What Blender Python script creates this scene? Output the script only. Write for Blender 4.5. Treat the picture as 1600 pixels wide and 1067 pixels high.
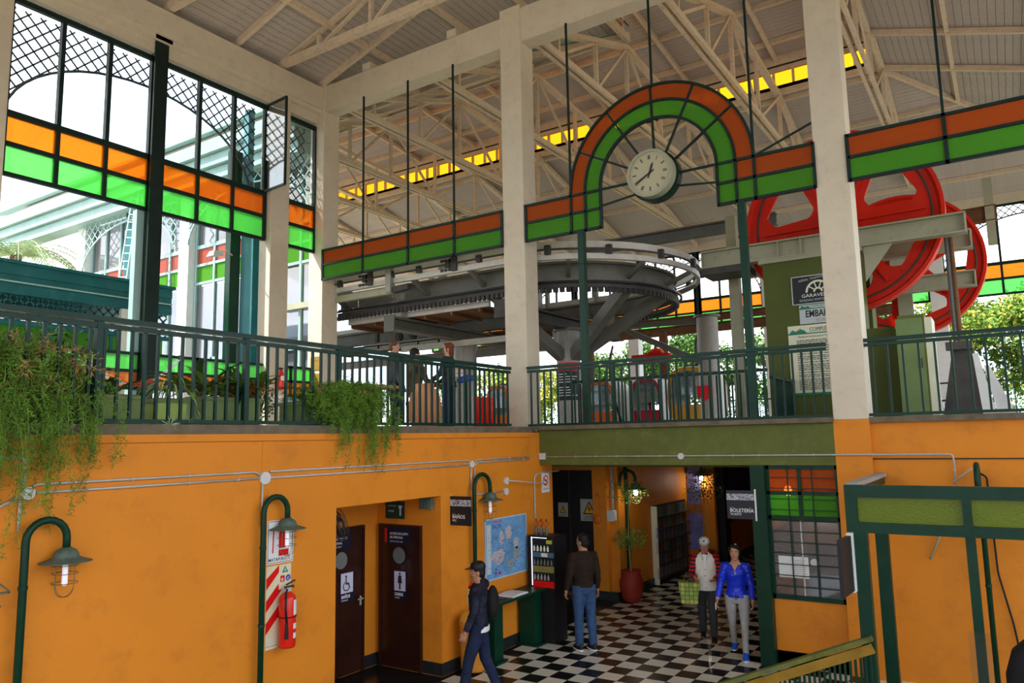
import bpy, bmesh, math, random
from mathutils import Vector, Matrix, noise
random.seed(7)
PI = math.pi
SC = bpy.context.scene
for o in list(bpy.data.objects): bpy.data.objects.remove(o)
COL = SC.collection

# ------------------------------------------------------------------ camera
F, YAW, PITCH, ROLL = 1178.8, -.58010, .1295, -.0198
CAMP = Vector((0, 0, 3.3))
_fw = Vector((math.sin(YAW)*math.cos(PITCH), math.cos(YAW)*math.cos(PITCH), math.sin(PITCH)))
_r = Vector((math.cos(YAW), -math.sin(YAW), 0)); _u = _r.cross(_fw)
_r2 = _r*math.cos(ROLL) + _u*math.sin(ROLL); _u2 = _u*math.cos(ROLL) - _r*math.sin(ROLL)
cam = bpy.data.cameras.new('camera'); co = bpy.data.objects.new('camera', cam); COL.objects.link(co)
m = Matrix((_r2, _u2, -_fw)).transposed().to_4x4(); m.translation = CAMP
co.matrix_world = m
cam.sensor_width = 36; cam.sensor_fit = 'HORIZONTAL'; cam.lens = F/1600*36; cam.clip_end = 500; cam.clip_start = .05
SC.camera = co

def at(x, y, ax, v):
    """real point seen at pixel x,y lying on the plane axis=v (used for measuring)"""
    d = _fw + _r2*((x-800)/F) - _u2*((y-533.5)/F)
    t = (v-CAMP[ax])/d[ax]
    return CAMP + d*t

# ------------------------------------------------------------------ world, sun, exposure
SKY = 2.2
SUN = 6.5
EXPO = 0.62
SC.view_settings.view_transform = 'Standard'; SC.view_settings.look = 'None'
SC.view_settings.exposure = EXPO; SC.view_settings.gamma = 1; SC.view_settings.use_curve_mapping = False
w = bpy.data.worlds.new('sky'); SC.world = w; w.use_nodes = True
nt = w.node_tree; N = nt.nodes; L = nt.links
for n in list(N): N.remove(n)
tc = N.new('ShaderNodeTexCoord'); mp = N.new('ShaderNodeMapping'); mp.inputs['Scale'].default_value = (1, 1, 2.5)
nz = N.new('ShaderNodeTexNoise'); nz.inputs['Scale'].default_value = 2.2; nz.inputs['Detail'].default_value = 5
cr = N.new('ShaderNodeValToRGB'); cr.color_ramp.elements[0].position = .38; cr.color_ramp.elements[1].position = .58
cr.color_ramp.elements[0].color = (.62, .78, 1, 1); cr.color_ramp.elements[1].color = (1, 1, 1, 1)
sp = N.new('ShaderNodeSeparateXYZ')
gr = N.new('ShaderNodeValToRGB'); gr.color_ramp.elements[0].position = .47; gr.color_ramp.elements[0].color = (.10, .10, .08, 1)
gr.color_ramp.elements[1].position = .51; gr.color_ramp.elements[1].color = (1, 1, 1, 1)
ma = N.new('ShaderNodeMath'); ma.operation = 'MULTIPLY_ADD'; ma.inputs[1].default_value = .5; ma.inputs[2].default_value = .5
mx = N.new('ShaderNodeMix'); mx.data_type = 'RGBA'; mx.blend_type = 'MULTIPLY'; mx.inputs[0].default_value = 1
bg = N.new('ShaderNodeBackground'); bg.inputs[1].default_value = SKY
wo = N.new('ShaderNodeOutputWorld')
L.new(tc.outputs['Generated'], mp.inputs[0]); L.new(mp.outputs[0], nz.inputs[0]); L.new(nz.outputs[0], cr.inputs[0])
L.new(tc.outputs['Generated'], sp.inputs[0]); L.new(sp.outputs[2], ma.inputs[0]); L.new(ma.outputs[0], gr.inputs[0])
L.new(cr.outputs[0], mx.inputs[6]); L.new(gr.outputs[0], mx.inputs[7]); L.new(mx.outputs[2], bg.inputs[0]); L.new(bg.outputs[0], wo.inputs[0])
sl = bpy.data.lights.new('sun', 'SUN'); sl.energy = SUN; sl.angle = .01; sl.color = (1, .95, .86)
so = bpy.data.objects.new('sun', sl); COL.objects.link(so)
so.rotation_euler = Vector((-.55, -.5, .85)).to_track_quat('Z', 'Y').to_euler()

# ------------------------------------------------------------------ materials
MATS = {}
def mat(name, col, rough=.6, metal=0., var=.12, scale=6., bump=0., spec=.22, coat=0., dirt=None, emit=None, es=0.):
    if name in MATS: return MATS[name]
    m = bpy.data.materials.new(name); m.use_nodes = True
    nt = m.node_tree; b = nt.nodes['Principled BSDF']
    b.inputs['Roughness'].default_value = rough; b.inputs['Metallic'].default_value = metal
    b.inputs['Specular IOR Level'].default_value = spec; b.inputs['Coat Weight'].default_value = coat
    tc = nt.nodes.new('ShaderNodeTexCoord'); nz = nt.nodes.new('ShaderNodeTexNoise')
    nz.inputs['Scale'].default_value = scale; nz.inputs['Detail'].default_value = 6; nz.inputs['Roughness'].default_value = .6
    nt.links.new(tc.outputs['Object'], nz.inputs[0])
    cr = nt.nodes.new('ShaderNodeValToRGB'); cr.color_ramp.elements[0].position = .3; cr.color_ramp.elements[1].position = .7
    c = Vector(col)
    cr.color_ramp.elements[0].color = (*(c*(1-var)), 1); cr.color_ramp.elements[1].color = (*[min(1, x*(1+var*.6)) for x in c], 1)
    nt.links.new(nz.outputs[0], cr.inputs[0])
    last = cr.outputs[0]
    if dirt:
        dc, amt, ds = dirt
        n2 = nt.nodes.new('ShaderNodeTexNoise'); n2.inputs['Scale'].default_value = ds; n2.inputs['Detail'].default_value = 8; n2.inputs['Roughness'].default_value = .7
        nt.links.new(tc.outputs['Object'], n2.inputs[0])
        r2 = nt.nodes.new('ShaderNodeValToRGB'); r2.color_ramp.elements[0].position = .52; r2.color_ramp.elements[1].position = .74
        r2.color_ramp.elements[0].color = (0, 0, 0, 1); r2.color_ramp.elements[1].color = (amt, amt, amt, 1)
        nt.links.new(n2.outputs[0], r2.inputs[0])
        mm = nt.nodes.new('ShaderNodeMix'); mm.data_type = 'RGBA'; mm.inputs[7].default_value = (*dc, 1)
        nt.links.new(r2.outputs[0], mm.inputs[0]); nt.links.new(last, mm.inputs[6]); last = mm.outputs[2]
    nt.links.new(last, b.inputs['Base Color'])
    if bump:
        bp = nt.nodes.new('ShaderNodeBump'); bp.inputs['Strength'].default_value = bump; bp.inputs['Distance'].default_value = .01
        n3 = nt.nodes.new('ShaderNodeTexNoise'); n3.inputs['Scale'].default_value = scale*8; nt.links.new(tc.outputs['Object'], n3.inputs[0])
        nt.links.new(n3.outputs[0], bp.inputs['Height']); nt.links.new(bp.outputs[0], b.inputs['Normal'])
    if emit: b.inputs['Emission Color'].default_value = (*emit, 1); b.inputs['Emission Strength'].default_value = es
    MATS[name] = m; return m

def glass(name, col, trans=.6, transl=.3, gloss=.06, bump=.0, rough=.05, bscale=60, fk=.7):
    m = bpy.data.materials.new(name); m.use_nodes = True; nt = m.node_tree
    for n in list(nt.nodes): nt.nodes.remove(n)
    out = nt.nodes.new('ShaderNodeOutputMaterial')
    tr = nt.nodes.new('ShaderNodeBsdfTransparent'); tr.inputs[0].default_value = (*[math.sqrt(c) for c in col], 1)
    tl = nt.nodes.new('ShaderNodeBsdfTranslucent'); tl.inputs[0].default_value = (*col, 1)
    df = nt.nodes.new('ShaderNodeBsdfDiffuse'); df.inputs[0].default_value = (*col, 1)
    gl = nt.nodes.new('ShaderNodeBsdfGlossy'); gl.inputs['Roughness'].default_value = rough
    a = nt.nodes.new('ShaderNodeMixShader'); a.inputs[0].default_value = .5
    nt.links.new(tl.outputs[0], a.inputs[1]); nt.links.new(df.outputs[0], a.inputs[2])
    b = nt.nodes.new('ShaderNodeMixShader'); b.inputs[0].default_value = transl/(trans+transl) if transl else 0
    nt.links.new(tr.outputs[0], b.inputs[1]); nt.links.new(a.outputs[0], b.inputs[2])
    if bump:
        tc = nt.nodes.new('ShaderNodeTexCoord'); nz = nt.nodes.new('ShaderNodeTexNoise'); nz.inputs['Scale'].default_value = bscale
        nt.links.new(tc.outputs['Object'], nz.inputs[0]); bp = nt.nodes.new('ShaderNodeBump'); bp.inputs['Strength'].default_value = bump
        bp.inputs['Distance'].default_value = .02
        nt.links.new(nz.outputs[0], bp.inputs['Height'])
        for s in (tl, df, gl): nt.links.new(bp.outputs[0], s.inputs['Normal'])
    c = nt.nodes.new('ShaderNodeMixShader')
    fr = nt.nodes.new('ShaderNodeLayerWeight'); fr.inputs[0].default_value = .25
    mt = nt.nodes.new('ShaderNodeMath'); mt.operation = 'MULTIPLY_ADD'; mt.inputs[1].default_value = fk; mt.inputs[2].default_value = gloss
    mt.use_clamp = True
    nt.links.new(fr.outputs['Fresnel'], mt.inputs[0]); nt.links.new(mt.outputs[0], c.inputs[0])
    nt.links.new(b.outputs[0], c.inputs[1]); nt.links.new(gl.outputs[0], c.inputs[2])
    nt.links.new(c.outputs[0], out.inputs[0]); MATS[name] = m; return m

M = dict(
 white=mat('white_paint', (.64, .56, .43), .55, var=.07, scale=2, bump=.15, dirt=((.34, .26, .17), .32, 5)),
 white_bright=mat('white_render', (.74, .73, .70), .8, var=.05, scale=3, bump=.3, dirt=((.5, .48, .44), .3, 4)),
 truss=mat('truss_paint', (.68, .55, .40), .5, var=.08, scale=3, dirt=((.28, .18, .11), .6, 9)),  # warm tint puts the amber glow of the yellow panes into the paint
 board=mat('ceiling_board', (.47, .41, .36), .75, var=.1, scale=1.3, dirt=((.25, .18, .13), .55, 7)),  # browned base stands in for amber light on the rear ceiling
 dark=mat('roof_dark', (.03, .03, .03), .9),
 orange=mat('orange_wall', (.72, .24, .018), .55, var=.08, scale=.7, bump=.12, dirt=((.42, .13, .02), .5, 2.2)),
 olive=mat('olive_beam', (.115, .135, .028), .6, var=.2, scale=2, bump=.2, dirt=((.25, .24, .12), .35, 5)),
 olive_dark=mat('olive_pier', (.085, .105, .022), .65, var=.1, scale=1.5),
 kerb=mat('kerb_stone', (.16, .13, .09), .9, var=.3, scale=6, bump=.5),
 rail=mat('rail_green', (.003, .030, .018), .35, var=.25, scale=5, dirt=((.02, .05, .04), .3, 12)),
 frame=mat('frame_dark_green', (.008, .022, .018), .45, var=.3, scale=5),
 gframe=mat('frame_green', (.003, .036, .018), .4, var=.25, scale=3, dirt=((.015, .06, .035), .3, 9)),
 teal=mat('teal_paint', (.012, .115, .13), .5, var=.15, scale=2, dirt=((.06, .16, .17), .5, 4)),
 teal_light=mat('teal_light_paint', (.30, .46, .44), .5, var=.1, scale=3),
 teal_blue=mat('teal_blue_paint', (.09, .30, .36), .5, var=.1, scale=3),
 rail_pale=mat('pale_rail', (.58, .56, .51), .45, .1, var=.1, scale=3, dirt=((.16, .13, .10), .4, 8)),
 lattice=mat('lattice_green_bloom', (.04, .06, .075), .5),  # lightened towards blue to stand in for bloom from the bright sky
 steel=mat('grey_steel', (.15, .15, .13), .5, .15, var=.15, scale=2, dirt=((.10, .075, .05), .55, 6)),
 steel_light=mat('pale_steel', (.33, .32, .29), .5, .1, var=.1, scale=3, dirt=((.14, .11, .08), .4, 8)),
 steel_dark=mat('dark_steel', (.07, .065, .06), .55, .3, var=.3, scale=4),
 rust=mat('rusty_steel', (.16, .075, .035), .8, var=.3, scale=6, bump=.4),
 cream=mat('cream_steel', (.36, .36, .25), .5, var=.1, scale=3, dirt=((.14, .10, .06), .4, 6)),
 red=mat('wheel_red', (.66, .018, .004), .5, var=.15, scale=3, dirt=((.16, .012, .008), .5, 6)),
 wood=mat('door_wood', (.035, .010, .006), .3, var=.4, scale=4, coat=.3),
 black=mat('black_plastic', (.012, .012, .013), .4),
 signblack=mat('sign_black', (.018, .020, .022), .4, var=.05),
 white_s=mat('sign_white', (.78, .78, .78), .4, var=.03),
 cream_s=mat('sign_cream', (.70, .70, .52), .4, var=.05),
 grey_s=mat('sign_grey', (.50, .55, .55), .4, var=.05),
 conduit=mat('conduit_grey', (.50, .48, .45), .45, .2, var=.08),
 plastic=mat('box_white', (.62, .62, .60), .4),
 red_s=mat('sign_red', (.70, .01, .008), .35, var=.05),
 yellow_s=mat('sign_yellow', (.80, .42, .02), .4, var=.05),
 green_s=mat('sign_green', (.02, .22, .12), .4, var=.05),
 blue_s=mat('sign_blue', (.03, .09, .40), .4, var=.05),
 pot=mat('terracotta_red', (.30, .030, .018), .5, var=.2, scale=4),
 clay=mat('clay_pot', (.62, .27, .13), .8, var=.1, scale=5),
 planter=mat('planter_green', (.17, .24, .09), .6, var=.12, scale=4),
 lampgrey=mat('lamp_green_grey', (.10, .14, .11), .55, .2, var=.25, scale=12, dirt=((.28, .22, .12), .5, 14)),
 wire=mat('cage_wire', (.22, .17, .10), .5, .6),
 tube=mat('lamp_tube', (.85, .85, .90), .25, emit=(.9, .9, 1), es=.25),
 tile_b=mat('tile_black', (.012, .012, .012), .28, var=.5, scale=3, coat=.1),
 tile_w=mat('tile_white', (.76, .72, .58), .28, var=.12, scale=3, coat=.1, dirt=((.3, .25, .18), .5, 3)),
 darkfloor=mat('dark_granite_floor', (.018, .017, .016), .18, var=.5, scale=30),
 baseb=mat('baseboard_dark', (.02, .022, .024), .35, var=.4, scale=12),
 concrete=mat('concrete', (.33, .31, .28), .85, var=.15, scale=3, bump=.3),
 grass=mat('grass_ground', (.10, .16, .04), .95, var=.4, scale=1.5, bump=.5),
 bark=mat('bark', (.12, .085, .055), .95, var=.35, scale=9, bump=.6),
 leaf=mat('leaf_green', (.15, .30, .045), .6, var=.45, scale=3),
 leaf_dark=mat('leaf_dark', (.05, .12, .028), .55, var=.4, scale=4),
 leaf_yellow=mat('leaf_yellow', (.50, .45, .07), .6, var=.35, scale=3),
 leaf_pale=mat('leaf_pale', (.36, .48, .24), .55, var=.3, scale=5),
 fern=mat('fern_green', (.14, .27, .03), .6, var=.45, scale=5),
 fern_dry=mat('fern_dry', (.34, .25, .08), .7, var=.4, scale=5),
 leaf_orange=mat('leaf_orange', (.60, .20, .05), .55, var=.35, scale=5),
 skin=mat('skin', (.52, .27, .17), .5, var=.06, scale=8),
 skin_d=mat('skin_tan', (.40, .19, .115), .5, var=.06, scale=8),
 hair=mat('hair_black', (.012, .010, .010), .45, var=.4, scale=30, bump=.5),
 hair_br=mat('hair_brown', (.12, .060, .028), .5, var=.4, scale=30, bump=.5),
 hair_red=mat('hair_auburn', (.15, .035, .012), .5, var=.4, scale=30, bump=.5),
 eye=mat('eye_white', (.7, .7, .7), .2), iris=mat('iris', (.02, .012, .01), .15), lips=mat('lips', (.36, .10, .08), .4),
)
M['bulb'] = mat('lit_bulb', (1, 1, 1), .3, emit=(1, .96, .88), es=22)
M['paving'] = mat('pale_paving', (.44, .39, .32), .9, var=.12, scale=2, bump=.2)  # paled so the unseen sunlit ground bounces warm light to the ceiling
M['g_amber'] = glass('amber_glass', (.92, .27, .012), .62, .38, .03, bump=.3)
M['g_orange'] = glass('orange_glass', (.60, .145, .030), .25, .75, .0, bump=.6, fk=.12)
M['g_green'] = glass('green_glass', (.22, .90, .20), .50, .50, .03, bump=.4)
M['g_green_d'] = glass('deep_green_glass', (.14, .44, .05), .25, .75, .0, bump=.6, fk=.12)
M['g_yellow'] = glass('yellow_glass', (1.0, .46, .01), .75, .25, .0, bump=.2, fk=.2)
M['g_red_ext'] = glass('red_pattern_glass', (.60, .10, .045), .25, .75, .04, bump=.4)
M['g_clear'] = glass('clear_glass', (.93, .96, .95), 1, 0, .03)
M['g_refl'] = glass('reflective_glass', (.45, .47, .50), .8, .2, .16)

# ------------------------------------------------------------------ mesh helper
class MB:
    def __init__(s): s.v = []; s.f = []; s.mi = []; s.cur = 0
    def add(s, vs, fs):
        n = len(s.v); s.v += [Vector(v) for v in vs]; s.f += [[i+n for i in f] for f in fs]; s.mi += [s.cur]*len(fs); return s
    def box(s, a, b):
        x0, y0, z0 = a; x1, y1, z1 = b
        x0, x1 = sorted((x0, x1)); y0, y1 = sorted((y0, y1)); z0, z1 = sorted((z0, z1))
        return s.add([(x0,y0,z0),(x1,y0,z0),(x1,y1,z0),(x0,y1,z0),(x0,y0,z1),(x1,y0,z1),(x1,y1,z1),(x0,y1,z1)],
              [(0,3,2,1),(4,5,6,7),(0,1,5,4),(1,2,6,5),(2,3,7,6),(3,0,4,7)])
    def bar(s, p, q, w, h, up=(0, 0, 1)):
        p, q = Vector(p), Vector(q); d = (q-p)
        if d.length < 1e-6: return s
        d.normalize(); u = Vector(up)
        if abs(d.dot(u)) > .98: u = Vector((0, 1, 0))
        x = d.cross(u).normalized(); y = x.cross(d).normalized(); x = x*w/2; y = y*h/2
        return s.add([p-x-y, p+x-y, p+x+y, p-x+y, q-x-y, q+x-y, q+x+y, q-x+y],
              [(0,3,2,1),(4,5,6,7),(0,1,5,4),(1,2,6,5),(2,3,7,6),(3,0,4,7)][::1])
    def tube(s, pts, r, n=8, cap=True, ry=None):
        pts = [Vector(p) for p in pts]; k = len(pts)
        rs = r if isinstance(r, (list, tuple)) else [r]*k
        rings = []; x = None
        for i, p in enumerate(pts):
            d = (pts[min(i+1, k-1)]-pts[max(i-1, 0)])
            d = d.normalized() if d.length > 1e-9 else Vector((0, 0, 1))
            if x is None:
                u = Vector((0, 0, 1)) if abs(d.z) < .9 else Vector((0, 1, 0)); x = d.cross(u).normalized()
            else:
                x = (x - d*x.dot(d)); x = x.normalized() if x.length > 1e-6 else d.orthogonal().normalized()
            y = x.cross(d).normalized()
            rr = rs[i]; r2 = rr if ry is None else ry[i]
            rings.append([p + x*rr*math.cos(2*PI*j/n) + y*r2*math.sin(2*PI*j/n) for j in range(n)])
        vs = [v for g in rings for v in g]; fs = []
        for i in range(k-1):
            for j in range(n):
                a, b = i*n+j, i*n+(j+1) % n; fs.append((a, b, b+n, a+n))
        if cap: fs.append(tuple(range(n-1, -1, -1))); fs.append(tuple((k-1)*n+j for j in range(n)))
        return s.add(vs, fs)
    def rings(s, rs, cap=True):
        """rs: list of point loops of equal length"""
        n = len(rs[0]); vs = [v for g in rs for v in g]; fs = []
        for i in range(len(rs)-1):
            for j in range(n):
                a, b = i*n+j, i*n+(j+1) % n; fs.append((a, b, b+n, a+n))
        if cap: fs.append(tuple(range(n-1, -1, -1))); fs.append(tuple((len(rs)-1)*n+j for j in range(n)))
        return s.add(vs, fs)
    def lathe(s, c, prof, n=20, cap=True):
        c = Vector(c)
        return s.rings([[c+Vector((r*math.cos(2*PI*j/n), r*math.sin(2*PI*j/n), z)) for j in range(n)] for r, z in prof], cap)
    def ell(s, c, r, n=14, k=9, rot=None):
        c = Vector(c); g = []
        for i in range(k+1):
            t = PI*i/k; t = min(max(t, .05), PI-.05)
            ring = []
            for j in range(n):
                a = 2*PI*j/n; v = Vector((r[0]*math.sin(t)*math.cos(a), r[1]*math.sin(t)*math.sin(a), -r[2]*math.cos(t)))
                if rot is not None: v = rot @ v
                ring.append(c+v)
            g.append(ring)
        return s.rings(g)
    def prism(s, poly, o, u, v, nrm, t):
        """polygon (2D) extruded by t along nrm"""
        o, u, v, nrm = Vector(o), Vector(u), Vector(v), Vector(nrm)
        a = [o+u*x+v*y for x, y in poly]; n = len(a); b = [p+nrm*t for p in a]
        fs = [tuple(range(n)), tuple(range(2*n-1, n-1, -1))]
        for i in range(n): j = (i+1) % n; fs.append((i, i+n, j+n, j))
        return s.add(a+b, fs)
    def hexa(s, p):
        """8 explicit corners, bottom loop then top loop"""
        return s.add(p, [(0,3,2,1),(4,5,6,7),(0,1,5,4),(1,2,6,5),(2,3,7,6),(3,0,4,7)])
    def build(s, name, mt, parent=None, smooth=False, origin=None, raw=False):
        if not s.v: return None
        mts = mt if isinstance(mt, (list, tuple)) else [mt]
        if parent is not None:
            off = Vector((0, 0, 0)) if raw else Vector(parent.get('_w', (0, 0, 0)))
        elif origin is not None: off = Vector(origin)
        else:
            xs = [v.x for v in s.v]; ys = [v.y for v in s.v]; zs = [v.z for v in s.v]
            off = Vector(((min(xs)+max(xs))/2, (min(ys)+max(ys))/2, min(zs)))
        me = bpy.data.meshes.new(name); me.from_pydata([v-off for v in s.v], [], s.f)
        for q in mts: me.materials.append(q)
        if len(mts) > 1: me.polygons.foreach_set('material_index', s.mi)
        bm = bmesh.new(); bm.from_mesh(me); bmesh.ops.recalc_face_normals(bm, faces=bm.faces); bm.to_mesh(me); bm.free()
        if smooth: me.polygons.foreach_set('use_smooth', [True]*len(me.polygons))
        me.update()
        o = bpy.data.objects.new(name, me); COL.objects.link(o)
        if parent is not None: o.parent = parent; o['_w'] = tuple(off)
        else: o.location = off; o['_w'] = tuple(off)
        return o

def tag(o, label, cat, group=None, kind=None):
    if label: o['label'] = label
    if cat: o['category'] = cat
    if group: o['group'] = group
    if kind: o['kind'] = kind
    return o
def thing(name, loc, label, cat, group=None, rz=0, kind=None):
    o = bpy.data.objects.new(name, None); COL.objects.link(o); o.location = loc; o.rotation_euler = (0, 0, rz)
    o.empty_display_size = .1; o['_w'] = tuple(loc)
    return tag(o, label, cat, group, kind)
def struct(name, mb, mt, parent=None, smooth=False):
    o = mb.build(name, mt, parent, smooth)
    if parent is None: o['kind'] = 'structure'
    return o
def structE(name, loc):
    o = thing(name, loc, None, None); o['kind'] = 'structure'; return o
def copy_tree(o, parent=None):
    c = o.copy(); COL.objects.link(c)
    if parent is not None: c.parent = parent
    for ch in list(o.children): copy_tree(ch, c)
    return c
def text(s, size, o, u, v, mt, parent, name='lettering', align='LEFT', raw=False, ext=.0015, bold=0, sx=1):
    """flat lettering with its baseline start at o, running along u, up along v"""
    cu = bpy.data.curves.new(name, 'FONT'); cu.body = s; cu.size = size; cu.align_x = align; cu.extrude = ext
    cu.offset = bold; cu.resolution_u = 2
    t = bpy.data.objects.new('t', cu); COL.objects.link(t)
    dg = bpy.context.evaluated_depsgraph_get(); dg.update()
    me = bpy.data.meshes.new_from_object(t.evaluated_get(dg)); bpy.data.objects.remove(t)
    u = Vector(u).normalized(); v = Vector(v).normalized(); n = u.cross(v)
    off = Vector((0, 0, 0)) if raw else Vector(parent.get('_w', (0, 0, 0)))
    o = Vector(o)-off
    for q in me.vertices: c = q.co.copy(); q.co = o + u*c.x*sx + v*c.y + n*c.z
    me.materials.clear(); me.materials.append(mt)
    ob = bpy.data.objects.new(name, me); COL.objects.link(ob); ob.parent = parent; ob['_w'] = tuple(off)
    return ob
# =================================================================== STRUCTURE
FZ = 3.45          # upper platform floor level
XL = -7.05         # face of the lower left wall
YF = 11.6          # plane of the front columns
# ---- ground and floors
g = MB(); g.box((-60, -30, -.3), (60, YF-.0, -.05)); g.box((-60, YF, -.3), (-13.6, 12, -.05)); struct('ground', g, M['paving'])
# terrain outside at platform level
g = MB(); g.box((-90, 30.2, 2.9), (60, 120, 3.2)); struct('ground', g, M['grass'])
g = MB(); g.box((-90, -30, 2.9), (-13.4, 30.2, 3.3)); g.box((3.2, 12.2, 2.9), (60, 30.2, 3.2)); struct('ground', g, M['paving'])
# ---- checkered floor of the lower hall
fl = structE('floor', (-5, 14, 0))
b = MB(); b.box((XL-2.3, 4.0, -.05), (3.2, 8.0, -.004)); b.box((XL-2.3, 8.0, -.05), (3.2, 27, -.012)); b.build('floor_slab', M['darkfloor'], fl)
TS = .3
tiles = []
X0t = XL + .12
for i in range(0, 34):
    for j in range(0, 62):
        x = X0t + i*TS; y = 8.0 + j*TS
        if x > -3.35 and y > 11.6: continue
        if x > .6: continue
        tiles.append((x, y, (i+j) % 2))
def tdist(t):
    return (Vector((t[0]+.15, t[1]+.15, 0))-CAMP).length
vis = []
for t in tiles:
    p = Vector((t[0]+.15, t[1]+.15, 0))-CAMP
    zz = p.dot(_fw); px = 800+F*p.dot(_r2)/zz; py = 533.5-F*p.dot(_u2)/zz
    inv = (680 < px < 1210 and py < 1090)
    vis.append((not inv, tdist(t), t))
vis.sort(key=lambda a: a[:2])
tb = MB(); tb.box((.003, .003, -.012), (TS-.003, TS-.003, 0))
base = {}
for k, (_, _, (x, y, c)) in enumerate(vis[:300]):
    if c not in base:
        q = MB(); q.box((x+.003, y+.003, -.011), (x+TS-.003, y+TS-.003, 0)); 
        me0 = bpy.data.meshes.new('tile'); me0.from_pydata([(v.x-x, v.y-y, v.z) for v in q.v], [], q.f); me0.materials.append(M['tile_b'] if c else M['tile_w']); base[c] = me0
    o = bpy.data.objects.new('tile', base[c]); COL.objects.link(o); o.parent = fl
    o.location = Vector((x, y, random.uniform(-.0015, .0005)))-fl.location
far = MB()
for (_, _, (x, y, c)) in vis[300:]:
    far.cur = c; far.box((x+.003, y+.003, -.011), (x+TS-.003, y+TS-.003, 0))
o = far.build('far_tiles', [M['tile_w'], M['tile_b']], fl); o['kind'] = 'stuff'
# ---- lower left wall with the toilets recess
def wallbox(name, boxes, mt):
    q = MB()
    for a, c in boxes: q.box(a, c)
    return struct(name, q, mt)
RY0, RY1, RZ = 6.73, 8.78, 2.51
wl = wallbox('wall_left', [((XL-.25, -8, -.05), (XL, RY0, 3.42)), ((XL-.25, RY0, RZ), (XL, RY1, 3.42)), ((XL-.25, RY1, -.05), (XL, 12.0, 3.42)),
    ((XL-1.45, RY1, -.05), (XL-.25, RY1+.2, 2.85)), ((XL-1.45, RY0-.2, -.05), (XL-1.25, RY1, 2.85)), ((XL-1.25, RY0-.2, -.05), (XL-.25, RY0, 2.85))], M['orange'])
q = MB(); q.box((XL-.0, -8, 3.345), (XL+.03, 11.3, 3.42)); q.box((XL-.0, 5.60, 2.0+1), (XL+.006, 5.63, 3.35)); struct('trim_1', q, M['orange'])
q = MB(); q.box((XL-1.25, RY0, 2.55), (XL-.25, RY1, 2.6)); struct('ceiling', q, M['orange'])
q = MB(); q.box((XL, -8, 0), (XL+.02, RY0, .17)); q.box((XL, RY1, 0), (XL+.02, 12.0, .17)); q.box((XL-1.25, RY1-.02, 0), (XL+.02, RY1, .17)); q.box((XL-1.25, RY0, 0), (XL-1.23, RY1, .17))
struct('baseboard_left', q, M['baseb'])
# ---- platform slab, edge kerb
q = MB(); q.box((-13.3, -8, 3.28), (XL-.26, YF, FZ)); q.box((-30, 12.05, 2.86), (3.2, 30.2, FZ)); q.box((-13.3, YF, 2.86), (XL-.3, 12.05, FZ)); struct('floor', q, M['paving'])
q = MB(); q.box((XL-.26, -8, 3.42), (XL+.0, 11.3, 3.52)); struct('trim_2', q, M['kerb'])
# ---- front beam (olive) and kerb
q = MB(); q.box((XL-.05, 11.58, 2.85), (-2.13, 12.05, 3.46)); struct('trim_3', q, M['olive'])
q = MB(); q.box((XL-.15, 11.5, 3.46), (-2.13, 12.05, 3.53)); q.box((-1.66, 11.6, 3.44), (3.2, 12.05, 3.52)); struct('trim_4', q, M['kerb'])
# ---- right wall, orange pier, ticket booth wall
wallbox('wall_right', [((-1.66, 11.68, -.05), (3.2, 12.05, 3.44)), ((-2.13, 11.58, -.05), (-1.66, 12.0, 3.49)), ((-3.13, 11.66, 0), (-2.13, 11.85, .93))], M['orange'])
q = MB(); q.box((-1.66, 11.665, 2.93), (3.2, 11.685, 2.945)); struct('trim_5', q, M['dark'])
# ---- corridor walls
wallbox('wall_back', [((-9.2, 14.6, 0), (-8.78, 14.8, 2.86)), ((-7.52, 14.6, 0), (-7.0, 14.8, 2.86)), ((-9.2, 14.62, 2.62), (-7.5, 14.8, 2.86)),
    ((-7.2, 14.8, 0), (-7.0, 18.6, 2.86)), ((-7.52, 14.45, 0), (-7.2, 14.6, 2.86)), ((-9.3, 12.05, 0), (-9.2, 14.8, 2.86)), ((-7.2, 18.6, 0), (-6.3, 18.75, 2.86)),
    ((-8.4, 26.8, 0), (-2.0, 27.0, 2.86)), ((-6.7, 20.0, 0), (-6.5, 26.8, 2.86))], M['orange'])
wallbox('wall_booth', [((-3.32, 14.4, 0), (-3.2, 27, 2.86)), ((-3.2, 14.3, 0), (-1.6, 14.4, 2.86)), ((-1.66, 12.0, 0), (-1.6, 14.4, 2.86)), ((-3.33, 11.75, 0), (-3.2, 14.4, .95))], M['orange'])
q = MB(); q.box((-7.54, 14.42, 0), (-6.98, 14.45, .17)); q.box((-7.0, 14.45, 0), (-6.975, 18.6, .17)); q.box((-6.5, 20, 0), (-6.47, 26.8, .17)); struct('baseboard_back', q, M['baseb'])
q = MB(); q.box((-9.3, 12.05, 2.80), (-1.6, 27, 2.86)); struct('ceiling', q, M['olive_dark'])

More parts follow.
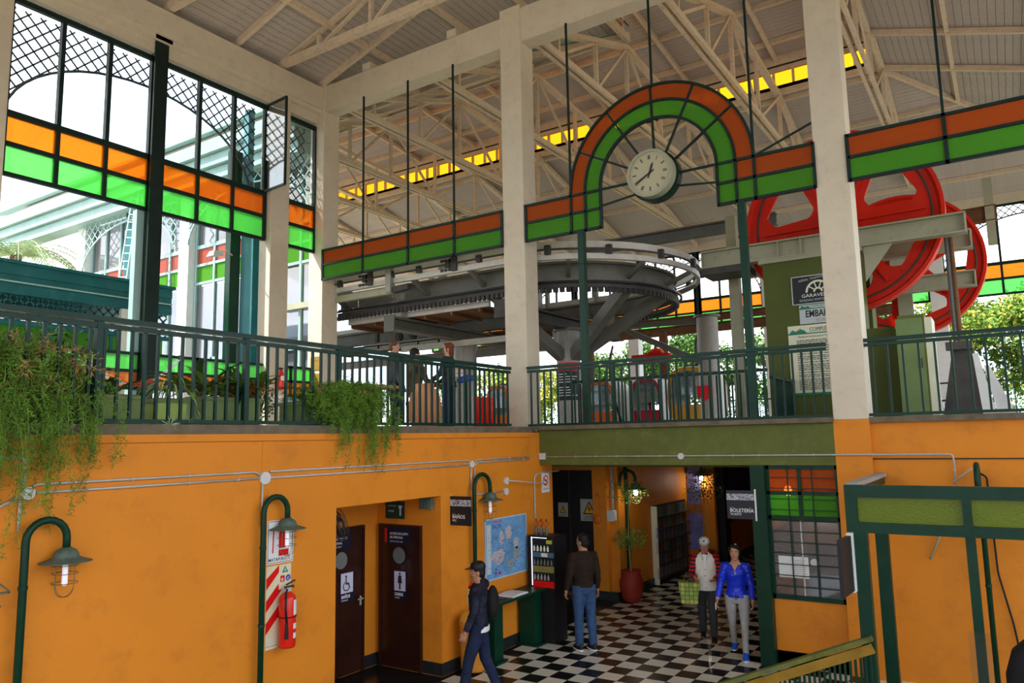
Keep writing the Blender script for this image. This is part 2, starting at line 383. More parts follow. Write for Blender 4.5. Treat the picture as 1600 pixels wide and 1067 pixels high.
# =================================================================== ROOFS
BO, BT = M['board'], M['truss']
SP = .155
def zA(x): return 11.62 + (x+13.0)*.29
def zF(y): return 11.62 + (y-12.0)*.37
def planks(name, quads):
    """ceiling panel with boards: each quad = list of (p,q) board centre lines; width along w"""
    root = structE(name, quads[0][0]); cache = {}
    for p, q_, wdir, nrm, wd in quads:
        p, q_ = Vector(p), Vector(q_); L_ = (q_-p).length
        if L_ < .05: continue
        key = (round(L_, 2), wd)
        d = (q_-p).normalized(); wv = Vector(wdir).normalized(); nv = Vector(nrm).normalized()
        if key not in cache:
            me = bpy.data.meshes.new('plank'); hw = wd/2-.005; t = .02
            vs = [(0,-hw,0),(L_,-hw,0),(L_,hw,0),(0,hw,0),(0,-hw-.003,t),(L_,-hw-.003,t),(L_,hw+.003,t),(0,hw+.003,t)]
            me.from_pydata(vs, [], [(0,1,2,3)[::-1],(4,5,6,7),(0,1,5,4),(1,2,6,5),(2,3,7,6),(3,0,4,7)]); me.materials.append(BO); cache[key] = me
        o = bpy.data.objects.new('plank', cache[key]); COL.objects.link(o); o.parent = root
        mt = Matrix((d, wv, nv)).transposed().to_4x4(); mt.translation = p-root.location + nv*random.uniform(0, .004)
        o.matrix_local = mt
    return root
# plane A: near hall, left slope (boards along Y), eave x=-13.2 -> x=-7.1
sl = math.hypot(1, .29); wv = (1/sl, 0, .29/sl); nv = (-.29/sl, 0, 1/sl)
qs = []; nA = int(6.0*sl/SP)
for i in range(nA+1):
    x = -13.15 + (i+.5)*SP/sl
    if x > -7.12: break
    yv = 12.0 + max(0, (zA(x)-11.62)/.37)
    qs.append(((x, 1.0, zA(x)), (x, yv, zA(x)), wv, nv, SP))
planks('ceiling_left', qs)
q = MB(); q.hexa([(-14.0, -14, zA(-14.0)+.05), (-7.1, -14, zA(-7.1)+.05), (-7.1, 16.4, zA(-7.1)+.05), (-14.0, 11.3, zA(-14.0)+.05),
    (-14.0, -14, zA(-14.0)+.15), (-7.1, -14, zA(-7.1)+.15), (-7.1, 16.4, zA(-7.1)+.15), (-14.0, 11.3, zA(-14.0)+.15)]); struct('roof_left', q, M['dark'])
q = MB(); q.box((-13.2, -8, 11.9), (-7.1, 2.2, 11.95)); 
# front slope of rear hall (boards along X), Y 12 -> 16.4
sf = math.hypot(1, .37); qs = []
for i in range(60):
    y = 12.0 + (i+.5)*SP/sf
    if y > 16.4: break
    xv = min(-7.12, (zF(y)-11.62)/.29-13.0)
    qs.append(((-28, y, zF(y)), (xv, y, zF(y)), (0, 1/sf, .37/sf), (0, -.37/sf, 1/sf), SP))
planks('ceiling_front', qs)
q = MB(); q.hexa([(-30, 11.6, zF(11.6)+.06), (-13, 11.6, zF(11.6)+.06), (-7.1, 16.4, zF(16.4)+.06), (-30, 16.4, zF(16.4)+.06),
    (-30, 11.6, zF(11.6)+.16), (-13, 11.6, zF(11.6)+.16), (-7.1, 16.4, zF(16.4)+.16), (-30, 16.4, zF(16.4)+.16)]); struct('roof_front', q, M['teal_light'])
# far slope, Y 20.7 -> 28.7
def zR(y): return 12.72 - (y-20.7)*.235
def zC(x): return 12.72 - (x+2.1)*.31
sr = math.hypot(1, .235); qs = []
for i in range(90):
    y = 20.75 + (i+.5)*SP/sr
    if y > 28.9: break
    xe = (12.72-zR(y))/.31 - 2.1
    qs.append(((-28, y, zR(y)), (xe, y, zR(y)), (0, 1/sr, -.235/sr), (0, .235/sr, 1/sr), SP))
planks('ceiling_back', qs)
q = MB(); q.hexa([(-30, 20.7, zR(20.7)+.06), (-2.1, 20.7, zR(20.7)+.06), (4.3, 29.1, zR(29.1)+.06), (-30, 29.1, zR(29.1)+.06),
    (-30, 20.7, zR(20.7)+.16), (-2.1, 20.7, zR(20.7)+.16), (4.3, 29.1, zR(29.1)+.16), (-30, 29.1, zR(29.1)+.16)]); struct('roof_back', q, M['dark'])
# plane C: right slope (boards along Y)
sc_ = math.hypot(1, .31); qs = []
for i in range(45):
    x = -2.05 + (i+.5)*SP/sc_
    if x > 4.2: break
    y1 = 20.7 + (12.72-zC(x))/.235
    qs.append(((x, 8.0, zC(x)), (x, y1, zC(x)), (1/sc_, 0, -.31/sc_), (.31/sc_, 0, 1/sc_), SP))
planks('ceiling_right', qs)
q = MB(); q.hexa([(-2.1, -14, zC(-2.1)+.06), (4.3, -14, zC(4.3)+.06), (4.3, 29.1, zC(4.3)+.06), (-2.1, 20.7, zC(-2.1)+.06),
    (-2.1, -14, zC(-2.1)+.16), (4.3, -14, zC(4.3)+.16), (4.3, 29.1, zC(4.3)+.16), (-2.1, 20.7, zC(-2.1)+.16)]); struct('roof_right', q, M['dark'])
# upper monitor roof (boards along X)
def zD(y): return 13.74 + (20.7-y)*.11
sd = math.hypot(1, .11); qs = []
for i in range(90):
    y = 20.9 - (i+.5)*SP/sd
    if y < 8: break
    x0 = -28 if y > 16.4 else -7.15
    qs.append(((x0, y, zD(y)), (-2.0, y, zD(y)), (0, -1/sd, .11/sd), (0, .11/sd, 1/sd), SP))
planks('ceiling_monitor', qs)
q = MB()
for xa, xb, ya, yb in ((-30, -1.9, 16.3, 21.1), (-7.3, -1.9, -14, 16.3)):
    q.hexa([(xa, ya, zD(ya)+.06), (xb, ya, zD(ya)+.06), (xb, yb, zD(yb)+.06), (xa, yb, zD(yb)+.06), (xa, ya, zD(ya)+.16), (xb, ya, zD(ya)+.16), (xb, yb, zD(yb)+.16), (xa, yb, zD(yb)+.16)])
struct('roof_monitor', q, M['dark'])
# purlins / rafters under the boards
def rafters(name, bars, w=.09, h=.13):
    r = structE(name, bars[0][0])
    for p, q_ in bars: MB().bar(p, q_, w, h).build('rafter', BT, r)
    return r
bars = []
for y in (4.2, 6.0, 7.75, 9.3, 11.6): bars.append(((-13.1, y, zA(-13.1)-.06), (-7.2, y, zA(-7.2)-.06)))
bars = bars[-1:]+bars[:-1]
for x in (-13.0, -11.3, -9.6, -8.3): bars.append(((x, 2.2, zA(x)-.05), (x, 11.55+(zA(x)-11.62)/.37*.9, zA(x)-.05)))
bars.append(((-13, 12, 11.56), (-7.15, 16.4, zF(16.4)-.06)))
rafters('rafters_left', bars)
bars = []
for y in (13.0, 14.7, 16.3): bars.append(((-28, y, zF(y)-.06), (min(-7.15, (zF(y)-11.62)/.29-13.0), y, zF(y)-.06)))
for x in (-17.5, -15, -12.4, -9.8): bars.append(((x, 12.1, zF(12.1)-.06), (x, 16.4, zF(16.4)-.06)))
rafters('rafters_front', bars)
bars = []
for y in (21.0, 23.0, 25.0, 27.0, 28.6): bars.append(((-28, y, zR(y)-.06), ((12.72-zR(y))/.31-2.1, y, zR(y)-.06)))
for x in (-22.7, -20.1, -17.5, -15, -12.4, -9.8, -7.2, -4.6): bars.append(((x, 20.8, zR(20.8)-.09), (x, 28.7, zR(28.7)-.09)))
bars.append(((-2.1, 20.7, 12.64), (3.95, 28.68, zR(28.68)-.07)))
rafters('rafters_back', bars)
bars = []
for x in (-2.0, -.45, 1.1, 2.7): bars.append(((x, 8, zC(x)-.06), (x, 20.7+(12.72-zC(x))/.235, zC(x)-.06)))
for y in (10.4, 12.4, 14.5, 16.5, 18.6, 20.65): bars.append(((-2.1, y, zC(-2.1)-.08), (4.1, y, zC(4.1)-.08)))
rafters('rafters_right', bars)
bars = []
for y in (9.5, 11.5, 13.2, 14.9, 16.6, 18.3, 19.9): bars.append(((-7.1 if y < 16.4 else -28, y, zD(y)-.06), (-2.1, y, zD(y)-.06)))
for x in (-22.7, -20.1, -17.5, -15, -12.4, -9.8, -7.1): bars.append(((x, 16.4, zD(16.4)-.1), (x, 20.8, zD(20.8)-.1)))
bars.append(((-4.6, 8, zD(8)-.1), (-4.6, 20.8, zD(20.8)-.1))); bars.append(((-2.15, 8, zD(8)-.1), (-2.15, 20.8, zD(20.8)-.1)))
rafters('rafters_monitor', bars)
# monitor side walls: frames + glass
def strip_wall(name, p0, p1, z0, z1, gz0, gz1, step, glass_m, gname, below=True):
    """strip of small panes between p0 and p1 (same z)"""
    p0, p1 = Vector((*p0, 0)), Vector((*p1, 0)); d = (p1-p0); L_ = d.length; d.normalize(); n = Vector((-d.y, d.x, 0))
    r = structE(name, (p0.x, p0.y, z0))
    def bx(a, b_, za, zb, t, nm, mt):
        A = p0+d*a; B = p0+d*b_
        MB().hexa([(A-n*t)+Vector((0,0,za)), (B-n*t)+Vector((0,0,za)), (B+n*t)+Vector((0,0,za)), (A+n*t)+Vector((0,0,za)),
                   (A-n*t)+Vector((0,0,zb)), (B-n*t)+Vector((0,0,zb)), (B+n*t)+Vector((0,0,zb)), (A+n*t)+Vector((0,0,zb))]).build(nm, mt, r)
    bx(0, L_, z0, gz0, .05, 'sill_board', BT); bx(0, L_, gz1, gz1+.12, .05, 'head_board', BT)
    bx(0, L_, gz1+.18, z1, .05, 'upper_board', BT); bx(0, L_, gz1+.1, gz1+.2, .02, 'gap_board', M['dark'])
    k = int(L_/step)
    for i in range(k+1):
        a = i*step
        bx(a-.03, a+.03, gz0-.02, gz1+.02, .045, 'mullion', BT)
        if i < k: bx(a+.03, a+step-.03, gz0, gz1, .004, gname, glass_m)
    return r
strip_wall('window_1', (-28.1, 20.75), (-2.1, 20.75), 12.62, 13.75, 12.86, 13.30, .52, M['g_yellow'], 'yellow_pane')
strip_wall('window_2', (-7.12, 12.4), (-7.12, 16.4), 13.0, 14.3, 13.20, 13.80, .52, M['g_yellow'], 'amber_pane')
strip_wall('window_3', (-2.08, 8.0), (-2.08, 20.7), 12.62, 13.75, 12.86, 13.30, .52, M['g_yellow'], 'yellow_pane')
strip_wall('window_4', (-28.1, 16.42), (-7.12, 16.42), 13.2, 14.3, 13.36, 13.98, .52, M['g_yellow'], 'yellow_pane')
q = MB()
for xa, xb in ((-7.17, -7.07), (-2.13, -2.03)):
    q.hexa([(xa, -14, 14.25 if xa < -5 else 13.7), (xb, -14, 14.25 if xa < -5 else 13.7), (xb, 16.4, 14.25 if xa < -5 else 13.7), (xa, 16.4, 14.25 if xa < -5 else 13.7), (xa, -14, zD(-14)+.08), (xb, -14, zD(-14)+.08), (xb, 16.4, zD(16.4)+.08), (xa, 16.4, zD(16.4)+.08)])
q.hexa([(-2.13, 16.4, 13.7), (-2.03, 16.4, 13.7), (-2.03, 20.7, 13.7), (-2.13, 20.7, 13.7), (-2.13, 16.4, zD(16.4)+.08), (-2.03, 16.4, zD(16.4)+.08), (-2.03, 20.7, 13.8), (-2.13, 20.7, 13.8)])
for xa, z0_, z1_ in ((-7.17, 13.2, 14.3), (-2.13, 12.6, 13.8)): q.box((xa, -14, z0_), (xa+.1, 12.4 if xa < -5 else 8.0, z1_))
struct('wall_monitor', q, M['board'])
# ---- roof trusses of rear hall
def truss(x, label, group, cut=False):
    t = thing('roof_truss', (x, 12.0, 11.2), label, 'roof truss', group)
    zt = lambda y: 11.35+(y-12)*.355 if y < 16.4 else (12.91-(y-16.4)*.075 if y < 20.7 else 12.59-(y-20.7)*.235)
    for s in (-.05, .05):
        MB().bar((x+s*1.5, 12.0, 11.14), (x+s*1.5, 26.6, 11.14), .07, .13).build('bottom_chord', BT, t)
    for a, c in ((12.0, 16.4), (16.4, 20.7), (20.7, 26.8)):
        MB().bar((x, a, zt(a)), (x, c, zt(c)), .16, .11).build('top_chord', BT, t)
    ys = [12.95, 14.7, 16.4, 18.5, 20.7, 22.6, 24.6]
    for y in ys: MB().bar((x, y, 11.2), (x, y, zt(y)), .09, .07, up=(0, 1, 0)).build('upright', BT, t)
    dg = [(12.95, 14.7), (14.75, 16.4), (18.4, 16.45), (16.45, 14.8), (18.55, 20.65), (22.5, 20.75), (22.7, 24.6), (20.6, 18.6)]
    for k, (a, c) in enumerate(dg):
        if k in (3, 7): continue
        MB().bar((x+.01*k, a, 11.2), (x+.01*k, c, zt(c)-.05), .07, .05, up=(1, 0, 0)).build('diagonal_brace', BT, t)
    return t
tl = {-2.0: 'white roof truss nearest the right column, under the monitor end',
      -4.6: 'white roof truss seen behind the right shoulder of the clock arch',
      -7.2: 'white roof truss seen over the left shoulder of the clock arch',
      -9.8: 'white roof truss meeting the front beam just left of the middle column',
      -12.4: 'white roof truss meeting the front beam beside the corner column',
      -15.0: 'white roof truss ending behind the corner column, left of the hanging rods',
      -17.6: 'white roof truss low beside the corner column under yellow strip',
      -20.2: 'far white roof truss behind the corner column, next to last',
      -22.8: 'farthest white roof truss behind the corner column'}
for x, l in tl.items(): truss(x, l, 'roof trusses of the machine hall')
# cross trusses of near hall (span X)
def near_truss(y, label):
    t = thing('hall_truss', (-10, y, 11.3), label, 'roof truss', 'cross trusses of the front hall')
    MB().bar((-13.0, y, 11.62), (-2.2, y, 11.62), .13, .16).build('bottom_chord', BT, t)
    MB().bar((-13.0, y, 11.66), (-7.1, y, 13.28), .12, .13).build('top_chord', BT, t)
    for x in (-11.6, -10.1, -8.6): MB().bar((x, y, 11.65), (x, y, zA(x)-.1), .08, .08, up=(0, 1, 0)).build('upright', BT, t)
    for a, c in ((-11.55, -10.2), (-10.05, -8.7), (-8.5, -7.3)): MB().bar((a, y, 11.66), (c, y, zA(c)-.15), .06, .07, up=(0, 1, 0)).build('diagonal_brace', BT, t)
near_truss(10.45, 'white cross truss above the column with the open window leaf')
near_truss(7.75, 'white cross truss above the dark green mast')

# =================================================================== COLUMNS AND BEAMS
def column(x0, x1, y0, y1, z0, z1, label, mt=M['white'], cap=None):
    q = MB(); q.box((x0, y0, z0), (x1, y1, z1))
    o = q.build('column', mt); bv = o.modifiers.new('bevel', 'BEVEL'); bv.width = .012; bv.segments = 2
    return tag(o, label, 'column', 'square white columns')
column(-7.75, -7.28, 11.6, 12.05, 3.46, 11.7, 'white column in the middle where left railing ends, left of the clock')
column(-2.13, -1.66, 11.6, 12.02, 3.49, 14.0, 'white column at right, standing on the orange pier')
column(-13.1, -12.65, 11.58, 12.05, FZ, 11.7, 'white corner column left of the rusty rail machinery')
column(-13.15, -12.78, 10.24, 10.72, FZ, 11.0, 'white column behind the bromeliads with a fire extinguisher on it')
column(-13.15, -12.78, 4.6, 5.13, FZ, 11.0, 'white column at the left edge of the picture')
for x, s in ((-18.6, 'left'), (-24.0, 'far left')):
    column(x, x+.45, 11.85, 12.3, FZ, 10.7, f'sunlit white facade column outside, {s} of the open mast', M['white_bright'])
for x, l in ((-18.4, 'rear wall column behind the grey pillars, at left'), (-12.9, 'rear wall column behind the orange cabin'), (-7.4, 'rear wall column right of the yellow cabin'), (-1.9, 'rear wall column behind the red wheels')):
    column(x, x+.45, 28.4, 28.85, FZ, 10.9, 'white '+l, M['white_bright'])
q = MB(); q.box((-12.65, 11.62, 10.93), (-7.75, 11.98, 11.55)); q.box((-7.28, 11.62, 10.93), (-2.13, 11.98, 11.62)); q.box((-1.66, 11.62, 10.93), (3.2, 11.98, 11.62))
for x in (-11.35, -8.95, -6.5): q.box((x-.12, 11.6, 11.56), (x+.12, 12.1, 11.72))
struct('trim_6', q, M['white'])
q = MB(); q.box((-13.05, -8, 10.98), (-12.7, 11.58, 11.5)); q.box((-12.98, -8, 10.66), (-12.85, 11.58, 10.9)); q.box((-12.9, -8, 10.88), (-12.75, 11.58, 11.0)); struct('trim_7', q, M['white'])
q = MB(); q.box((-13.3, -8, 11.5), (-12.95, 11.6, 11.6)); struct('trim_8', q, M['dark'])
q = MB(); q.box((-28, 28.5, 10.56), (4, 28.85, 10.95)); struct('trim_9', q, M['white'])

# rest of the front hall, behind and beside the viewer
q = MB(); q.box((-13.1, -14.3, 3.4), (4.4, -14.0, 4.4)); q.box((-13.1, -14.3, 9.6), (4.4, -14.0, 13.0)); struct('wall_south', q, M['white'])
q = MB(); q.box((3.95, -14, 3.45), (4.15, 11.6, 4.4)); q.box((3.9, -14, 9.4), (4.2, 28.6, 10.85))
for yy in (-13.8, -8.4, -3.0, 2.4, 7.8): q.box((3.85, yy, 3.45), (4.25, yy+.45, 10.5))
struct('wall_east_upper', q, M['white'])
q = MB()
for xx in (-13.1, -7.6, -2.1, 3.6): q.box((xx, -14.35, 4.6), (xx+.45, -13.9, 9.6))
struct('wall_south_piers', q, M['white'])
# =================================================================== GLAZED BAYS
def clip_seg(p, q_, inside, n=140):
    """pieces of segment p-q where inside() holds"""
    out = []; st = None
    for i in range(n+1):
        t = i/n; c = (p[0]+(q_[0]-p[0])*t, p[1]+(q_[1]-p[1])*t)
        if inside(*c):
            if st is None: st = c
            last = c
        elif st is not None:
            out.append((st, last)); st = None
    if st is not None: out.append((st, last))
    return out
def lattice(parent, P, w, za, zb, sp, wd, ell=None, th=.012, mt=None, name='lattice'):
    """45 degree lattice in a rectangle w x (za..zb); P(u,z) gives a point; ell=(cu,cz,ru,rz) is left open"""
    def ins(u, z):
        if not (0 <= u <= w and za <= z <= zb): return False
        if ell:
            cu, cz, ru, rz = ell
            if z < cz: return abs(u-cu) > ru
            return ((u-cu)/ru)**2+((z-cz)/rz)**2 > 1
        return True
    H = zb-za; q = MB(); k = -H
    while k < w+H:
        for sgn in (1, -1):
            a = (k, za) if sgn > 0 else (k+0, zb)
            e = (k+H, zb) if sgn > 0 else (k+H, za)
            for s, t in clip_seg(a, e, ins):
                if abs(s[0]-t[0]) > .02: q.bar(P(*s), P(*t), th, wd)
        k += sp*1.414
    if ell:
        cu, cz, ru, rz = ell; pts = []
        for i in range(25):
            a = PI*i/24; pts.append((cu-ru*math.cos(a), cz+rz*math.sin(a)))
        pts = [(cu-ru, za)]+pts+[(cu+ru, za)] if cz > za+.05 else pts
        for s, t in zip(pts, pts[1:]): q.bar(P(*s), P(*t), th*2, wd*1.5)
    o = q.build(name, mt or M['lattice'], parent)
    if o: o['kind'] = 'stuff'
    return o
def bay(name, p0, d, out, panes, posts, ztop, label, cat, group, fm, gu, gl, lat=True, gclear='g_clear', ell=None, lsp=.17, lmt=None, low=None, z0=7.63):
    """glazed bay. p0: (x,y) start; d: direction; out: outward normal; panes: u-intervals; posts: u-intervals"""
    p0 = Vector((*p0, 0)); d = Vector((*d, 0)); n = Vector((*out, 0))
    U1 = max(b for a, b in panes)+.06; U0 = min(a for a, b in panes)-.06
    t = thing(name, (p0.x+d.x*U1/2, p0.y+d.y*U1/2, z0), label, cat, group)
    def bx(u0, u1, za, zb, o0, o1, nm, mt, par=t):
        A, B = p0+d*u0, p0+d*u1; z = Vector((0, 0, 1))
        return MB().hexa([A+n*o0+z*za, B+n*o0+z*za, B+n*o1+z*za, A+n*o1+z*za, A+n*o0+z*zb, B+n*o0+z*zb, B+n*o1+z*zb, A+n*o1+z*zb]).build(nm, mt, par)
    zm, zu = z0+.5, z0+1.0
    for za, zb in ((z0-.03, z0+.035), (zm-.035, zm+.035), (zu-.045, zu+.055), (ztop-.07, ztop+.02)):
        bx(U0, U1, za, zb, -.04, .04, 'rail_bar', fm)
    es = sorted(set([x for ab in panes for x in ab]))
    for a, b_ in posts: bx(a, b_, z0, ztop, -.045, .05, 'mullion', fm)
    for a, b_ in panes:
        bx(a, b_, z0+.035, zm-.035, -.004, .004, 'green_pane', M[gl])
        bx(a, b_, zm+.035, zu-.045, -.004, .004, 'amber_pane', M[gu])
        if gclear: bx(a, b_, zu+.055, ztop-.07, -.003, .003, 'clear_pane', M[gclear])
    if lat:
        W_ = U1-U0
        lattice(t, lambda u, z: p0+d*(u+U0)+n*.38+Vector((0, 0, z)), W_, zu, ztop+.05, lsp, .028, ell or (W_/2, zu, W_*.47, ztop-zu-.28), mt=lmt)
    return t, bx
fm = M['frame']
def uni(u0, u1, k, pw=.07):
    w_ = (u1-u0)/k; return [(u0+i*w_+pw/2, u0+(i+1)*w_-pw/2) for i in range(k)], [(u0+i*w_-pw/2, u0+i*w_+pw/2) for i in range(k+1)]
pa, po = uni(0, 2.42, 3); pb, pob = uni(2.62, 5.02, 3)
bay('window_bay', (-12.95, 5.16), (0, 1), (-1, 0), pa+pb, po+pob+[(2.38, 2.66)], 10.6,
    'large dark framed window at top left with amber and green lower panes', 'window', 'arched stained glass windows', fm, 'g_amber', 'g_green', ell=(2.55, 8.63, 2.42, 1.55))
pa, po = uni(0, .86, 1)
t, bx = bay('window_bay', (-12.95, 10.72), (0, 1), (-1, 0), pa, po, 10.6, 'narrow glazed bay between the two left white columns, lattice behind', 'window', 'arched stained glass windows', fm, 'g_amber', 'g_green', ell=(-9, 8, .1, .1))
# open pivoted window leaf
lf = thing('open_window_leaf', (-12.9, 10.24, 8.66), 'clear window leaf standing open into the hall beside the left column', 'window')
c0 = Vector((-12.93, 10.16, 0)); c1 = c0+Vector((.74, -.06, 0))
for p, q_ in ((c0, c0), (c1, c1)): MB().bar(p+Vector((0, 0, 8.66)), q_+Vector((0, 0, 10.6)), .03, .05).build('stile', fm, lf)
for z in (8.67, 10.58): MB().bar(c0+Vector((0, 0, z)), c1+Vector((0, 0, z)), .03, .05).build('frame_rail', fm, lf)
MB().hexa([c0+Vector((0, -.003, 8.69)), c1+Vector((0, -.003, 8.69)), c1+Vector((0, .003, 8.69)), c0+Vector((0, .003, 8.69)), c0+Vector((0, -.003, 10.56)), c1+Vector((0, -.003, 10.56)), c1+Vector((0, .003, 10.56)), c0+Vector((0, .003, 10.56))]).build('pane', M['g_clear'], lf)
# mast between the two halves
mt_ = thing('mast', (-12.95, 7.66, FZ), 'dark green steel mast rising from platform to the eaves', 'post')
q = MB(); q.box((-12.98, 7.56, FZ), (-12.84, 7.78, 11.02)); q.box((-12.84, 7.54, 4.3), (-12.80, 7.80, 11.0)); q.build('mast_tube', fm, mt_)
q = MB(); q.box((-13.12, 7.42, FZ), (-12.98, 7.60, 7.6)); q.box((-13.2, 7.60, FZ), (-13.0, 7.66, 7.6)); q.build('outer_flange', M['teal_light'], mt_)
q = MB(); q.box((-13.0, 7.5, 10.9), (-12.75, 7.84, 11.06)); q.build('cap_plate', fm, mt_)
MB().bar((-12.86, 7.7, 4.0), (-12.5, 8.0, FZ), .05, .06).build('foot_brace', M['rail'], mt_)
# rear wall bays
for i, (x, l) in enumerate(((-23.4, 'behind the left machinery'), (-17.95, 'behind the two grey pillars'), (-12.45, 'behind the end of the curved rails'), (-6.95, 'behind the right green post'), (-1.45, 'right of the red wheels'))):
    pa, po = uni(0, 2.42, 3); pb, pob = uni(2.62, 5.02, 3)
    t, bx = bay('window_bay', (x, 28.6), (1, 0), (0, 1), pa+pb, po+pob+[(2.38, 2.66)], 10.56, f'rear arched window with yellow and green panes, {l}', 'window', 'rear stained glass windows', fm, 'g_amber', 'g_green', gclear=None)
    bx(2.42, 2.62, FZ, 7.6, -.05, .05, 'post', fm)
# front facade bays outside on the left
for x, l in ((-18.1, 'sunlit teal framed bay of the machine hall facade, nearest'), (-23.5, 'sunlit teal framed bay of the machine hall facade, farther left')):
    pa, po = uni(0, 2.4, 3); pb, pob = uni(2.6, 4.95, 3)
    t, bx = bay('facade_bay', (x, 12.1), (1, 0), (0, -1), pa+pb, po+pob+[(2.38, 2.62)], 10.12, l, 'window', 'teal facade bays', M['teal_light'], 'g_red_ext', 'g_green_d', gclear='g_refl', lmt=M['teal_light'], lsp=.22)
    for a, b_ in pa+pb: 
        bx(a, b_, 5.6, 7.55, -.003, .003, 'clear_pane', M['g_refl']); bx(a, b_, 3.6, 5.52, -.003, .003, 'clear_pane', M['g_refl'])
    for a, b_ in po+pob+[(2.38, 2.62)]: bx(a, b_, 3.5, 7.6, -.04, .05, 'mullion', M['teal_light'])
    bx(0, 4.95, 5.52, 5.6, -.04, .05, 'rail_bar', M['teal_light']); bx(2.3, 2.72, 3.5, 10.12, .05, .30, 'deep_post', M['teal'])
fas = thing('roof_fascia', (-20, 11.3, 10.55), 'pale teal stepped roof edge along the facade outside', 'roof edge')
for k, (za, zb, y) in enumerate(((10.12, 10.42, 11.5), (10.44, 10.72, 11.38), (10.74, 11.08, 11.26))):
    q = MB(); q.box((-34, y, za), (-13.45, 12.0, zb)); q.build('fascia_board', M['teal_light'], fas)
# =================================================================== FRONT GLASS STRIPS, ARCH AND CLOCK
FX = M['gframe']
def strip(name, X0, X1, muls, label, rods=True):
    t = thing(name, ((X0+X1)/2, YF, 6.93), label, 'glass panel', 'hanging stained glass strips')
    def bx(x0, x1, za, zb, mt, nm, y0=11.58, y1=11.62): return MB().box((x0, y0, za), (x1, y1, zb)).build(nm, mt, t)
    for z in (6.93, 7.27, 7.60): bx(X0, X1, z, z+.045, fm, 'frame_bar', 11.57, 11.63)
    xs = [X0]+muls+[X1]
    for x in xs: bx(x-.025, x+.025, 6.93, 7.645, fm, 'mullion', 11.57, 11.63)
    for a, b_ in zip(xs, xs[1:]):
        bx(a+.025, b_-.025, 6.975, 7.27, M['g_green_d'], 'green_pane', 11.597, 11.603); bx(a+.025, b_-.025, 7.315, 7.60, M['g_orange'], 'orange_pane', 11.597, 11.603)
    if rods:
        for x in muls: MB().box((x-.018, 11.585, 7.64), (x+.018, 11.615, 10.95)).build('hanging_rod', fm, t)
    return t
strip('glass_strip', -12.66, -7.77, [-11.42, -10.13, -8.92], 'orange and green glass strip between corner column and middle column')
strip('glass_strip', -1.66, 2.6, [-.42, 1.0], 'orange and green glass strip right of the right column, over the red wheels')
# arch
ac = Vector((-4.64, 11.6, 7.63)); RO, RM, RI = 1.63, 1.34, 1.04
t = thing('glass_arch', (ac.x, YF, 6.93), 'round orange and green glass arch framing the clock between two columns', 'glass panel')
def arcpoly(r0, r1, a0, a1, n=8):
    return [(r1*math.cos(a0+(a1-a0)*i/n), r1*math.sin(a0+(a1-a0)*i/n)) for i in range(n+1)]+[(r0*math.cos(a1-(a1-a0)*i/n), r0*math.sin(a1-(a1-a0)*i/n)) for i in range(n+1)]
EX, EZ, EY = (1, 0, 0), (0, 0, 1), (0, 1, 0)
angs = [0, .62, 1.13, 1.62, 2.20, 2.72, PI]
angs = [0, PI/6+.08, PI/3+.06, PI/2+.02, 2*PI/3+.04, 5*PI/6+.03, PI]
for a0, a1 in zip(angs, angs[1:]):
    MB().prism(arcpoly(RM+.02, RO-.02, a0+.015, a1-.015), ac-Vector((0, .003, 0)), EX, EZ, EY, .006).build('orange_pane', M['g_orange'], t)
    MB().prism(arcpoly(RI+.02, RM-.02, a0+.02, a1-.02), ac-Vector((0, .003, 0)), EX, EZ, EY, .006).build('green_pane', M['g_green_d'], t)
for r in (RI, RM, RO): MB().prism(arcpoly(r-.022, r+.022, 0, PI, 36), ac-Vector((0, .03, 0)), EX, EZ, EY, .06).build('arch_rib', fm, t)
for a in angs:
    MB().bar(ac+Vector((math.cos(a)*.42, 0, math.sin(a)*.42)), ac+Vector((math.cos(a)*RO, 0, math.sin(a)*RO)), .035, .04, up=EY).build('spoke', fm, t)
for sx in (-1, 1): MB().bar(ac+Vector((sx*.38, 0, -.22)), ac+Vector((sx*RI, 0, -.30)), .03, .03, up=EY).build('spoke', fm, t)
for sx in (-1, 1):
    e = -7.23 if sx < 0 else -2.13
    xs = sorted([ac.x+sx*RI, ac.x+sx*RM, ac.x+sx*RO, e])
    for z in (6.93, 7.27, 7.60): MB().box((xs[0], 11.57, z), (xs[-1], 11.63, z+.045)).build('frame_bar', fm, t)
    for x in xs: MB().box((x-.022, 11.57, 6.93), (x+.022, 11.63, 7.645)).build('mullion', fm, t)
    for a, b_ in zip(xs, xs[1:]):
        inner = abs((a+b_)/2-ac.x) < RM
        MB().box((a+.022, 11.597, 6.975), (b_-.022, 11.603, 7.27)).build('green_pane', M['g_green_d'], t)
        MB().box((a+.022, 11.597, 7.315), (b_-.022, 11.603, 7.60)).build('green_pane' if inner else 'orange_pane', M['g_green_d'] if inner else M['g_orange'], t)
for x in (ac.x-RO, ac.x, ac.x+RO): MB().box((x-.018, 11.585, 7.6+(RO if x == ac.x else 0)), (x+.018, 11.615, 10.95)).build('hanging_rod', fm, t)
MB().bar((ac.x+RO, 11.6, 7.63), (-2.13, 11.6, 7.95), .025, .03).build('brace_wire', fm, t)
for x, l in ((-6.08, 'dark green steel post under the left foot of the clock arch'), (-3.24, 'dark green steel post under the right foot of the clock arch')):
    q = MB(); q.box((x-.055, 11.54, 3.53), (x+.055, 11.66, 6.93)); q.box((x-.065, 11.53, 6.35), (x+.065, 11.67, 6.38))
    o = q.build('post', M['gframe']); tag(o, l, 'post', 'green posts of the clock arch')
ck = thing('clock', (ac.x, 11.5, 7.2), 'round wall clock with cream face and roman hour marks, hung in the glass arch', 'clock')
cc = Vector((ac.x, 11.45, 7.63)); 
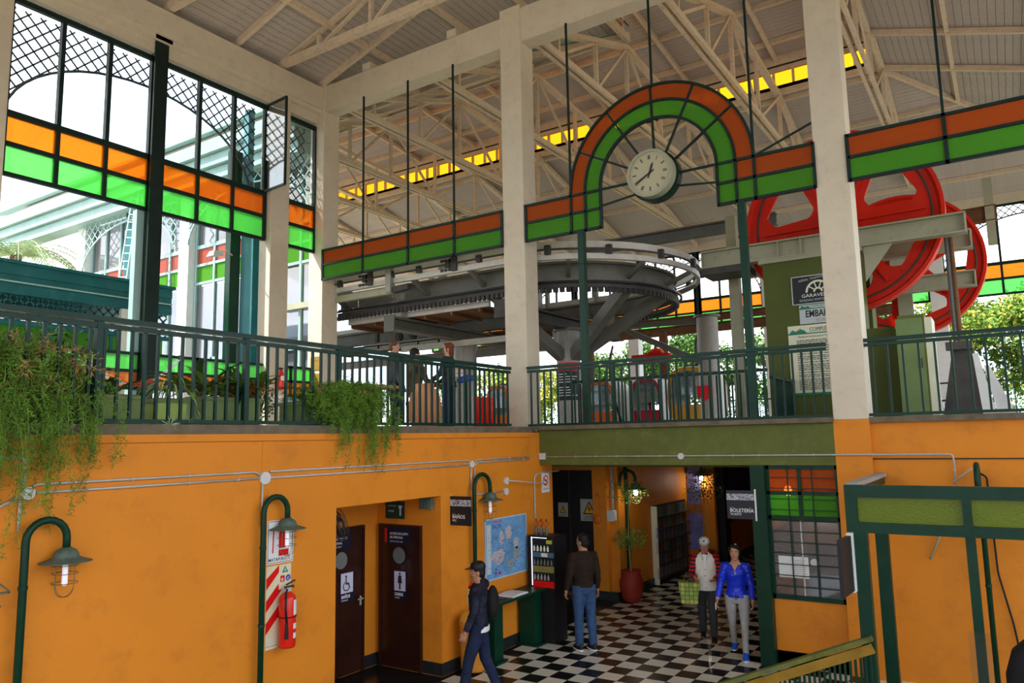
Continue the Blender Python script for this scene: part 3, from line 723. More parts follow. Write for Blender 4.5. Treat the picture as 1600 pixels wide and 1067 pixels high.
def disc(c, r, y0, y1, n=40): 
    return MB().prism([(r*math.cos(2*PI*i/n), r*math.sin(2*PI*i/n)) for i in range(n)], (c[0], y0, c[2]), EX, EZ, EY, y1-y0)
disc(cc, .44, 11.50, 11.66).build('case', M['rail'], ck)
disc(cc, .40, 11.34, 11.52).build('drum', M['cream'], ck)
q = MB(); n_ = 40
for rr, (ya, yb) in (((.355, .405), (11.31, 11.36)),):
    q.prism([(rr[1]*math.cos(2*PI*i/n_), rr[1]*math.sin(2*PI*i/n_)) for i in range(n_+1)]+[(rr[0]*math.cos(-2*PI*i/n_), rr[0]*math.sin(-2*PI*i/n_)) for i in range(n_+1)], (cc.x, ya, cc.z), EX, EZ, EY, yb-ya)
q.build('bezel', M['cream'], ck)
disc(cc, .357, 11.332, 11.345).build('face', mat('clock_face', (.46, .43, .29), .4, var=.04), ck)
hk = mat('clock_mark', (.05, .045, .04), .5)
def ray(a, r0, r1, w_, off=0):
    d = Vector((math.sin(a), 0, math.cos(a))); s = Vector((math.cos(a), 0, -math.sin(a)))*off
    return MB().bar(cc+d*r0+s+Vector((0, -.12, 0)), cc+d*r1+s+Vector((0, -.12, 0)), w_, .003, up=EY)
rom = {12: 3, 1: 1, 2: 2, 3: 3, 4: 3, 5: 2, 6: 2, 7: 3, 8: 4, 9: 2, 10: 2, 11: 2}
for h in range(1, 13):
    q = MB(); k = rom[h]
    for j in range(k): 
        r_ = ray(h*PI/6, .235, .305, .009, (j-(k-1)/2)*.016); q.add(r_.v, r_.f)
    q.build('hour_mark', hk, ck)
q = MB()
for j in range(60): r_ = ray(j*PI/30, .318, .328, .006); q.add(r_.v, r_.f)
q.build('minute_track', hk, ck)
def hand(a, r1, w_, nm):
    d = Vector((math.sin(a), 0, math.cos(a))); s = Vector((math.cos(a), 0, -math.sin(a)))
    P0 = cc+Vector((0, -.128, 0)); pts = [P0-d*.09-s*w_*.35, P0-d*.09+s*w_*.35, P0+d*r1*.7+s*w_*.6, P0+d*r1, P0+d*r1*.7-s*w_*.6]
    q = MB(); q.add(pts+[p+Vector((0, .003, 0)) for p in pts], [(0,1,2,3,4),(9,8,7,6,5)]+[(i, i+5, (i+1)%5+5, (i+1)%5) for i in range(5)]); return q.build(nm, hk, ck)
hand(2*PI*(12.67/12), .19, .035, 'hour_hand'); hand(2*PI*40/60, .29, .035, 'minute_hand')

# =================================================================== RAILINGS
def railing(name, p0, p1, label, z0=3.53, z1=4.50, sp=.135, posts=(), group='green balustrades', mt=None, second=True, zz=None):
    mt = mt or M['rail']; p0 = Vector((*p0, 0)); p1 = Vector((*p1, 0)); d = p1-p0; L_ = d.length; d.normalize()
    t = thing(name, ((p0.x+p1.x)/2, (p0.y+p1.y)/2, z0), label, 'railing', group); Z = Vector((0, 0, 1))
    MB().bar(p0+Z*(z1-.02), p1+Z*(z1-.02), .085, .05).build('handrail', mt, t)
    if second: MB().bar(p0+Z*(z1-.085), p1+Z*(z1-.085), .05, .045).build('upper_rail', mt, t)
    MB().bar(p0+Z*(z0+.02), p1+Z*(z0+.02), .05, .04).build('bottom_rail', mt, t)
    k = int(L_/sp); me = None
    for i in range(k+1):
        c = p0+d*(i+.5)*L_/(k+1)
        if me is None:
            o = MB().box((c.x-.014, c.y-.014, z0+.03), (c.x+.014, c.y+.014, z1-.06)).build('baluster', mt, t); me = o; c00 = c
        else:
            o = bpy.data.objects.new('baluster', me.data); COL.objects.link(o); o.parent = t; o.location = c-c00
    for s in posts:
        c = p0+d*s; MB().box((c.x-.03, c.y-.03, z0), (c.x+.03, c.y+.03, z1-.03)).build('post', mt, t)
        n = Vector((-d.y, d.x, 0)); MB().bar(c+Z*(z0+.45), c-n*.0+n*.32*(1 if n.x < 0 or n.y > 0 else -1)+Z*(z0-.05), .03, .03).build('post_brace', mt, t)
    return t
railing('railing', (XL-.06, -3.0), (XL-.06, 10.75), 'long dark green balustrade above the left orange wall, plants behind it', posts=(1.5, 4.1, 6.75, 8.4, 9.8, 11.0), z1=4.53)
railing('railing', (-7.25, 11.56), (-2.15, 11.56), 'dark green balustrade over the olive beam, under the clock', z1=4.60, sp=.14, posts=(1.7,))
railing('railing', (-1.66, 11.66), (3.2, 11.66), 'dark green balustrade at right over the orange wall', z1=4.62, sp=.2, posts=(2.4,))
railing('queue_railing', (-7.2, 13.1), (-3.4, 13.1), 'second green railing standing behind the balustrade under the clock', z0=FZ, z1=4.42, sp=.14, second=False, group=None)
railing('queue_railing', (-3.2, 12.6), (-3.2, 14.0), 'short green gate railing beside the olive pier with the notices', z0=FZ, z1=4.25, sp=.12, second=False, group=None)
railing('yard_railing', (-2.0, 27.9), (3.2, 27.9), 'far green railing in front of the trees, right of the red wheels', z0=FZ, z1=4.85, sp=.3, second=False, group=None)
railing('yard_railing', (-16, 27.9), (-3.0, 27.9), 'far green railing behind the gondola cabins', z0=FZ, z1=4.6, sp=.3, second=False, group=None)

# low glazed parapet along the outer wall of the platform
t = thing('glazed_parapet', (-12.95, 7.5, 4.3), 'low dark framed screen of green and orange panes along the outer edge behind the plants', 'glass panel')
for z in (4.33, 4.64, 4.95): MB().box((-12.98, 3.0, z-.02), (-12.92, 11.6, z+.03)).build('frame_rail', fm, t)
ys = [3.0+i*1.14 for i in range(8)]+[11.55]
for y in ys: MB().box((-12.98, y-.03, 4.33), (-12.92, y+.03, 4.98)).build('mullion', fm, t)
for a, b_ in zip(ys, ys[1:]):
    MB().box((-12.953, a+.03, 4.67), (-12.947, b_-.03, 4.93)).build('green_pane', M['g_green'], t)
    MB().box((-12.953, a+.03, 4.36), (-12.947, b_-.03, 4.62)).build('amber_pane', M['g_amber'], t)
# red and white chain hung across the opening
ch = thing('barrier_chain', (-10.5, 6.9, 4.4), 'red and white plastic chain sagging behind the planters', 'chain')
mats = [M['white_s'], M['red_s']]
A, B = at(138, 562, 0, -9.0), at(282, 560, 0, -9.0)
for i in range(30):
    s = i/29; p = A.lerp(B, s); p.z -= .42*4*s*(1-s)*.75; s2 = (i+1)/29; p2 = A.lerp(B, s2); p2.z -= .42*4*s2*(1-s2)*.75
    q = MB(); c = (p+p2)/2; d = (p2-p).normalized(); sd_ = Vector((0, 0, 1)) if i % 2 else Vector((1, 0, 0))
    n1 = (sd_-d*sd_.dot(d)).normalized(); pts = [c+d*math.cos(a)*.040+n1*math.sin(a)*.022 for a in [2*PI*k/10 for k in range(11)]]
    q.tube(pts, .007, 5, cap=False); q.build('link', mats[1 if 10 < i < 20 else 0], ch)
for P_ in (A, B):
    q = MB(); q.box((P_.x-.02, P_.y-.02, FZ), (P_.x+.02, P_.y+.02, P_.z+.04)); q.lathe((P_.x, P_.y, FZ), [(.12, 0), (.12, .02), (.02, .04)], 12)
    tag(q.build('chain_post', M['rail']), 'thin post holding the '+('left' if P_ is A else 'right')+' end of the plastic chain', 'post')

# =================================================================== OUTSIDE LEFT: teal kiosk roof, lattice, ladder
k = thing('teal_canopy', (-15.6, 5.5, 5.2), 'dark teal kiosk roof edge with lattice below, outside the left opening', 'canopy')
for za, zb, x in ((6.12, 6.30, -15.0), (6.30, 6.48, -15.03), (6.48, 6.68, -15.0)): MB().box((-18, -1.0, za), (x, 9.45, zb)).build('fascia_board', M['teal'], k)
MB().box((-18.2, -1.0, 6.68), (-14.95, 9.5, 6.74)).build('top_flashing', M['teal'], k)
MB().box((-15.0, -1.0, 6.33), (-14.985, 9.45, 6.36)).build('pale_line', M['teal_light'], k)
lattice(k, lambda u, z: Vector((-15.1, -1.0+u, z)), 10.4, 5.62, 6.12, .13, .035, mt=M['teal'])
MB().box((-15.14, -1, 5.56), (-15.06, 9.45, 5.64)).build('lattice_rail', M['teal'], k)
for i in range(9):
    y = -1.0+i*1.15
    MB().box((-15.105, y+.03, 5.2), (-15.095, y+1.12, 5.56)).build('green_pane', M['g_green_d'], k); MB().box((-15.13, y-.03, 5.15), (-15.07, y+.03, 5.6)).build('mullion', M['teal'], k)
MB().box((-15.14, -1, 5.12), (-15.06, 9.45, 5.2)).build('sill', M['teal'], k)
MB().box((-18, -1.0, FZ), (-17.9, 9.4, 6.1)).build('rear_panel', M['steel_dark'], k)
for y in (8.45, 2.6): MB().box((-15.2, y-.1, 3.3), (-15.0, y+.1, 6.12)).build('post', M['white_bright'], k)
ld = thing('ladder', (-16.5, 10.2, 6.6), 'thin pale teal ladder leaning against the facade beside the mast', 'ladder')
a0, a1 = at(186, 437, 1, 11.2), at(203, 335, 1, 11.4); b0, b1 = at(198, 437, 1, 11.2), at(213, 335, 1, 11.4)
a1 = a1+(a1-a0)*.6; b1 = b1+(b1-b0)*.6; a0 = a0-(a1-a0)*.8; b0 = b0-(b1-b0)*.8
dz = FZ-a0.z
MB().bar(a0, a1, .05, .04).build('side_rail', M['teal_light'], ld); MB().bar(b0, b1, .05, .04).build('side_rail', M['teal_light'], ld)
for i in range(1, 24): MB().bar(a0.lerp(a1, i/24), b0.lerp(b1, i/24), .03, .03).build('rung', M['teal_light'], ld)
# downpipes and spotlight near the column
q = MB(); q.box((-13.5, 10.05, FZ), (-13.35, 10.2, 10.6)); tag(q.build('corner_post', M['teal_blue']), 'sky blue post outside beside the left white column', 'post')
q = MB(); q.box((-13.62, 9.75, FZ), (-13.45, 10.0, 9.6)); tag(q.build('corner_post', M['gframe']), 'dark green post outside beside the sky blue post', 'post')
sp_ = thing('floodlight', (-13.4, 9.6, 7.2), 'small grey floodlight on a bent arm outside the left opening', 'lamp')
MB().tube([(-13.45, 9.8, 7.28), (-13.40, 9.62, 7.34), (-13.35, 9.45, 7.27)], .015, 6).build('arm', M['conduit'], sp_)
q = MB(); q.hexa([(-13.45, 9.18, 7.13), (-13.2, 9.18, 7.13), (-13.2, 9.42, 7.17), (-13.45, 9.42, 7.17), (-13.40, 9.22, 7.24), (-13.25, 9.22, 7.24), (-13.25, 9.42, 7.28), (-13.40, 9.42, 7.28)]); q.build('lamp_head', M['plastic'], sp_)

# =================================================================== MACHINERY: curved rail loop
RC = Vector((-8.3, 15.0, 0)); XE = -13.1
ST, SLt, SD = M['steel'], M['steel_light'], M['steel_dark']
def loop_pts(R_, z, n=30, y0=None):
    pts = [(x, RC.y-R_, z) for x in (XE, -12.2, -11, -9.6)]
    pts += [(RC.x+R_*math.sin(PI*i/n), RC.y-R_*math.cos(PI*i/n), z) for i in range(n+1)]
    return pts+[(x, RC.y+R_, z) for x in (-11, -14, -18, -22)]
def ribbon(R0, R1, z0, z1):
    a = loop_pts(R0, z0); b = loop_pts(R1, z0); c = loop_pts(R1, z1); d = loop_pts(R0, z1)
    return MB().rings([[Vector(a[i]), Vector(b[i]), Vector(c[i]), Vector(d[i])] for i in range(len(a))])
rl = thing('rail_loop', (RC.x, RC.y, 6.3), 'grey curved conveyor rail loop of the cable car station', 'rail')
ribbon(2.92, 3.0, 6.93, 7.06).build('upper_rail', M['rail_pale'], rl); ribbon(2.92, 3.0, 6.71, 6.82).build('upper_rail', M['rail_pale'], rl)
ribbon(2.36, 2.42, 6.40, 6.76).build('beam_web', ST, rl); ribbon(2.28, 2.5, 6.74, 6.79).build('beam_flange', ST, rl); ribbon(2.28, 2.5, 6.38, 6.43).build('beam_flange', ST, rl)
ribbon(2.44, 2.52, 6.26, 6.34).build('cable_tray', SD, rl); 
q = MB(); lp = loop_pts(2.47, 6.2, 60)
for a, b_ in zip(lp, lp[1:]):
    a, b_ = Vector(a), Vector(b_); k_ = max(1, int((b_-a).length/.11))
    for i in range(k_):
        c = a.lerp(b_, i/k_); q.box((c.x-.04, c.y-.04, 6.17), (c.x+.04, c.y+.04, 6.26))
q.build('drive_teeth', SD, rl)['kind'] = 'stuff'
ribbon(2.55, 2.60, 6.34, 6.38).build('cable', M['black'], rl); ribbon(3.02, 3.05, 6.88, 6.91).build('guide_rod', SD, rl)
MB().box((-13.0, RC.y-.4, 5.60), (-9.6, RC.y-.3, 5.74)).build('lower_pale_rail', M['rail_pale'], rl)
for sg in (-1, 1):
    xa = -13.0 if sg < 0 else -22
    MB().box((xa, RC.y+sg*1.1, 6.08), (-9.0, RC.y+sg*2.2, 6.11)).build('walkway_plate', M['rust'], rl); MB().box((xa, RC.y+sg*2.2, 6.08), (-8.9, RC.y+sg*2.27, 6.21)).build('walkway_edge', M['rail_pale'], rl)
    for i in range(12):
        x = -9.2-i*.75
        if x > xa: MB().box((x-.03, RC.y+sg*1.1, 6.0), (x+.03, RC.y+sg*2.2, 6.08)).build('walkway_joist', M['rust'], rl)
for i in range(20):
    x = -8.6-i*.78
    for yy in (RC.y-3.02, RC.y+3.02):
        if x < -13 and yy < 15: continue
        MB().box((x-.05, yy-.05, 6.83), (x+.05, yy+.05, 6.97)).build('rail_clip', SD, rl)
    if i % 3 == 1 and x > -13:
        q = MB()
        for k_ in range(3):
            for z in (6.78, 6.98): q.box((x-.2+k_*.1, RC.y-3.03, z-.02), (x-.14+k_*.1, RC.y-3.0, z+.03))
        q.box((x+.1, RC.y-3.06, 6.74), (x+.22, RC.y-2.98, 7.06)); q.build('joint_plate', SD, rl)['kind'] = 'stuff'
for i in range(1, 8):
    a = PI*i/8; x, y = RC.x+3.03*math.sin(a), RC.y-3.03*math.cos(a)
    MB().box((x-.05, y-.05, 6.80), (x+.05, y+.05, 6.98)).build('rail_clip', SD, rl)
for x in (-12.9, -10.4, -8.9):
    for s in (-1, 1): MB().bar((x, RC.y+s*2.3, 6.42), (x, RC.y+s*2.95, 6.75), .08, .1).build('bracket', ST, rl)
    for s in (1,): MB().box((x-.05, RC.y+s*2.7-.05, 5.9), (x+.05, RC.y+s*2.7+.05, 7.9)).build('hanger', SLt, rl)
for i in range(1, 6):
    a = PI*i/6; d = Vector((math.sin(a), -math.cos(a), 0)); MB().bar(RC+d*2.4+Vector((0, 0, 6.5)), RC+d*2.95+Vector((0, 0, 6.7)), .08, .08).build('bracket', ST, rl)
# light fitting on the straight rail
lt = thing('long_bracket_arm', (-11.5, 12.1, 6.5), 'pale steel arm and bracket running below the upper rail at left', 'bracket')
MB().box((-14.5, 11.95, 6.48), (-10.9, 12.05, 6.62)).build('arm', M['cream'], lt); MB().box((-11.05, 11.9, 6.5), (-10.9, 12.05, 7.0)).build('upright', SLt, lt); MB().bar((-10.9, 12, 6.55), (-10.45, 12, 6.58), .12, .12).build('tip', SD, lt)
def pillar(x, y, r, z1, label, mt=None, gus=True):
    p = thing('steel_pillar', (x, y, FZ), label, 'pillar', 'steel pillars of the station')
    MB().lathe((x, y, 0), [(r, FZ), (r, z1), (r*.96, z1+.01)], 28).build('shaft', mt or SLt, p, smooth=False)
    MB().lathe((x, y, 0), [(r*1.5, FZ), (r*1.5, FZ+.04)], 20).build('base_plate', ST, p)
    for i in range(4 if gus else 0):
        a = i*PI/2+.5; d = Vector((math.cos(a), math.sin(a), 0)); q = MB()
        q.prism([(r*.9, 0), (r*1.35, 0), (r*1.3, -.05), (r*.9, -.7)], (x, y, z1), d, (0, 0, 1), Vector((-d.y, d.x, 0)), .02); q.build('gusset', SLt, p)
    MB().lathe((x, y, 0), [(r*1.25, z1-.02), (r*1.25, z1+.04)], 20).build('cap_plate', ST, p)
    return p
p1 = pillar(-11.27, 15.0, .25, 5.75, 'round grey pillar behind the three people on the platform')
p2 = pillar(-8.3, 15.0, .27, 5.75, 'round grey pillar with a red and black notice, left of the left green post')
p3 = pillar(-6.55, 19.5, .28, 6.45, 'round grey pillar behind the yellow cabin', gus=False)
for x, l in ((-11.27, 'left'), (-8.3, 'right')):
    b_ = thing('cross_beam', (x, 15, 5.8), f'dark steel cross beam on top of the {l} round pillar, under the rail loop', 'beam', 'cross beams')
    q = MB(); q.box((x-.15, 12.3, 6.00), (x+.15, 17.7, 6.05)); q.box((x-.02, 12.3, 5.78), (x+.02, 17.7, 6.0)); q.box((x-.15, 12.3, 5.76), (x+.15, 17.7, 5.80)); q.box((x-.15, 12.26, 5.72), (x+.15, 12.3, 6.08)); q.build('i_section', ST if x < -10 else SD, b_)
    for s in (-1, 1): MB().box((x-.12, 15+s*2.35-.12, 6.06), (x+.12, 15+s*2.35+.12, 6.4)).build('saddle', SLt, b_)
# raking arms from pillar 2
for k_, a in enumerate((-.2, 1.05, 1.62)):
    d = Vector((math.sin(a), -math.cos(a), 0)); o = MB().bar(RC+d*.24+Vector((0, 0, 5.15)), RC+d*2.36+Vector((0, 0, 6.34)), .2, .24).build('raking_strut', ST)
    tag(o, ('leftmost', 'middle', 'rightmost')[k_]+' grey strut fanning up from the notice pillar to the rail loop', 'strut', 'raking struts')
# notices on pillars
nt_ = thing('pillar_notice', (-8.3, 14.7, 4.2), 'dark notice with red header wrapped on a grey pillar', 'sign')
def wrap(c, r, a0, a1, z0, z1, n=10):
    pts = [Vector((c[0]+r*math.cos(a0+(a1-a0)*i/n), c[1]+r*math.sin(a0+(a1-a0)*i/n), 0)) for i in range(n+1)]
    vs = [p+Vector((0, 0, z0)) for p in pts]+[p+Vector((0, 0, z1)) for p in pts]
    return MB().add(vs, [(i, i+1, i+n+2, i+n+1) for i in range(n)])
wrap((-8.3, 15), .278, 4.1, 6.2, 4.15, 5.0).build('panel', M['signblack'], nt_); wrap((-8.3, 15), .281, 4.1, 6.2, 4.80, 5.0).build('header', M['red_s'], nt_)
q = MB()
for i in range(9):
    if i == 4: continue
    w_ = wrap((-8.3, 15), .282, 4.25, 4.9+random.random()*1.1, 4.73-i*.06, 4.745-i*.06); q.add(w_.v, w_.f)
q.build('text_lines', M['white_s'], nt_)
n2 = thing('pillar_sign', (-11.27, 14.7, 4.9), 'small white sign with red lettering on the pillar behind the people', 'sign')
MB().box((-11.45, 14.68, 4.86), (-11.0, 14.70, 5.14)).build('board', M['white_s'], n2); MB().box((-11.45, 14.67, 5.10), (-11.0, 14.68, 5.14)).build('header', M['green_s'], n2)
text('LADO DE LA BOCINA', .055, (-11.43, 14.675, 5.02), EX, EZ, M['red_s'], n2, sx=.75); text('ZONA VEHICULO', .055, (-11.43, 14.675, 4.92), EX, EZ, M['red_s'], n2, sx=.85)
# rear structure: beams and posts
def ibeam(name, p, q_, h, w_, mt, label, cat='beam', group=None, tf=.03):
    b_ = thing(name, p, label, cat, group); p, q_ = Vector(p), Vector(q_)
    MB().bar(p, q_, .03, h-2*tf).build('web', mt, b_)
    for s in (-1, 1): MB().bar(p+Vector((0, 0, s*(h-tf)/2)), q_+Vector((0, 0, s*(h-tf)/2)), w_, tf).build('flange', mt, b_)
    return b_
ibeam('steel_beam', (-8.6, 16.6, 8.02), (-3.9, 16.6, 7.98), .28, .2, ST, 'grey steel beam under the clock, above the curved rail', tf=.04)
q = MB(); q.box((-4.55, 15.0, FZ), (-4.35, 15.2, 7.75)); q.box((-4.62, 14.95, 6.7), (-4.3, 15.2, 6.75)); tag(q.build('steel_post', M['cream']), 'yellowish steel box post beside the right green post', 'post')
ibeam('steel_beam', (-20, 24.5, 6.9), (-2.5, 24.5, 6.9), .3, .24, M['rust'], 'rusty beam crossing low behind the cabins, under yellow panes')
ibeam('steel_beam', (-20, 25.2, 7.35), (-2.5, 25.2, 7.35), .25, .2, M['rust'], 'upper rusty beam crossing in front of the rear green panes')
ibeam('steel_beam', (-20, 19.0, 6.0), (-9.6, 19.0, 6.0), .25, .2, SLt, 'pale walkway beam behind the left machinery')
for x, l in ((-15.6, 'left of the round pillars'), (-12.4, 'between the two round pillars'), (-9.6, 'behind the orange cabins'), (-5.2, 'right of the yellow cabin')):
    q = MB(); q.box((x-.12, 23.9, FZ), (x+.12, 24.1, 6.8)); tag(q.build('steel_post', M['rust']), 'brown steel post '+l, 'post', 'brown steel posts')
for x, l in ((-13.6, 'at the left end of the loop'), (-10.9, 'above the left cross beam'), (-10.35, 'paired, above the left cross beam')):
    q = MB(); q.box((x-.09, 17.0, 5.9), (x+.09, 17.2, 8.6)); tag(q.build('hanger_post', SLt), 'pale vertical hanger '+l, 'post', 'pale hangers')
o = MB().bar((-8.9, 19.5, 6.3), (-6.6, 19.3, 5.2), .1, .16).build('diagonal_brace', M['steel']); tag(o, 'grey diagonal brace running down to the pillar behind the yellow cabin', 'beam')
o = MB().bar((-8.9, 19.6, 6.45), (-6.6, 19.5, 6.35), .14, .14).build('horizontal_arm', M['steel']); tag(o, 'grey horizontal arm at the top of the pillar behind the yellow cabin', 'beam')
q = MB(); q.box((-9.4, 20.9, 5.55), (-8.2, 21.1, 5.75)); q.hexa([(-8.9, 20.85, 5.75), (-8.4, 20.85, 5.75), (-8.4, 21.15, 5.75), (-8.9, 21.15, 5.75), (-8.7, 20.9, 5.9), (-8.5, 20.9, 5.9), (-8.5, 21.1, 5.9), (-8.7, 21.1, 5.9)])
tag(q.build('red_guide', M['red']), 'red guide bar hanging behind the raking struts', 'machine part')
# small sheave row at left behind
sh = thing('sheave_train', (-13.8, 16.2, 6.0), 'row of small dark rollers on a steel beam at far left of the machinery', 'machine part')
MB().box((-15.8, 16.1, 5.98), (-12.2, 16.3, 6.16)).build('carrier_beam', SLt, sh)
for i, r_ in enumerate((.12, .12, .17, .24)):
    x = -14.4+i*.52
    q = MB(); q.prism([(r_*math.cos(2*PI*k_/20), r_*math.sin(2*PI*k_/20)) for k_ in range(20)], (x, 16.05, 6.16+r_), EX, EZ, EY, .1); q.prism([(r_*.6*math.cos(2*PI*k_/16), r_*.6*math.sin(2*PI*k_/16)) for k_ in range(16)], (x, 16.02, 6.16+r_), EX, EZ, EY, .03); q.build('roller', SD, sh)
MB().bar((-15.3, 16.15, 6.2), (-15.3, 16.15, 6.6), .1, .1).build('lever', SD, sh); MB().bar((-15.3, 16.15, 6.6), (-14.2, 16.15, 6.45), .1, .1).build('lever', SD, sh)

# =================================================================== OLIVE PIER, DRIVE WHEELS, CREAM BEAMS
pr = thing('olive_pier', (-2.5, 14.7, FZ), 'square olive green concrete pier carrying the drive wheels, notices on its face', 'pier')
MB().box((-3.6, 14.0, FZ), (-1.95, 14.52, 6.42)).build('block', M['olive_dark'], pr); MB().box((-3.6, 15.0, FZ), (-1.95, 15.5, 6.42)).build('block', M['olive_dark'], pr); MB().box((-3.66, 13.95, 6.42), (-1.9, 14.55, 6.50)).build('cap', M['cream'], pr)
q = MB(); q.box((-1.95, 14.0, FZ), (-1.46, 14.5, 5.02)); q.box((-1.95, 14.02, 5.02), (-1.5, 14.48, 5.06)); tag(q.build('olive_block', M['olive_dark']), 'low dark olive block between the right column and the pale cabinet', 'block')
WH = thing('drive_wheel', (-2.3, 14.75, 5.5), 'large red spoked bullwheel in front, partly behind the right column', 'wheel', 'red cable wheels')
def bullwheel(root, c, R_, y, a0, mt, span=None, nsp=6):
    c = Vector((c[0], y, c[1])); n = 56
    def P(r, a, dy=0): return (r*math.cos(a), r*math.sin(a))
    rim = MB(); prof = [(R_, -.13), (R_, .13), (R_-.06, .13), (R_-.10, .04), (R_-.34, .03), (R_-.34, -.03), (R_-.10, -.04), (R_-.06, -.13)]
    rg = []
    for i in range(n+1):
        a = 2*PI*i/n; rg.append([c+Vector((r*math.cos(a), dy, r*math.sin(a))) for r, dy in prof])
    rim.rings(rg, cap=False); rim.build('rim', mt, root)
    hub = MB(); hub.prism([P(.30, 2*PI*i/24) for i in range(24)], c-Vector((0, .16, 0)), EX, EZ, EY, .32); hub.prism([P(.16, 2*PI*i/20) for i in range(20)], c-Vector((0, .3, 0)), EX, EZ, EY, .2); hub.build('hub', mt, root)
    ri, ro = .25, R_-.30; N_ = 48
    for k_ in range(nsp):
        am = a0+2*PI*(k_+.5)/nsp; ha = PI/nsp
        A1, A2, B_ = (ro+.05, am-.46), (ro+.05, am+.46), (.42, am)
        tri = [Vector(P(*A1)), Vector(P(*A2)), Vector(P(*B_))]; ch_ = (tri[0]+tri[1]+tri[2])/3
        def inh(t_):   # rounded triangle radius in direction t_
            d = Vector((math.cos(t_), math.sin(t_))); best = 9
            for e in range(3):
                p_, q_ = tri[e], tri[(e+1) % 3]; ed = q_-p_; nn = Vector((ed.y, -ed.x)).normalized()
                if nn.dot(p_-ch_) < 0: nn = -nn
                dn = d.dot(nn)
                if dn > 1e-4: best = min(best, nn.dot(p_-ch_)/dn)
            return min(best, .46) if best < 8 else .2
        def outb(t_):
            lo, hi = 0.0, 2.5
            for _ in range(22):
                m_ = (lo+hi)/2; p_ = ch_+Vector((math.cos(t_), math.sin(t_)))*m_; rr_ = p_.length; an = (math.atan2(p_.y, p_.x)-am+PI) % (2*PI)-PI
                if ri < rr_ < ro and abs(an) < ha: lo = m_
                else: hi = m_
            return lo
        cor = [P(r_, am+s_*ha) for r_ in (ri, ro) for s_ in (-1, 1)]
        ts = sorted([2*PI*i/N_ for i in range(N_)]+[math.atan2(y_-ch_.y, x_-ch_.x) % (2*PI) for x_, y_ in cor])
        hl = [ch_+Vector((math.cos(t_), math.sin(t_)))*inh(t_) for t_ in ts]; ol = [ch_+Vector((math.cos(t_), math.sin(t_)))*outb(t_) for t_ in ts]
        q = MB(); n2_ = len(ts); W_ = lambda l, yy: [c+Vector((p_.x, yy, p_.y)) for p_ in l]
        vs = W_(hl, -.03)+W_(ol, -.03)+W_(hl, .03)+W_(ol, .03); fs = []
        for i in range(n2_):
            j = (i+1) % n2_; fs += [(i, j, n2_+j, n2_+i), (2*n2_+i, 3*n2_+i, 3*n2_+j, 2*n2_+j), (i, 2*n2_+i, 2*n2_+j, j)]
        q.add(vs, fs); q.build('web_sector', mt, root)
        a = a0+2*PI*k_/nsp; MB().bar(c+Vector((.3*math.cos(a), -.06, .3*math.sin(a))), c+Vector((ro*math.cos(a), -.06, ro*math.sin(a))), .06, .06, up=(0, 1, 0)).build('spoke_rib', mt, root)
    g_ = MB(); rr = R_-.2; pts = [c+Vector((rr*math.cos(2*PI*i/n), -.05, rr*math.sin(2*PI*i/n))) for i in range(n+1)]; g_.tube(pts, .018, 5, cap=False); g_.build('rim_rib', M['steel_dark'], root)
bullwheel(WH, (-2.33, 7.17), 1.70, 14.75, .02, M['red'])
W2 = thing('return_wheel', (-1.75, 19, 5.6), 'second red spoked wheel farther back, lower right of the front wheel', 'wheel', 'red cable wheels')
bullwheel(W2, (-1.75, 7.05), 1.62, 19.0, .35, M['red'])
MB().box((-1.95, 18.3, 6.9), (-1.55, 18.9, 7.2)).build('axle_block', M['cream'], W2); MB().box((-1.9, 18.75, 3.46), (-1.6, 18.85, 6.9)).build('support_leg', M['cream'], W2)
for i, (y, x0, x1, z, l) in enumerate(((14.05, -4.75, -.33, 6.66, 'cream steel beam across the front of the red wheel'), (15.35, -4.3, -.3, 6.66, 'cream steel beam behind the front red wheel'), (18.2, -3.2, -.35, 6.45, 'rear cream steel beam in front of the second red wheel'))):
    b_ = ibeam('machine_beam', (x0, y, z), (x1, y, z), .34, .22, M['cream'], l, group='beams of the wheel drive', tf=.03)
    for x in (x0+.02, -3.3, -2.9, x1-.02): MB().box((x-.01, y-.1, z-.15), (x+.01, y+.1, z+.15)).build('stiffener', M['cream'], b_)
    if i == 0:
        q = MB(); q.prism([(0, 0), (.45, 0), (0, -.6)], (-1.88, y-.02, z-.17), EX, EZ, EY, .04); q.build('gusset', M['cream'], b_)
        MB().box((-4.75, y-.12, z-.30), (-3.9, y+.6, z-.17)).build('end_tray', SD, b_)
for x, y, z0, z1, l in ((-.62, 14.3, 4.75, 6.5, 'threaded brown steel rod column under the end of the front cream beam'),):
    rd = thing('tension_rod', (x, y, z0), l, 'rod'); MB().box((x-.06, y-.05, z0), (x+.01, y+.05, z1)).build('channel', SD, rd); MB().tube([(x+.04, y-.02, z0), (x+.04, y-.02, z1)], .035, 8).build('rod', M['rust'], rd)
    q = MB()
    for i in range(60): q.box((x-.03, y-.055, z0+.03*i), (x+.0, y-.05, z0+.03*i+.012))
    q.build('thread_marks', SLt, rd); MB().box((x-.18, y-.08, 4.62), (x+.2, y+.1, z0)).build('foot_block', SD, rd)
ob = thing('steel_strut', (-.5, 14.6, FZ), 'broad dark steel stanchion right of the red wheels, under the rod', 'post')
q = MB(); q.hexa([(-.95, 14.4, FZ), (-.35, 14.4, FZ), (-.35, 14.6, FZ), (-.95, 14.6, FZ), (-.72, 14.4, 4.62), (-.42, 14.4, 4.62), (-.42, 14.6, 4.62), (-.72, 14.6, 4.62)]); q.build('web', SD, ob)
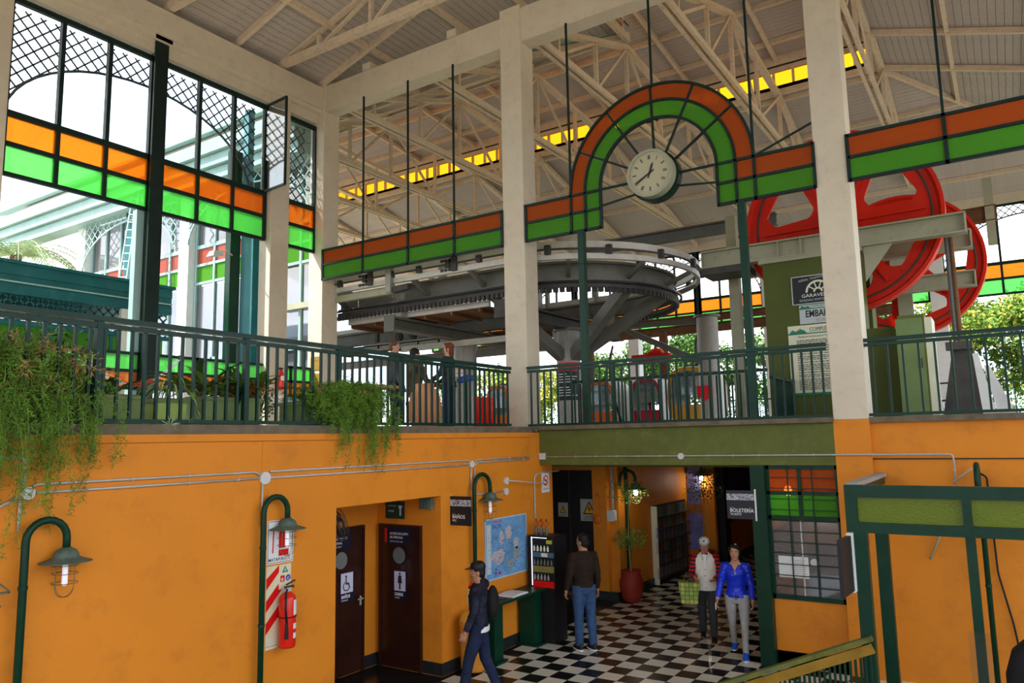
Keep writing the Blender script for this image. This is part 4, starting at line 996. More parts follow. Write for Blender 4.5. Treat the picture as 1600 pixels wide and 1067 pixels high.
q = MB(); q.hexa([(-.36, 14.38, FZ), (-.16, 14.38, FZ), (-.16, 14.6, FZ), (-.36, 14.6, FZ), (-.44, 14.38, 4.55), (-.36, 14.38, 4.55), (-.36, 14.6, 4.55), (-.44, 14.6, 4.55)]); q.build('pale_edge', M['white_bright'], ob)
q = MB(); q.hexa([(-.15, 14.45, FZ), (.12, 14.45, FZ), (.12, 14.6, FZ), (-.15, 14.6, FZ), (-.30, 14.45, 4.35), (-.22, 14.45, 4.35), (-.22, 14.6, 4.35), (-.30, 14.6, 4.35)]); q.build('pale_plate', M['plastic'], ob)
ibeam('steel_beam', (-3.3, 22, 8.6), (.14, 22, 8.7), .4, .22, M['rust'], 'ochre beam seen through the upper opening of the red wheel')
q = MB(); q.box((-.1, 21.9, 7.9), (.1, 22.1, 9.6)); tag(q.build('steel_post', M['cream']), 'cream steel post right of the front red wheel', 'post')
cb = thing('control_cabinet', (-1.35, 13.6, FZ), 'pale olive metal cabinet under the red wheel, right of the right column', 'cabinet')
MB().box((-1.40, 13.5, FZ), (-1.02, 14.1, 5.16)).build('body', M['olive'], cb); MB().box((-1.43, 13.47, FZ+.1), (-1.05, 13.5, 5.1)).build('door', M['planter'], cb); MB().box((-1.02, 13.5, FZ), (-.92, 14.1, 5.1)).build('side_panel', M['cream_s'], cb); MB().box((-1.12, 13.44, 4.3), (-1.09, 13.47, 4.45)).build('handle', SD, cb)
# notices on pier
def board(name, x0, x1, z0, z1, y, mt, label, cat='sign', th=.015):
    s = thing(name, ((x0+x1)/2, y, z0), label, cat); MB().box((x0, y-th, z0), (x1, y, z1)).build('board', mt, s); return s
PY = 13.995
s = board('makers_sign', -3.10, -2.28, 5.60, 6.10, PY, M['signblack'], 'black framed sign with half wheel emblem on the olive pier')
for a, b_ in (((-3.10, 5.60), (-2.28, 5.60)), ((-3.10, 6.10), (-2.28, 6.10)), ((-3.10, 5.6), (-3.10, 6.1)), ((-2.28, 5.6), (-2.28, 6.1))): MB().bar((a[0], PY-.018, a[1]), (b_[0], PY-.018, b_[1]), .015, .015).build('border', M['grey_s'], s)
yy = PY-.017; q = MB(); c_ = Vector((-2.66, yy, 5.80))
q.prism([(.21*math.cos(PI*i/20), .21*math.sin(PI*i/20)) for i in range(21)]+[(.175*math.cos(PI-PI*i/20), .175*math.sin(PI-PI*i/20)) for i in range(21)], c_, EX, EZ, (0, -1, 0), .003)
q.prism([(.08*math.cos(PI*i/12), .08*math.sin(PI*i/12)) for i in range(13)]+[(.05*math.cos(PI-PI*i/12), .05*math.sin(PI-PI*i/12)) for i in range(13)], c_, EX, EZ, (0, -1, 0), .003)
for i in range(1, 5): 
    a = PI*i/5; q.bar(c_+Vector((.06*math.cos(a), -.002, .06*math.sin(a))), c_+Vector((.19*math.cos(a), -.002, .19*math.sin(a))), .02, .004, up=EY)
q.build('emblem', M['cream_s'], s)
text('GARAVENTA', .085, (-2.66, yy, 5.715), EX, EZ, M['white_s'], s, align='CENTER', sx=1.15); text('GOLDAU SWITZERLAND', .055, (-2.66, yy, 5.645), EX, EZ, M['grey_s'], s, align='CENTER', sx=1.05)
text('AERIAL TRAMWAYS', .055, (-2.98, yy, 6.0), (1, 0, .12), (-.12, 0, 1), M['grey_s'], s)
s = board('boarding_sign', -3.0, -2.2, 5.24, 5.58, PY, M['grey_s'], 'pale sign reading EMBARQUE on the olive pier')
text('EMBARQUE', .17, (-2.9, yy, 5.36), EX, EZ, M['signblack'], s, sx=.72, bold=.004); text('BOARDING', .09, (-2.72, yy, 5.265), EX, EZ, M['steel_light'], s, sx=.8); text('COMPLEJO TELEFERICO', .05, (-2.80, yy, 5.535), EX, EZ, M['green_s'], s, sx=.9)
MB().prism([(0, 0), (.2, 0), (.15, .05), (.10, .03), (.05, .06)], (-3.0, yy, 5.51), EX, EZ, (0, -1, 0), .003).build('hill_emblem', M['green_s'], s); MB().box((-3.0, yy-.003, 5.50), (-2.2, yy, 5.515)).build('green_line', M['green_s'], s)
s = board('rules_notice', -3.22, -2.0, 3.98, 5.22, PY-.001, M['cream_s'], 'tall cream notice of rules headed COMPLEJO TELEFERICO on the olive pier')
text('COMPLEJO TELEFERICO', .105, (-2.85, yy, 5.10), EX, EZ, M['signblack'], s, sx=.72); MB().box((-3.22, yy-.003, 5.06), (-2.0, yy, 5.08)).build('green_line', M['green_s'], s)
MB().prism([(0, 0), (.34, 0), (.28, .07), (.2, .10), (.14, .05), (.08, .09)], (-3.22, yy, 5.06), EX, EZ, (0, -1, 0), .003).build('hill_emblem', M['green_s'], s); MB().prism([(0, 0), (.1, .06), (.06, .01)], (-3.08, yy-.002, 5.13), EX, EZ, (0, -1, 0), .003).build('sun_emblem', M['yellow_s'], s)
text('Normas de Conducta para los Usuarios de Medios de Elevacion', .05, (-3.05, yy, 5.0), EX, EZ, M['signblack'], s, sx=.7)
q = MB(); z = 4.95
while z > 4.05:
    x = -3.08
    for k_ in range(random.randint(8, 14)):
        w_ = random.uniform(.03, .09)
        if x+w_ > -2.05: break
        q.box((x, yy-.002, z-.009), (x+w_, yy, z+.005)); x += w_+.012
    z -= random.choice((.03, .03, .03, .045))
o = q.build('text_lines', M['steel_dark'], s); o['kind'] = 'stuff'; MB().box((-3.22, yy-.003, 3.98), (-2.0, yy, 4.02)).build('green_line', M['green_s'], s)

# =================================================================== GONDOLA CABINS
def cabin(x, y, s, mt, label, w=1.1, panel=None):
    c = thing('gondola_cabin', (x, y, FZ+.12), label, 'gondola', 'parked gondola cabins'); z0 = FZ+.12; H = 1.75*s; hw = w*s/2; D = .8*s
    def prof(f, dy=0):   # barrel outline in XZ
        pts = []
        for i in range(24):
            a = 2*PI*i/24; ca, sa = math.cos(a), math.sin(a)
            pts.append((f*hw*math.copysign(abs(ca)**.55, ca), H/2+f*H/2*math.copysign(abs(sa)**.75, sa)))
        return pts
    P = lambda pts, yy: [Vector((x+a, yy, z0+b)) for a, b in pts]
    q = MB(); q.rings([P(prof(.90), y-D), P(prof(.99), y-D*.7), P(prof(1.0), y), P(prof(.99), y+D*.7), P(prof(.90), y+D)], cap=False)
    q.build('shell', [M['plastic']], c, smooth=True)
    for yy in (y-D, y+D):
        q = MB(); o1, i1 = prof(.93), prof(.80); n = 24
        v = P(o1, yy-.03)+P(i1, yy-.03)+P(o1, yy+.03)+P(i1, yy+.03); f = []
        for i in range(n):
            j = (i+1) % n; f += [(i, j, n+j, n+i), (2*n+i, 3*n+i, 3*n+j, 2*n+j), (i, 2*n+i, 2*n+j, j), (n+i, n+j, 3*n+j, 3*n+i)]
        q.add(v, f); q.build('hoop_frame', mt, c)
        q = MB(); q.prism([p for p in prof(.81) if p[1] <= H*.40]+[], (x, yy, z0), EX, EZ, EY, .02); q.build('lower_panel', mt, c)
        q = MB(); q.prism([p for p in prof(.81) if p[1] >= H*.40], (x, yy, z0), EX, EZ, EY, .01); q.build('window', M['g_refl'], c)
        MB().box((x-.015, yy-.02, z0+.1), (x+.015, yy+.02, z0+H*.93)).build('door_seam', M['black'], c)
    MB().box((x-hw*.5, y-.2, z0+H), (x+hw*.5, y+.2, z0+H+.06)).build('roof_rack', M['black'], c)
    MB().tube([(x, y, z0+H), (x, y, z0+H+.7), (x+.15, y, z0+H+1.2)], .04, 8).build('hanger_arm', M['steel_dark'], c)
    MB().box((x-.3, y-.3, FZ), (x+.3, y+.3, z0+.05)).build('parking_foot', M['black'], c)
M['cab_or'] = mat('cabin_orange', (.62, .13, .01), .3, var=.05); M['cab_mag'] = mat('cabin_crimson', (.35, .015, .03), .3, var=.05); M['cab_yel'] = mat('cabin_yellow', (.55, .27, .01), .3, var=.05)
cabin(-12.75, 24.0, .95, M['red_s'], 'red gondola cabin, leftmost, by the notice pillar')
cabin(-11.35, 23.4, .95, M['cab_or'], 'orange gondola cabin, second from the left')
cabin(-9.75, 23.4, .95, M['cab_mag'], 'crimson gondola cabin between the orange and yellow ones', w=1.2)
cabin(-7.6, 21.5, 1.0, M['cab_yel'], 'yellow gondola cabin, rightmost and nearest', w=1.35)
cabin(-14.9, 22.5, .95, M['cab_or'], 'orange gondola cabin half hidden by the middle column')
bn = thing('red_hanging_box', (-6.6, 19.2, 4.4), 'small red box mounted on the pillar behind the yellow cabin', 'box'); q = MB(); q.prism([(-.2, .25), (.2, .25), (.2, 0), (0, -.14), (-.2, 0)], (-6.6, 19.15, 4.35), EX, EZ, EY, .06); q.build('body', M['red_s'], bn)
mk = thing('bicycle', (-1.9, 22.5, FZ), 'silver bicycle parked behind the steel stanchion', 'bicycle')
def wheel_(x, y, z, r, par): 
    MB().tube([(x+r*math.cos(2*PI*i/20), y, z+r*math.sin(2*PI*i/20)) for i in range(21)], .025, 6, cap=False).build('wheel', M['black'], par)
mk.name = 'bicycle'; bx_ = -1.9; wheel_(bx_-.5, 22.5, FZ+.33, .31, mk); wheel_(bx_+.5, 22.5, FZ+.33, .31, mk); q = MB()
for a, b_ in (((-.5, .33), (-.2, .85)), ((-.2, .85), (.3, .8)), ((.3, .8), (0, .33)), ((0, .33), (-.2, .85)), ((0, .33), (-.5, .33)), ((.5, .33), (.35, 1.0)), ((.25, 1.02), (.45, 1.0))): q.tube([(bx_+a[0], 22.5, FZ+a[1]), (bx_+b_[0], 22.5, FZ+b_[1])], .02, 6)
q.build('frame', M['white_s'], mk); MB().box((bx_-.32, 22.44, FZ+.88), (bx_-.1, 22.56, FZ+.93)).build('saddle', M['black'], mk)
# =================================================================== LOWER LEVEL: doors, signs, lamps, furniture
WX = XL   # wall face
def mdoor(n, o, u, nrm, w_, h, base):
    """flush wooden door with a round window; o = lower corner, u = along the leaf"""
    o, u, nrm = Vector(o), Vector(u), Vector(nrm); Z = Vector((0, 0, 1)); d = structE(f'door_{n}', o+u*w_/2)
    def slab(a, b_, za, zb, t0, t1, nm, mt): return MB().hexa([o+u*a+nrm*t0+Z*za, o+u*b_+nrm*t0+Z*za, o+u*b_+nrm*t1+Z*za, o+u*a+nrm*t1+Z*za, o+u*a+nrm*t0+Z*zb, o+u*b_+nrm*t0+Z*zb, o+u*b_+nrm*t1+Z*zb, o+u*a+nrm*t1+Z*zb]).build(nm, mt, d)
    slab(.04, w_-.04, .01, h-.04, .0, .04, 'leaf', M['wood'])
    for a, b_ in ((0, .04), (w_-.04, w_)): slab(a, b_, 0, h, 0, .06, 'jamb', M['wood'])
    slab(.04, w_-.04, h-.04, h, 0, .06, 'head_jamb', M['wood'])
    c = o+u*w_*.5+Z*1.62+nrm*.04
    q = MB(); n_ = 24; q.prism([(.14*math.cos(2*PI*i/n_), .14*math.sin(2*PI*i/n_)) for i in range(n_)], c, u, Z, nrm, .012); q.build('porthole_ring', M['black'], d)
    q = MB(); q.prism([(.12*math.cos(2*PI*i/n_), .12*math.sin(2*PI*i/n_)) for i in range(n_)], c+nrm*.012, u, Z, nrm, .004); q.build('porthole_glass', mat('frosted_pane', (.16, .18, .17), .3), d)
    return d, slab
bx0 = XL-1.25
d1, sl1 = mdoor(1, (bx0+.001, 7.50, .0), (0, 1, 0), (1, 0, 0), .95, 2.08, 'a')
MB().box((bx0+.04, 8.36, .93), (bx0+.055, 8.39, 1.06)).build('handle_plate', M['conduit'], d1); MB().tube([(bx0+.05, 8.375, 1.03), (bx0+.10, 8.375, 1.03), (bx0+.10, 8.27, 1.03)], .01, 6).build('handle', M['conduit'], d1)
d2, sl2 = mdoor(2, (-8.22, RY1-.001, .0), (1, 0, 0), (0, -1, 0), .82, 2.07, 'b')
# door signs
def wsign(name, o, u, nrm, w_, h, mt, label, t=.006):
    o, u, nrm = Vector(o), Vector(u).normalized(), Vector(nrm); Z = Vector((0, 0, 1))
    s = thing(name, o+u*w_/2, label, 'sign')
    MB().hexa([o, o+u*w_, o+u*w_+nrm*t, o+nrm*t, o+Z*h, o+u*w_+Z*h, o+u*w_+nrm*t+Z*h, o+nrm*t+Z*h]).build('board', mt, s)
    def P(a, b_, k=1): return o+u*a+Z*b_+nrm*(t+.0008*k)
    def rect(a, b_, c, d, mt2, nm, k=1): 
        q = MB(); p0, p1 = P(a, b_, k), P(c, d, k)
        q.hexa([p0-nrm*.001, P(c, b_, k)-nrm*.001, P(c, b_, k), p0, P(a, d, k)-nrm*.001, p1-nrm*.001, p1, P(a, d, k)]); return q.build(nm, mt2, s)
    def poly(pts, mt2, nm, k=2):
        return MB().prism(pts, o+nrm*t, u, Z, nrm, .0008*k).build(nm, mt2, s)
    def tx(st, size, a, b_, mt2, sx=1, al='LEFT', bold=0): return text(st, size, P(a, b_, 1), u, Z, mt2, s, sx=sx, align=al, bold=bold, ext=.0006)
    return s, rect, poly, tx
def circ(cx, cy, r, n=20, a0=0, a1=2*PI): return [(cx+r*math.cos(a0+(a1-a0)*i/n), cy+r*math.sin(a0+(a1-a0)*i/n)) for i in range(n)]
navy = mat('sign_navy', (.012, .014, .035), .35, var=.05); lil = mat('sign_lilac_white', (.62, .62, .80), .4, var=.03)
EYv, EXv = (0, 1, 0), (1, 0, 0)
dx = bx0+.042
s, rect, poly, tx = wsign('staff_sign', (dx, 7.62, 1.78), EYv, EXv, .55, .24, navy, 'dark staff only sign at the top of the left toilet door')
tx('ACCESO EXCLUSIVO', .048, .10, .13, M['white_s'], sx=.85); tx('DEL PERSONAL', .048, .10, .07, M['white_s'], sx=.85); tx('STAFF ACCESS ONLY', .028, .10, .025, lil)
s, rect, poly, tx = wsign('toilet_sign', (dx, 7.96, 1.02), EYv, EXv, .28, .42, navy, 'BAÑOS sign with wheelchair symbol on the left door')
rect(.02, .13, .26, .41, lil, 'white_panel')
poly(circ(.12, .36, .018), M['signblack'], 'symbol_head'); q_ = [(.11, .34), (.13, .34), (.135, .27), (.18, .27), (.20, .19), (.18, .185), (.165, .245), (.115, .245)]; poly(q_, M['signblack'], 'symbol_body')
poly(circ(.13, .225, .07, 20, PI*.6, PI*1.95)+circ(.13, .225, .055, 20, PI*1.95, PI*.6), M['signblack'], 'symbol_wheel')
tx('BAÑOS', .062, .03, .06, M['white_s'], sx=.85, bold=.002); tx('DISABLED', .03, .03, .02, M['white_s'])
dy = RY1-.042
s, rect, poly, tx = wsign('staff_sign', (-8.10, dy, 1.78), EXv, (0, -1, 0), .50, .25, navy, 'dark staff only sign at the top of the right toilet door')
tx('ACCESO EXCLUSIVO', .048, .10, .14, M['white_s'], sx=.8); tx('DEL PERSONAL', .048, .10, .085, M['white_s'], sx=.8); tx('STAFF ACCESS ONLY', .028, .10, .03, lil); rect(.0, .02, .04, .23, M['red_s'], 'red_stripe')
s, rect, poly, tx = wsign('toilet_sign', (-7.93, dy, .98), EXv, (0, -1, 0), .26, .42, navy, 'DAMAS sign with woman symbol on the right door')
rect(.02, .13, .24, .41, lil, 'white_panel'); poly(circ(.13, .375, .018), M['signblack'], 'symbol_head'); poly([(.10, .35), (.16, .35), (.165, .29), (.175, .24), (.145, .24), (.145, .15), (.115, .15), (.115, .24), (.085, .24), (.095, .29)], M['signblack'], 'symbol_body')
tx('DAMAS', .062, .03, .06, M['white_s'], sx=.8, bold=.002); tx('LADIES', .03, .03, .02, M['white_s'])
s, rect, poly, tx = wsign('door_plaque', (-8.12, RY1-.003, 2.15), EXv, (0, -1, 0), .38, .26, mat('plaque_green', (.01, .05, .03), .4), 'small dark green house shaped plaque over the right toilet door', t=.012)
poly([(-.02, .2), (.06, .26), (.14, .22), (.24, .31), (.40, .2)], MATS['plaque_green'], 'gable', 5); tx('DAMAS', .05, .05, .18, lil); tx('LADIES', .04, .05, .1, lil); poly(circ(.30, .18, .035), lil, 'figure'); rect(.285, .05, .315, .15, lil, 'figure_body')
q = MB(); q.box((-7.38, RY1-.10, 2.32), (-7.16, RY1-.02, 2.48)); q.box((-7.35, RY1-.12, 2.34), (-7.19, RY1-.10, 2.46)); tag(q.build('extractor_box', M['lampgrey']), 'small grey vent box at the top right of the toilet recess', 'vent')
fan = thing('wall_fan', (XL-1.0, 7.05, 2.2), 'dark round fan seen edge on at the top left of the toilet recess', 'fan')
R_f = Matrix.Rotation(.5, 3, 'Z') @ Matrix.Rotation(1.25, 3, 'Y')
cF = Vector((XL-.42, 7.16, 2.24))
for r_ in (.20, .14, .08): MB().tube([cF+R_f @ Vector((r_*math.cos(2*PI*i/20), r_*math.sin(2*PI*i/20), .06)) for i in range(21)], .006, 5, cap=False).build('guard_ring', M['steel_dark'], fan)
MB().tube([cF+R_f @ Vector((.21*math.cos(2*PI*i/20), .21*math.sin(2*PI*i/20), 0)) for i in range(21)], .012, 5, cap=False).build('guard_rim', M['steel_dark'], fan)
for k_ in range(3):
    q = MB(); a = k_*2*PI/3; q.add([cF+R_f @ Vector(v) for v in ((.03*math.cos(a), .03*math.sin(a), 0), (.18*math.cos(a-.3), .18*math.sin(a-.3), .02), (.18*math.cos(a+.5), .18*math.sin(a+.5), -.03))]+[cF+R_f @ Vector((v[0], v[1], v[2]-.004)) for v in ((.03*math.cos(a), .03*math.sin(a), 0), (.18*math.cos(a-.3), .18*math.sin(a-.3), .02), (.18*math.cos(a+.5), .18*math.sin(a+.5), -.03))], [(0, 1, 2), (5, 4, 3), (0, 3, 4, 1), (1, 4, 5, 2), (2, 5, 3, 0)]); q.build('blade', M['black'], fan)
MB().bar(cF+R_f @ Vector((0, 0, -.14)), cF, .09, .09).build('motor', M['black'], fan); MB().bar(cF+R_f @ Vector((0, 0, -.14)), Vector((bx0+.0, 6.95, 2.4)), .03, .03).build('bracket', M['black'], fan)
# hanging / projecting black signs
def blacksign(name, o, u, w_, h, label, t1, t2, s1, s2, board):
    s, rect, poly, tx = wsign(name, o, u, (0, -1, 0), w_, h, board, label, t=.02)
    rect(.0, h*.66, w_, h*.88, mat('sign_pattern', (.5, .5, .56), .4, var=.75, scale=38), 'patterned_band')
    for i in range(26):
        cx, cz = random.uniform(.03, w_-.03), random.uniform(h*.69, h*.85); r = random.uniform(.008, .018)
        poly(circ(cx, cz, r, 10, 0, 4.5)+circ(cx, cz, r*.6, 10, 4.5, 0), board, 'pattern_curl', 3)['kind'] = 'stuff'
    tx(t1, s1, w_*.10, h*.24, M['white_s'], sx=.95, bold=.0008); tx(t2, s2, w_*.10, h*.13, M['white_s']); rect(w_*.10, h*.385, w_*.26, h*.395, M['conduit'], 'small_line')
    return s
s = blacksign('toilets_sign', (-7.05, 9.02, 2.07), EXv, .38, .42, 'black BAÑOS sign with patterned band projecting from the orange corner', 'BAÑOS', 'WC', .075, .045, M['signblack'])
MB().box((-7.05, 9.0, 2.07), (-7.035, 9.03, 2.5)).build('edge_bracket', M['plastic'], s)
s = blacksign('tickets_sign', (-3.70, 11.5, 2.06), EXv, .42, .42, 'dark BOLETERÍA tickets sign hanging from the green door post', 'BOLETERÍA', 'TICKETS', .075, .045, mat('sign_slate', (.03, .034, .042), .4, var=.05))
MB().box((-3.28, 11.47, 2.04), (-3.262, 11.51, 2.50)).build('white_edge', M['white_s'], s)
# green frame posts of the corridor opening and ticket window
q = MB(); q.box((-3.335, 11.5, 0), (-3.13, 11.75, 2.85)); tag(q.build('door_post', M['gframe']), 'thick dark green post between corridor and ticket window', 'post')
tw = thing('ticket_window', (-2.63, 11.66, .9), 'ticket office window with green frame, bars and orange and green upper panes', 'window')
G = M['gframe']
def tb_(x0, x1, z0, z1, mt, nm, y0=11.62, y1=11.68): return MB().box((x0, y0, z0), (x1, y1, z1)).build(nm, mt, tw)
for z0, z1 in ((.93, 1.0), (2.06, 2.12), (2.42, 2.47), (2.79, 2.86)): tb_(-3.13, -2.13, z0, z1, G, 'frame_rail')
for x in (-3.13, -2.17): tb_(x, x+.04, .93, 2.86, G, 'frame_stile')
tb_(-2.69, -2.64, 2.12, 2.8, G, 'mullion'); tb_(-2.69, -2.67, 1.0, 2.06, M['conduit'], 'sliding_stile')
for a, b_ in ((-3.09, -2.69), (-2.64, -2.17)):
    tb_(a, b_, 2.12, 2.42, M['g_green_d'], 'green_pane', 11.645, 11.651); tb_(a, b_, 2.47, 2.79, M['g_orange'], 'orange_pane', 11.645, 11.651)
tb_(-3.09, -2.17, 1.0, 2.06, M['g_refl'], 'clear_pane', 11.645, 11.651)
for i in range(2): x = -2.82+i*.34; tb_(x-.008, x+.008, .97, 2.83, M['rail'], 'bar', 11.59, 11.61)
for i in range(11): z = 1.12+i*.155; tb_(-3.12, -2.13, z-.006, z+.006, M['rail'], 'bar', 11.60, 11.615)
s, rect, poly, tx = wsign('window_poster', (-3.03, 11.638, 1.24), EXv, (0, -1, 0), .42, .30, M['white_s'], 'white paper notice stuck inside the ticket window', t=.002)
for i in range(7): rect(.22, .06+i*.03, .22+random.uniform(.1, .18), .068+i*.03, M['steel_light'], 'text_line')
q = MB(); q.prism(circ(0, 0, .055, 24), (-2.53, 11.64, 1.47), EXv, (0, 0, 1), (0, -1, 0), .004); tag(q.build('speak_hole_cover', M['plastic']), 'round pale disc on the ticket window pane', 'disc')
q = MB(); q.box((-3.13, 11.66, 0), (-1.66, 11.67, .2)); struct('baseboard_front', q, M['gframe'])
# booth interior
ct = thing('booth_counter', (-2.4, 12.6, 0), 'pale counter inside the ticket office', 'counter'); MB().box((-3.1, 12.2, .85), (-1.75, 12.9, .9)).build('worktop', M['plastic'], ct); MB().box((-3.0, 12.75, 0), (-1.8, 12.85, .85)).build('panel', M['plastic'], ct)
ch_ = thing('office_chair', (-2.85, 13.4, 0), 'dark office chair inside the ticket office, left side', 'chair'); MB().box((-3.05, 13.2, .45), (-2.65, 13.6, .52)).build('seat', M['black'], ch_); MB().box((-3.05, 13.55, .6), (-2.65, 13.62, 1.5)).build('backrest', M['black'], ch_); MB().tube([(-2.85, 13.4, 0), (-2.85, 13.4, .45)], .03, 8).build('stem', M['steel'], ch_); MB().lathe((-2.85, 13.4, 0), [(.25, 0), (.25, .03), (.04, .08)], 10).build('foot', M['black'], ch_)
bl = thing('booth_lamp', (-2.95, 12.1, 2.7), 'lit lamp glowing behind the orange pane of the ticket window', 'lamp'); MB().ell((-2.93, 12.05, 2.45), (.06, .06, .08)).build('bulb', M['bulb'], bl, smooth=True); MB().tube([(-2.93, 12.05, 2.53), (-2.93, 12.05, 2.8)], .01, 6).build('cord', M['black'], bl)

# ---- conduits
def pipe(name, pts, r, mt, label, cat='pipe', clips=0):
    t = thing(name, pts[0], label, cat); P = [Vector(p) for p in pts]; out = [P[0]]
    for i in range(1, len(P)-1):
        a, b_, c = P[i-1], P[i], P[i+1]; rr = min(.06, (b_-a).length*.4, (c-b_).length*.4); p = b_+(a-b_).normalized()*rr; q_ = b_+(c-b_).normalized()*rr
        for k_ in range(5): s = k_/4; out.append(p*(1-s)**2+b_*2*s*(1-s)+q_*s*s)
    out.append(P[-1]); MB().tube(out, r, 8).build('tube', mt, t, smooth=True)
    L_ = sum((P[i+1]-P[i]).length for i in range(len(P)-1)); 
    for k_ in range(clips):
        s = (k_+.5)/clips*L_; i = 0
        while s > (P[i+1]-P[i]).length: s -= (P[i+1]-P[i]).length; i += 1
        d = (P[i+1]-P[i]).normalized(); c = P[i]+d*s; MB().tube([c-d*.012, c+d*.012], r*1.45, 8).build('clip', mt, t)
    return t
def jbox(c, nrm, label, r=.055, sq=False):
    q = MB(); c = Vector(c); nrm = Vector(nrm); u = Vector((0, 0, 1)).cross(nrm)
    if sq: q.prism([(-r, -r), (r, -r), (r, r), (-r, r)], c, u, (0, 0, 1), nrm, .05)
    else: q.prism(circ(0, 0, r, 20), c, u, (0, 0, 1), nrm, .035)
    return tag(q.build('junction_box', M['plastic']), label, 'junction box', 'junction boxes on the conduits')
px_ = XL+.02; CN = M['conduit']
J1, J2, J3 = (px_-.02, 3.18, 2.93), (px_-.02, 5.63, 2.93), (px_-.02, 9.52, 2.94)
jbox(J1, (1, 0, 0), 'round junction box half hidden by hanging fern above the first lamp'); jbox(J2, (1, 0, 0), 'round white junction box above the lamp by the fire extinguisher', .07); jbox(J3, (1, 0, 0), 'round junction box above the lamp by the map')
pipe('conduit', [(px_, 3.25, 2.93), (px_, 5.56, 2.93)], .012, CN, 'lower grey conduit between the first two junction boxes', clips=4)
pipe('conduit', [(px_, 3.2, 2.97), (px_, 3.24, 3.0), (px_, 5.5, 3.0), (px_, 5.58, 2.96)], .012, CN, 'upper grey conduit between the first two junction boxes', clips=4)
pipe('conduit', [(px_, 5.70, 2.93), (px_, 9.46, 2.93)], .012, CN, 'lower grey conduit running over the toilet opening', clips=6)
pipe('conduit', [(px_, 5.70, 3.0), (px_, 9.4, 3.0), (px_, 9.47, 2.97)], .012, CN, 'upper grey conduit running over the toilet opening', clips=6)
pipe('conduit', [(px_, 9.57, 2.93), (px_, 9.66, 3.0), (px_, 11.2, 3.0)], .012, CN, 'grey conduit from the map lamp to the square box', clips=4)
pipe('conduit', [(px_, 9.56, 2.90), (px_, 9.68, 2.96), (px_, 11.2, 2.96)], .012, CN, 'second grey conduit just below, ending at the square box', clips=4)
pipe('conduit', [(px_, 3.12, 2.9), (px_, 3.12, 2.62)], .012, CN, 'short conduit dropping to the first lamp')
pipe('conduit', [(px_, 3.14, 2.98), (px_, 3.14, 3.24), (px_, 1.5, 3.24)], .014, CN, 'conduit turning left at the top of the wall behind the fern')
pipe('conduit', [(px_, 3.1, 2.90), (px_, 2.9, 2.80), (px_, 1.5, 2.80)], .014, CN, 'lower conduit leaving the picture at left', clips=2)
pipe('conduit', [(px_, 5.60, 2.88), (px_, 5.60, 2.4)], .012, CN, 'short conduit dropping beside the extinguisher lamp')
pipe('conduit', [(px_, 9.50, 2.88), (px_, 9.50, 2.55)], .012, CN, 'short conduit dropping to the map lamp')
pipe('conduit', [(px_, 9.60, 2.88), (px_, 9.60, 2.47), (px_, 10.38, 2.47)], .012, CN, 'conduit bending right under the arch of the map lamp')
jbox((XL, 10.46, 2.46), (1, 0, 0), 'round grey box at the end of the bent conduit above the map', .06)
pipe('conduit', [(XL, 10.50, 2.63), (XL+.12, 10.52, 2.63), (XL+.12, 11.6, 2.52)], .010, M['plastic'], 'thin white bar with round end plate above the map')
jbox((XL, 10.48, 2.63), (1, 0, 0), 'round white wall plate above the map', .06)
pipe('conduit', [(px_, 12.2, 2.72), (px_, 11.55, 2.72), (px_, 11.35, 2.66), (px_, 11.35, .85)], .014, CN, 'vertical grey conduit between the map and the drinks stand', clips=5)
jbox((px_-.02, 11.36, .80), (1, 0, 0), 'small grey box low on the wall beside the green table', .04)
jbox((-6.98, 11.58, 3.0), (0, -1, 0), 'square white box at the left end of the olive beam', .055, True)
jbox((-4.42, 11.58, 2.99), (0, -1, 0), 'round white box in the middle of the olive beam', .05)
pipe('conduit', [(-6.9, 11.56, 2.99), (-.68, 11.56, 3.0), (-.68, 11.60, 2.6)], .012, CN, 'long pale conduit along the olive beam and the right wall', clips=17)

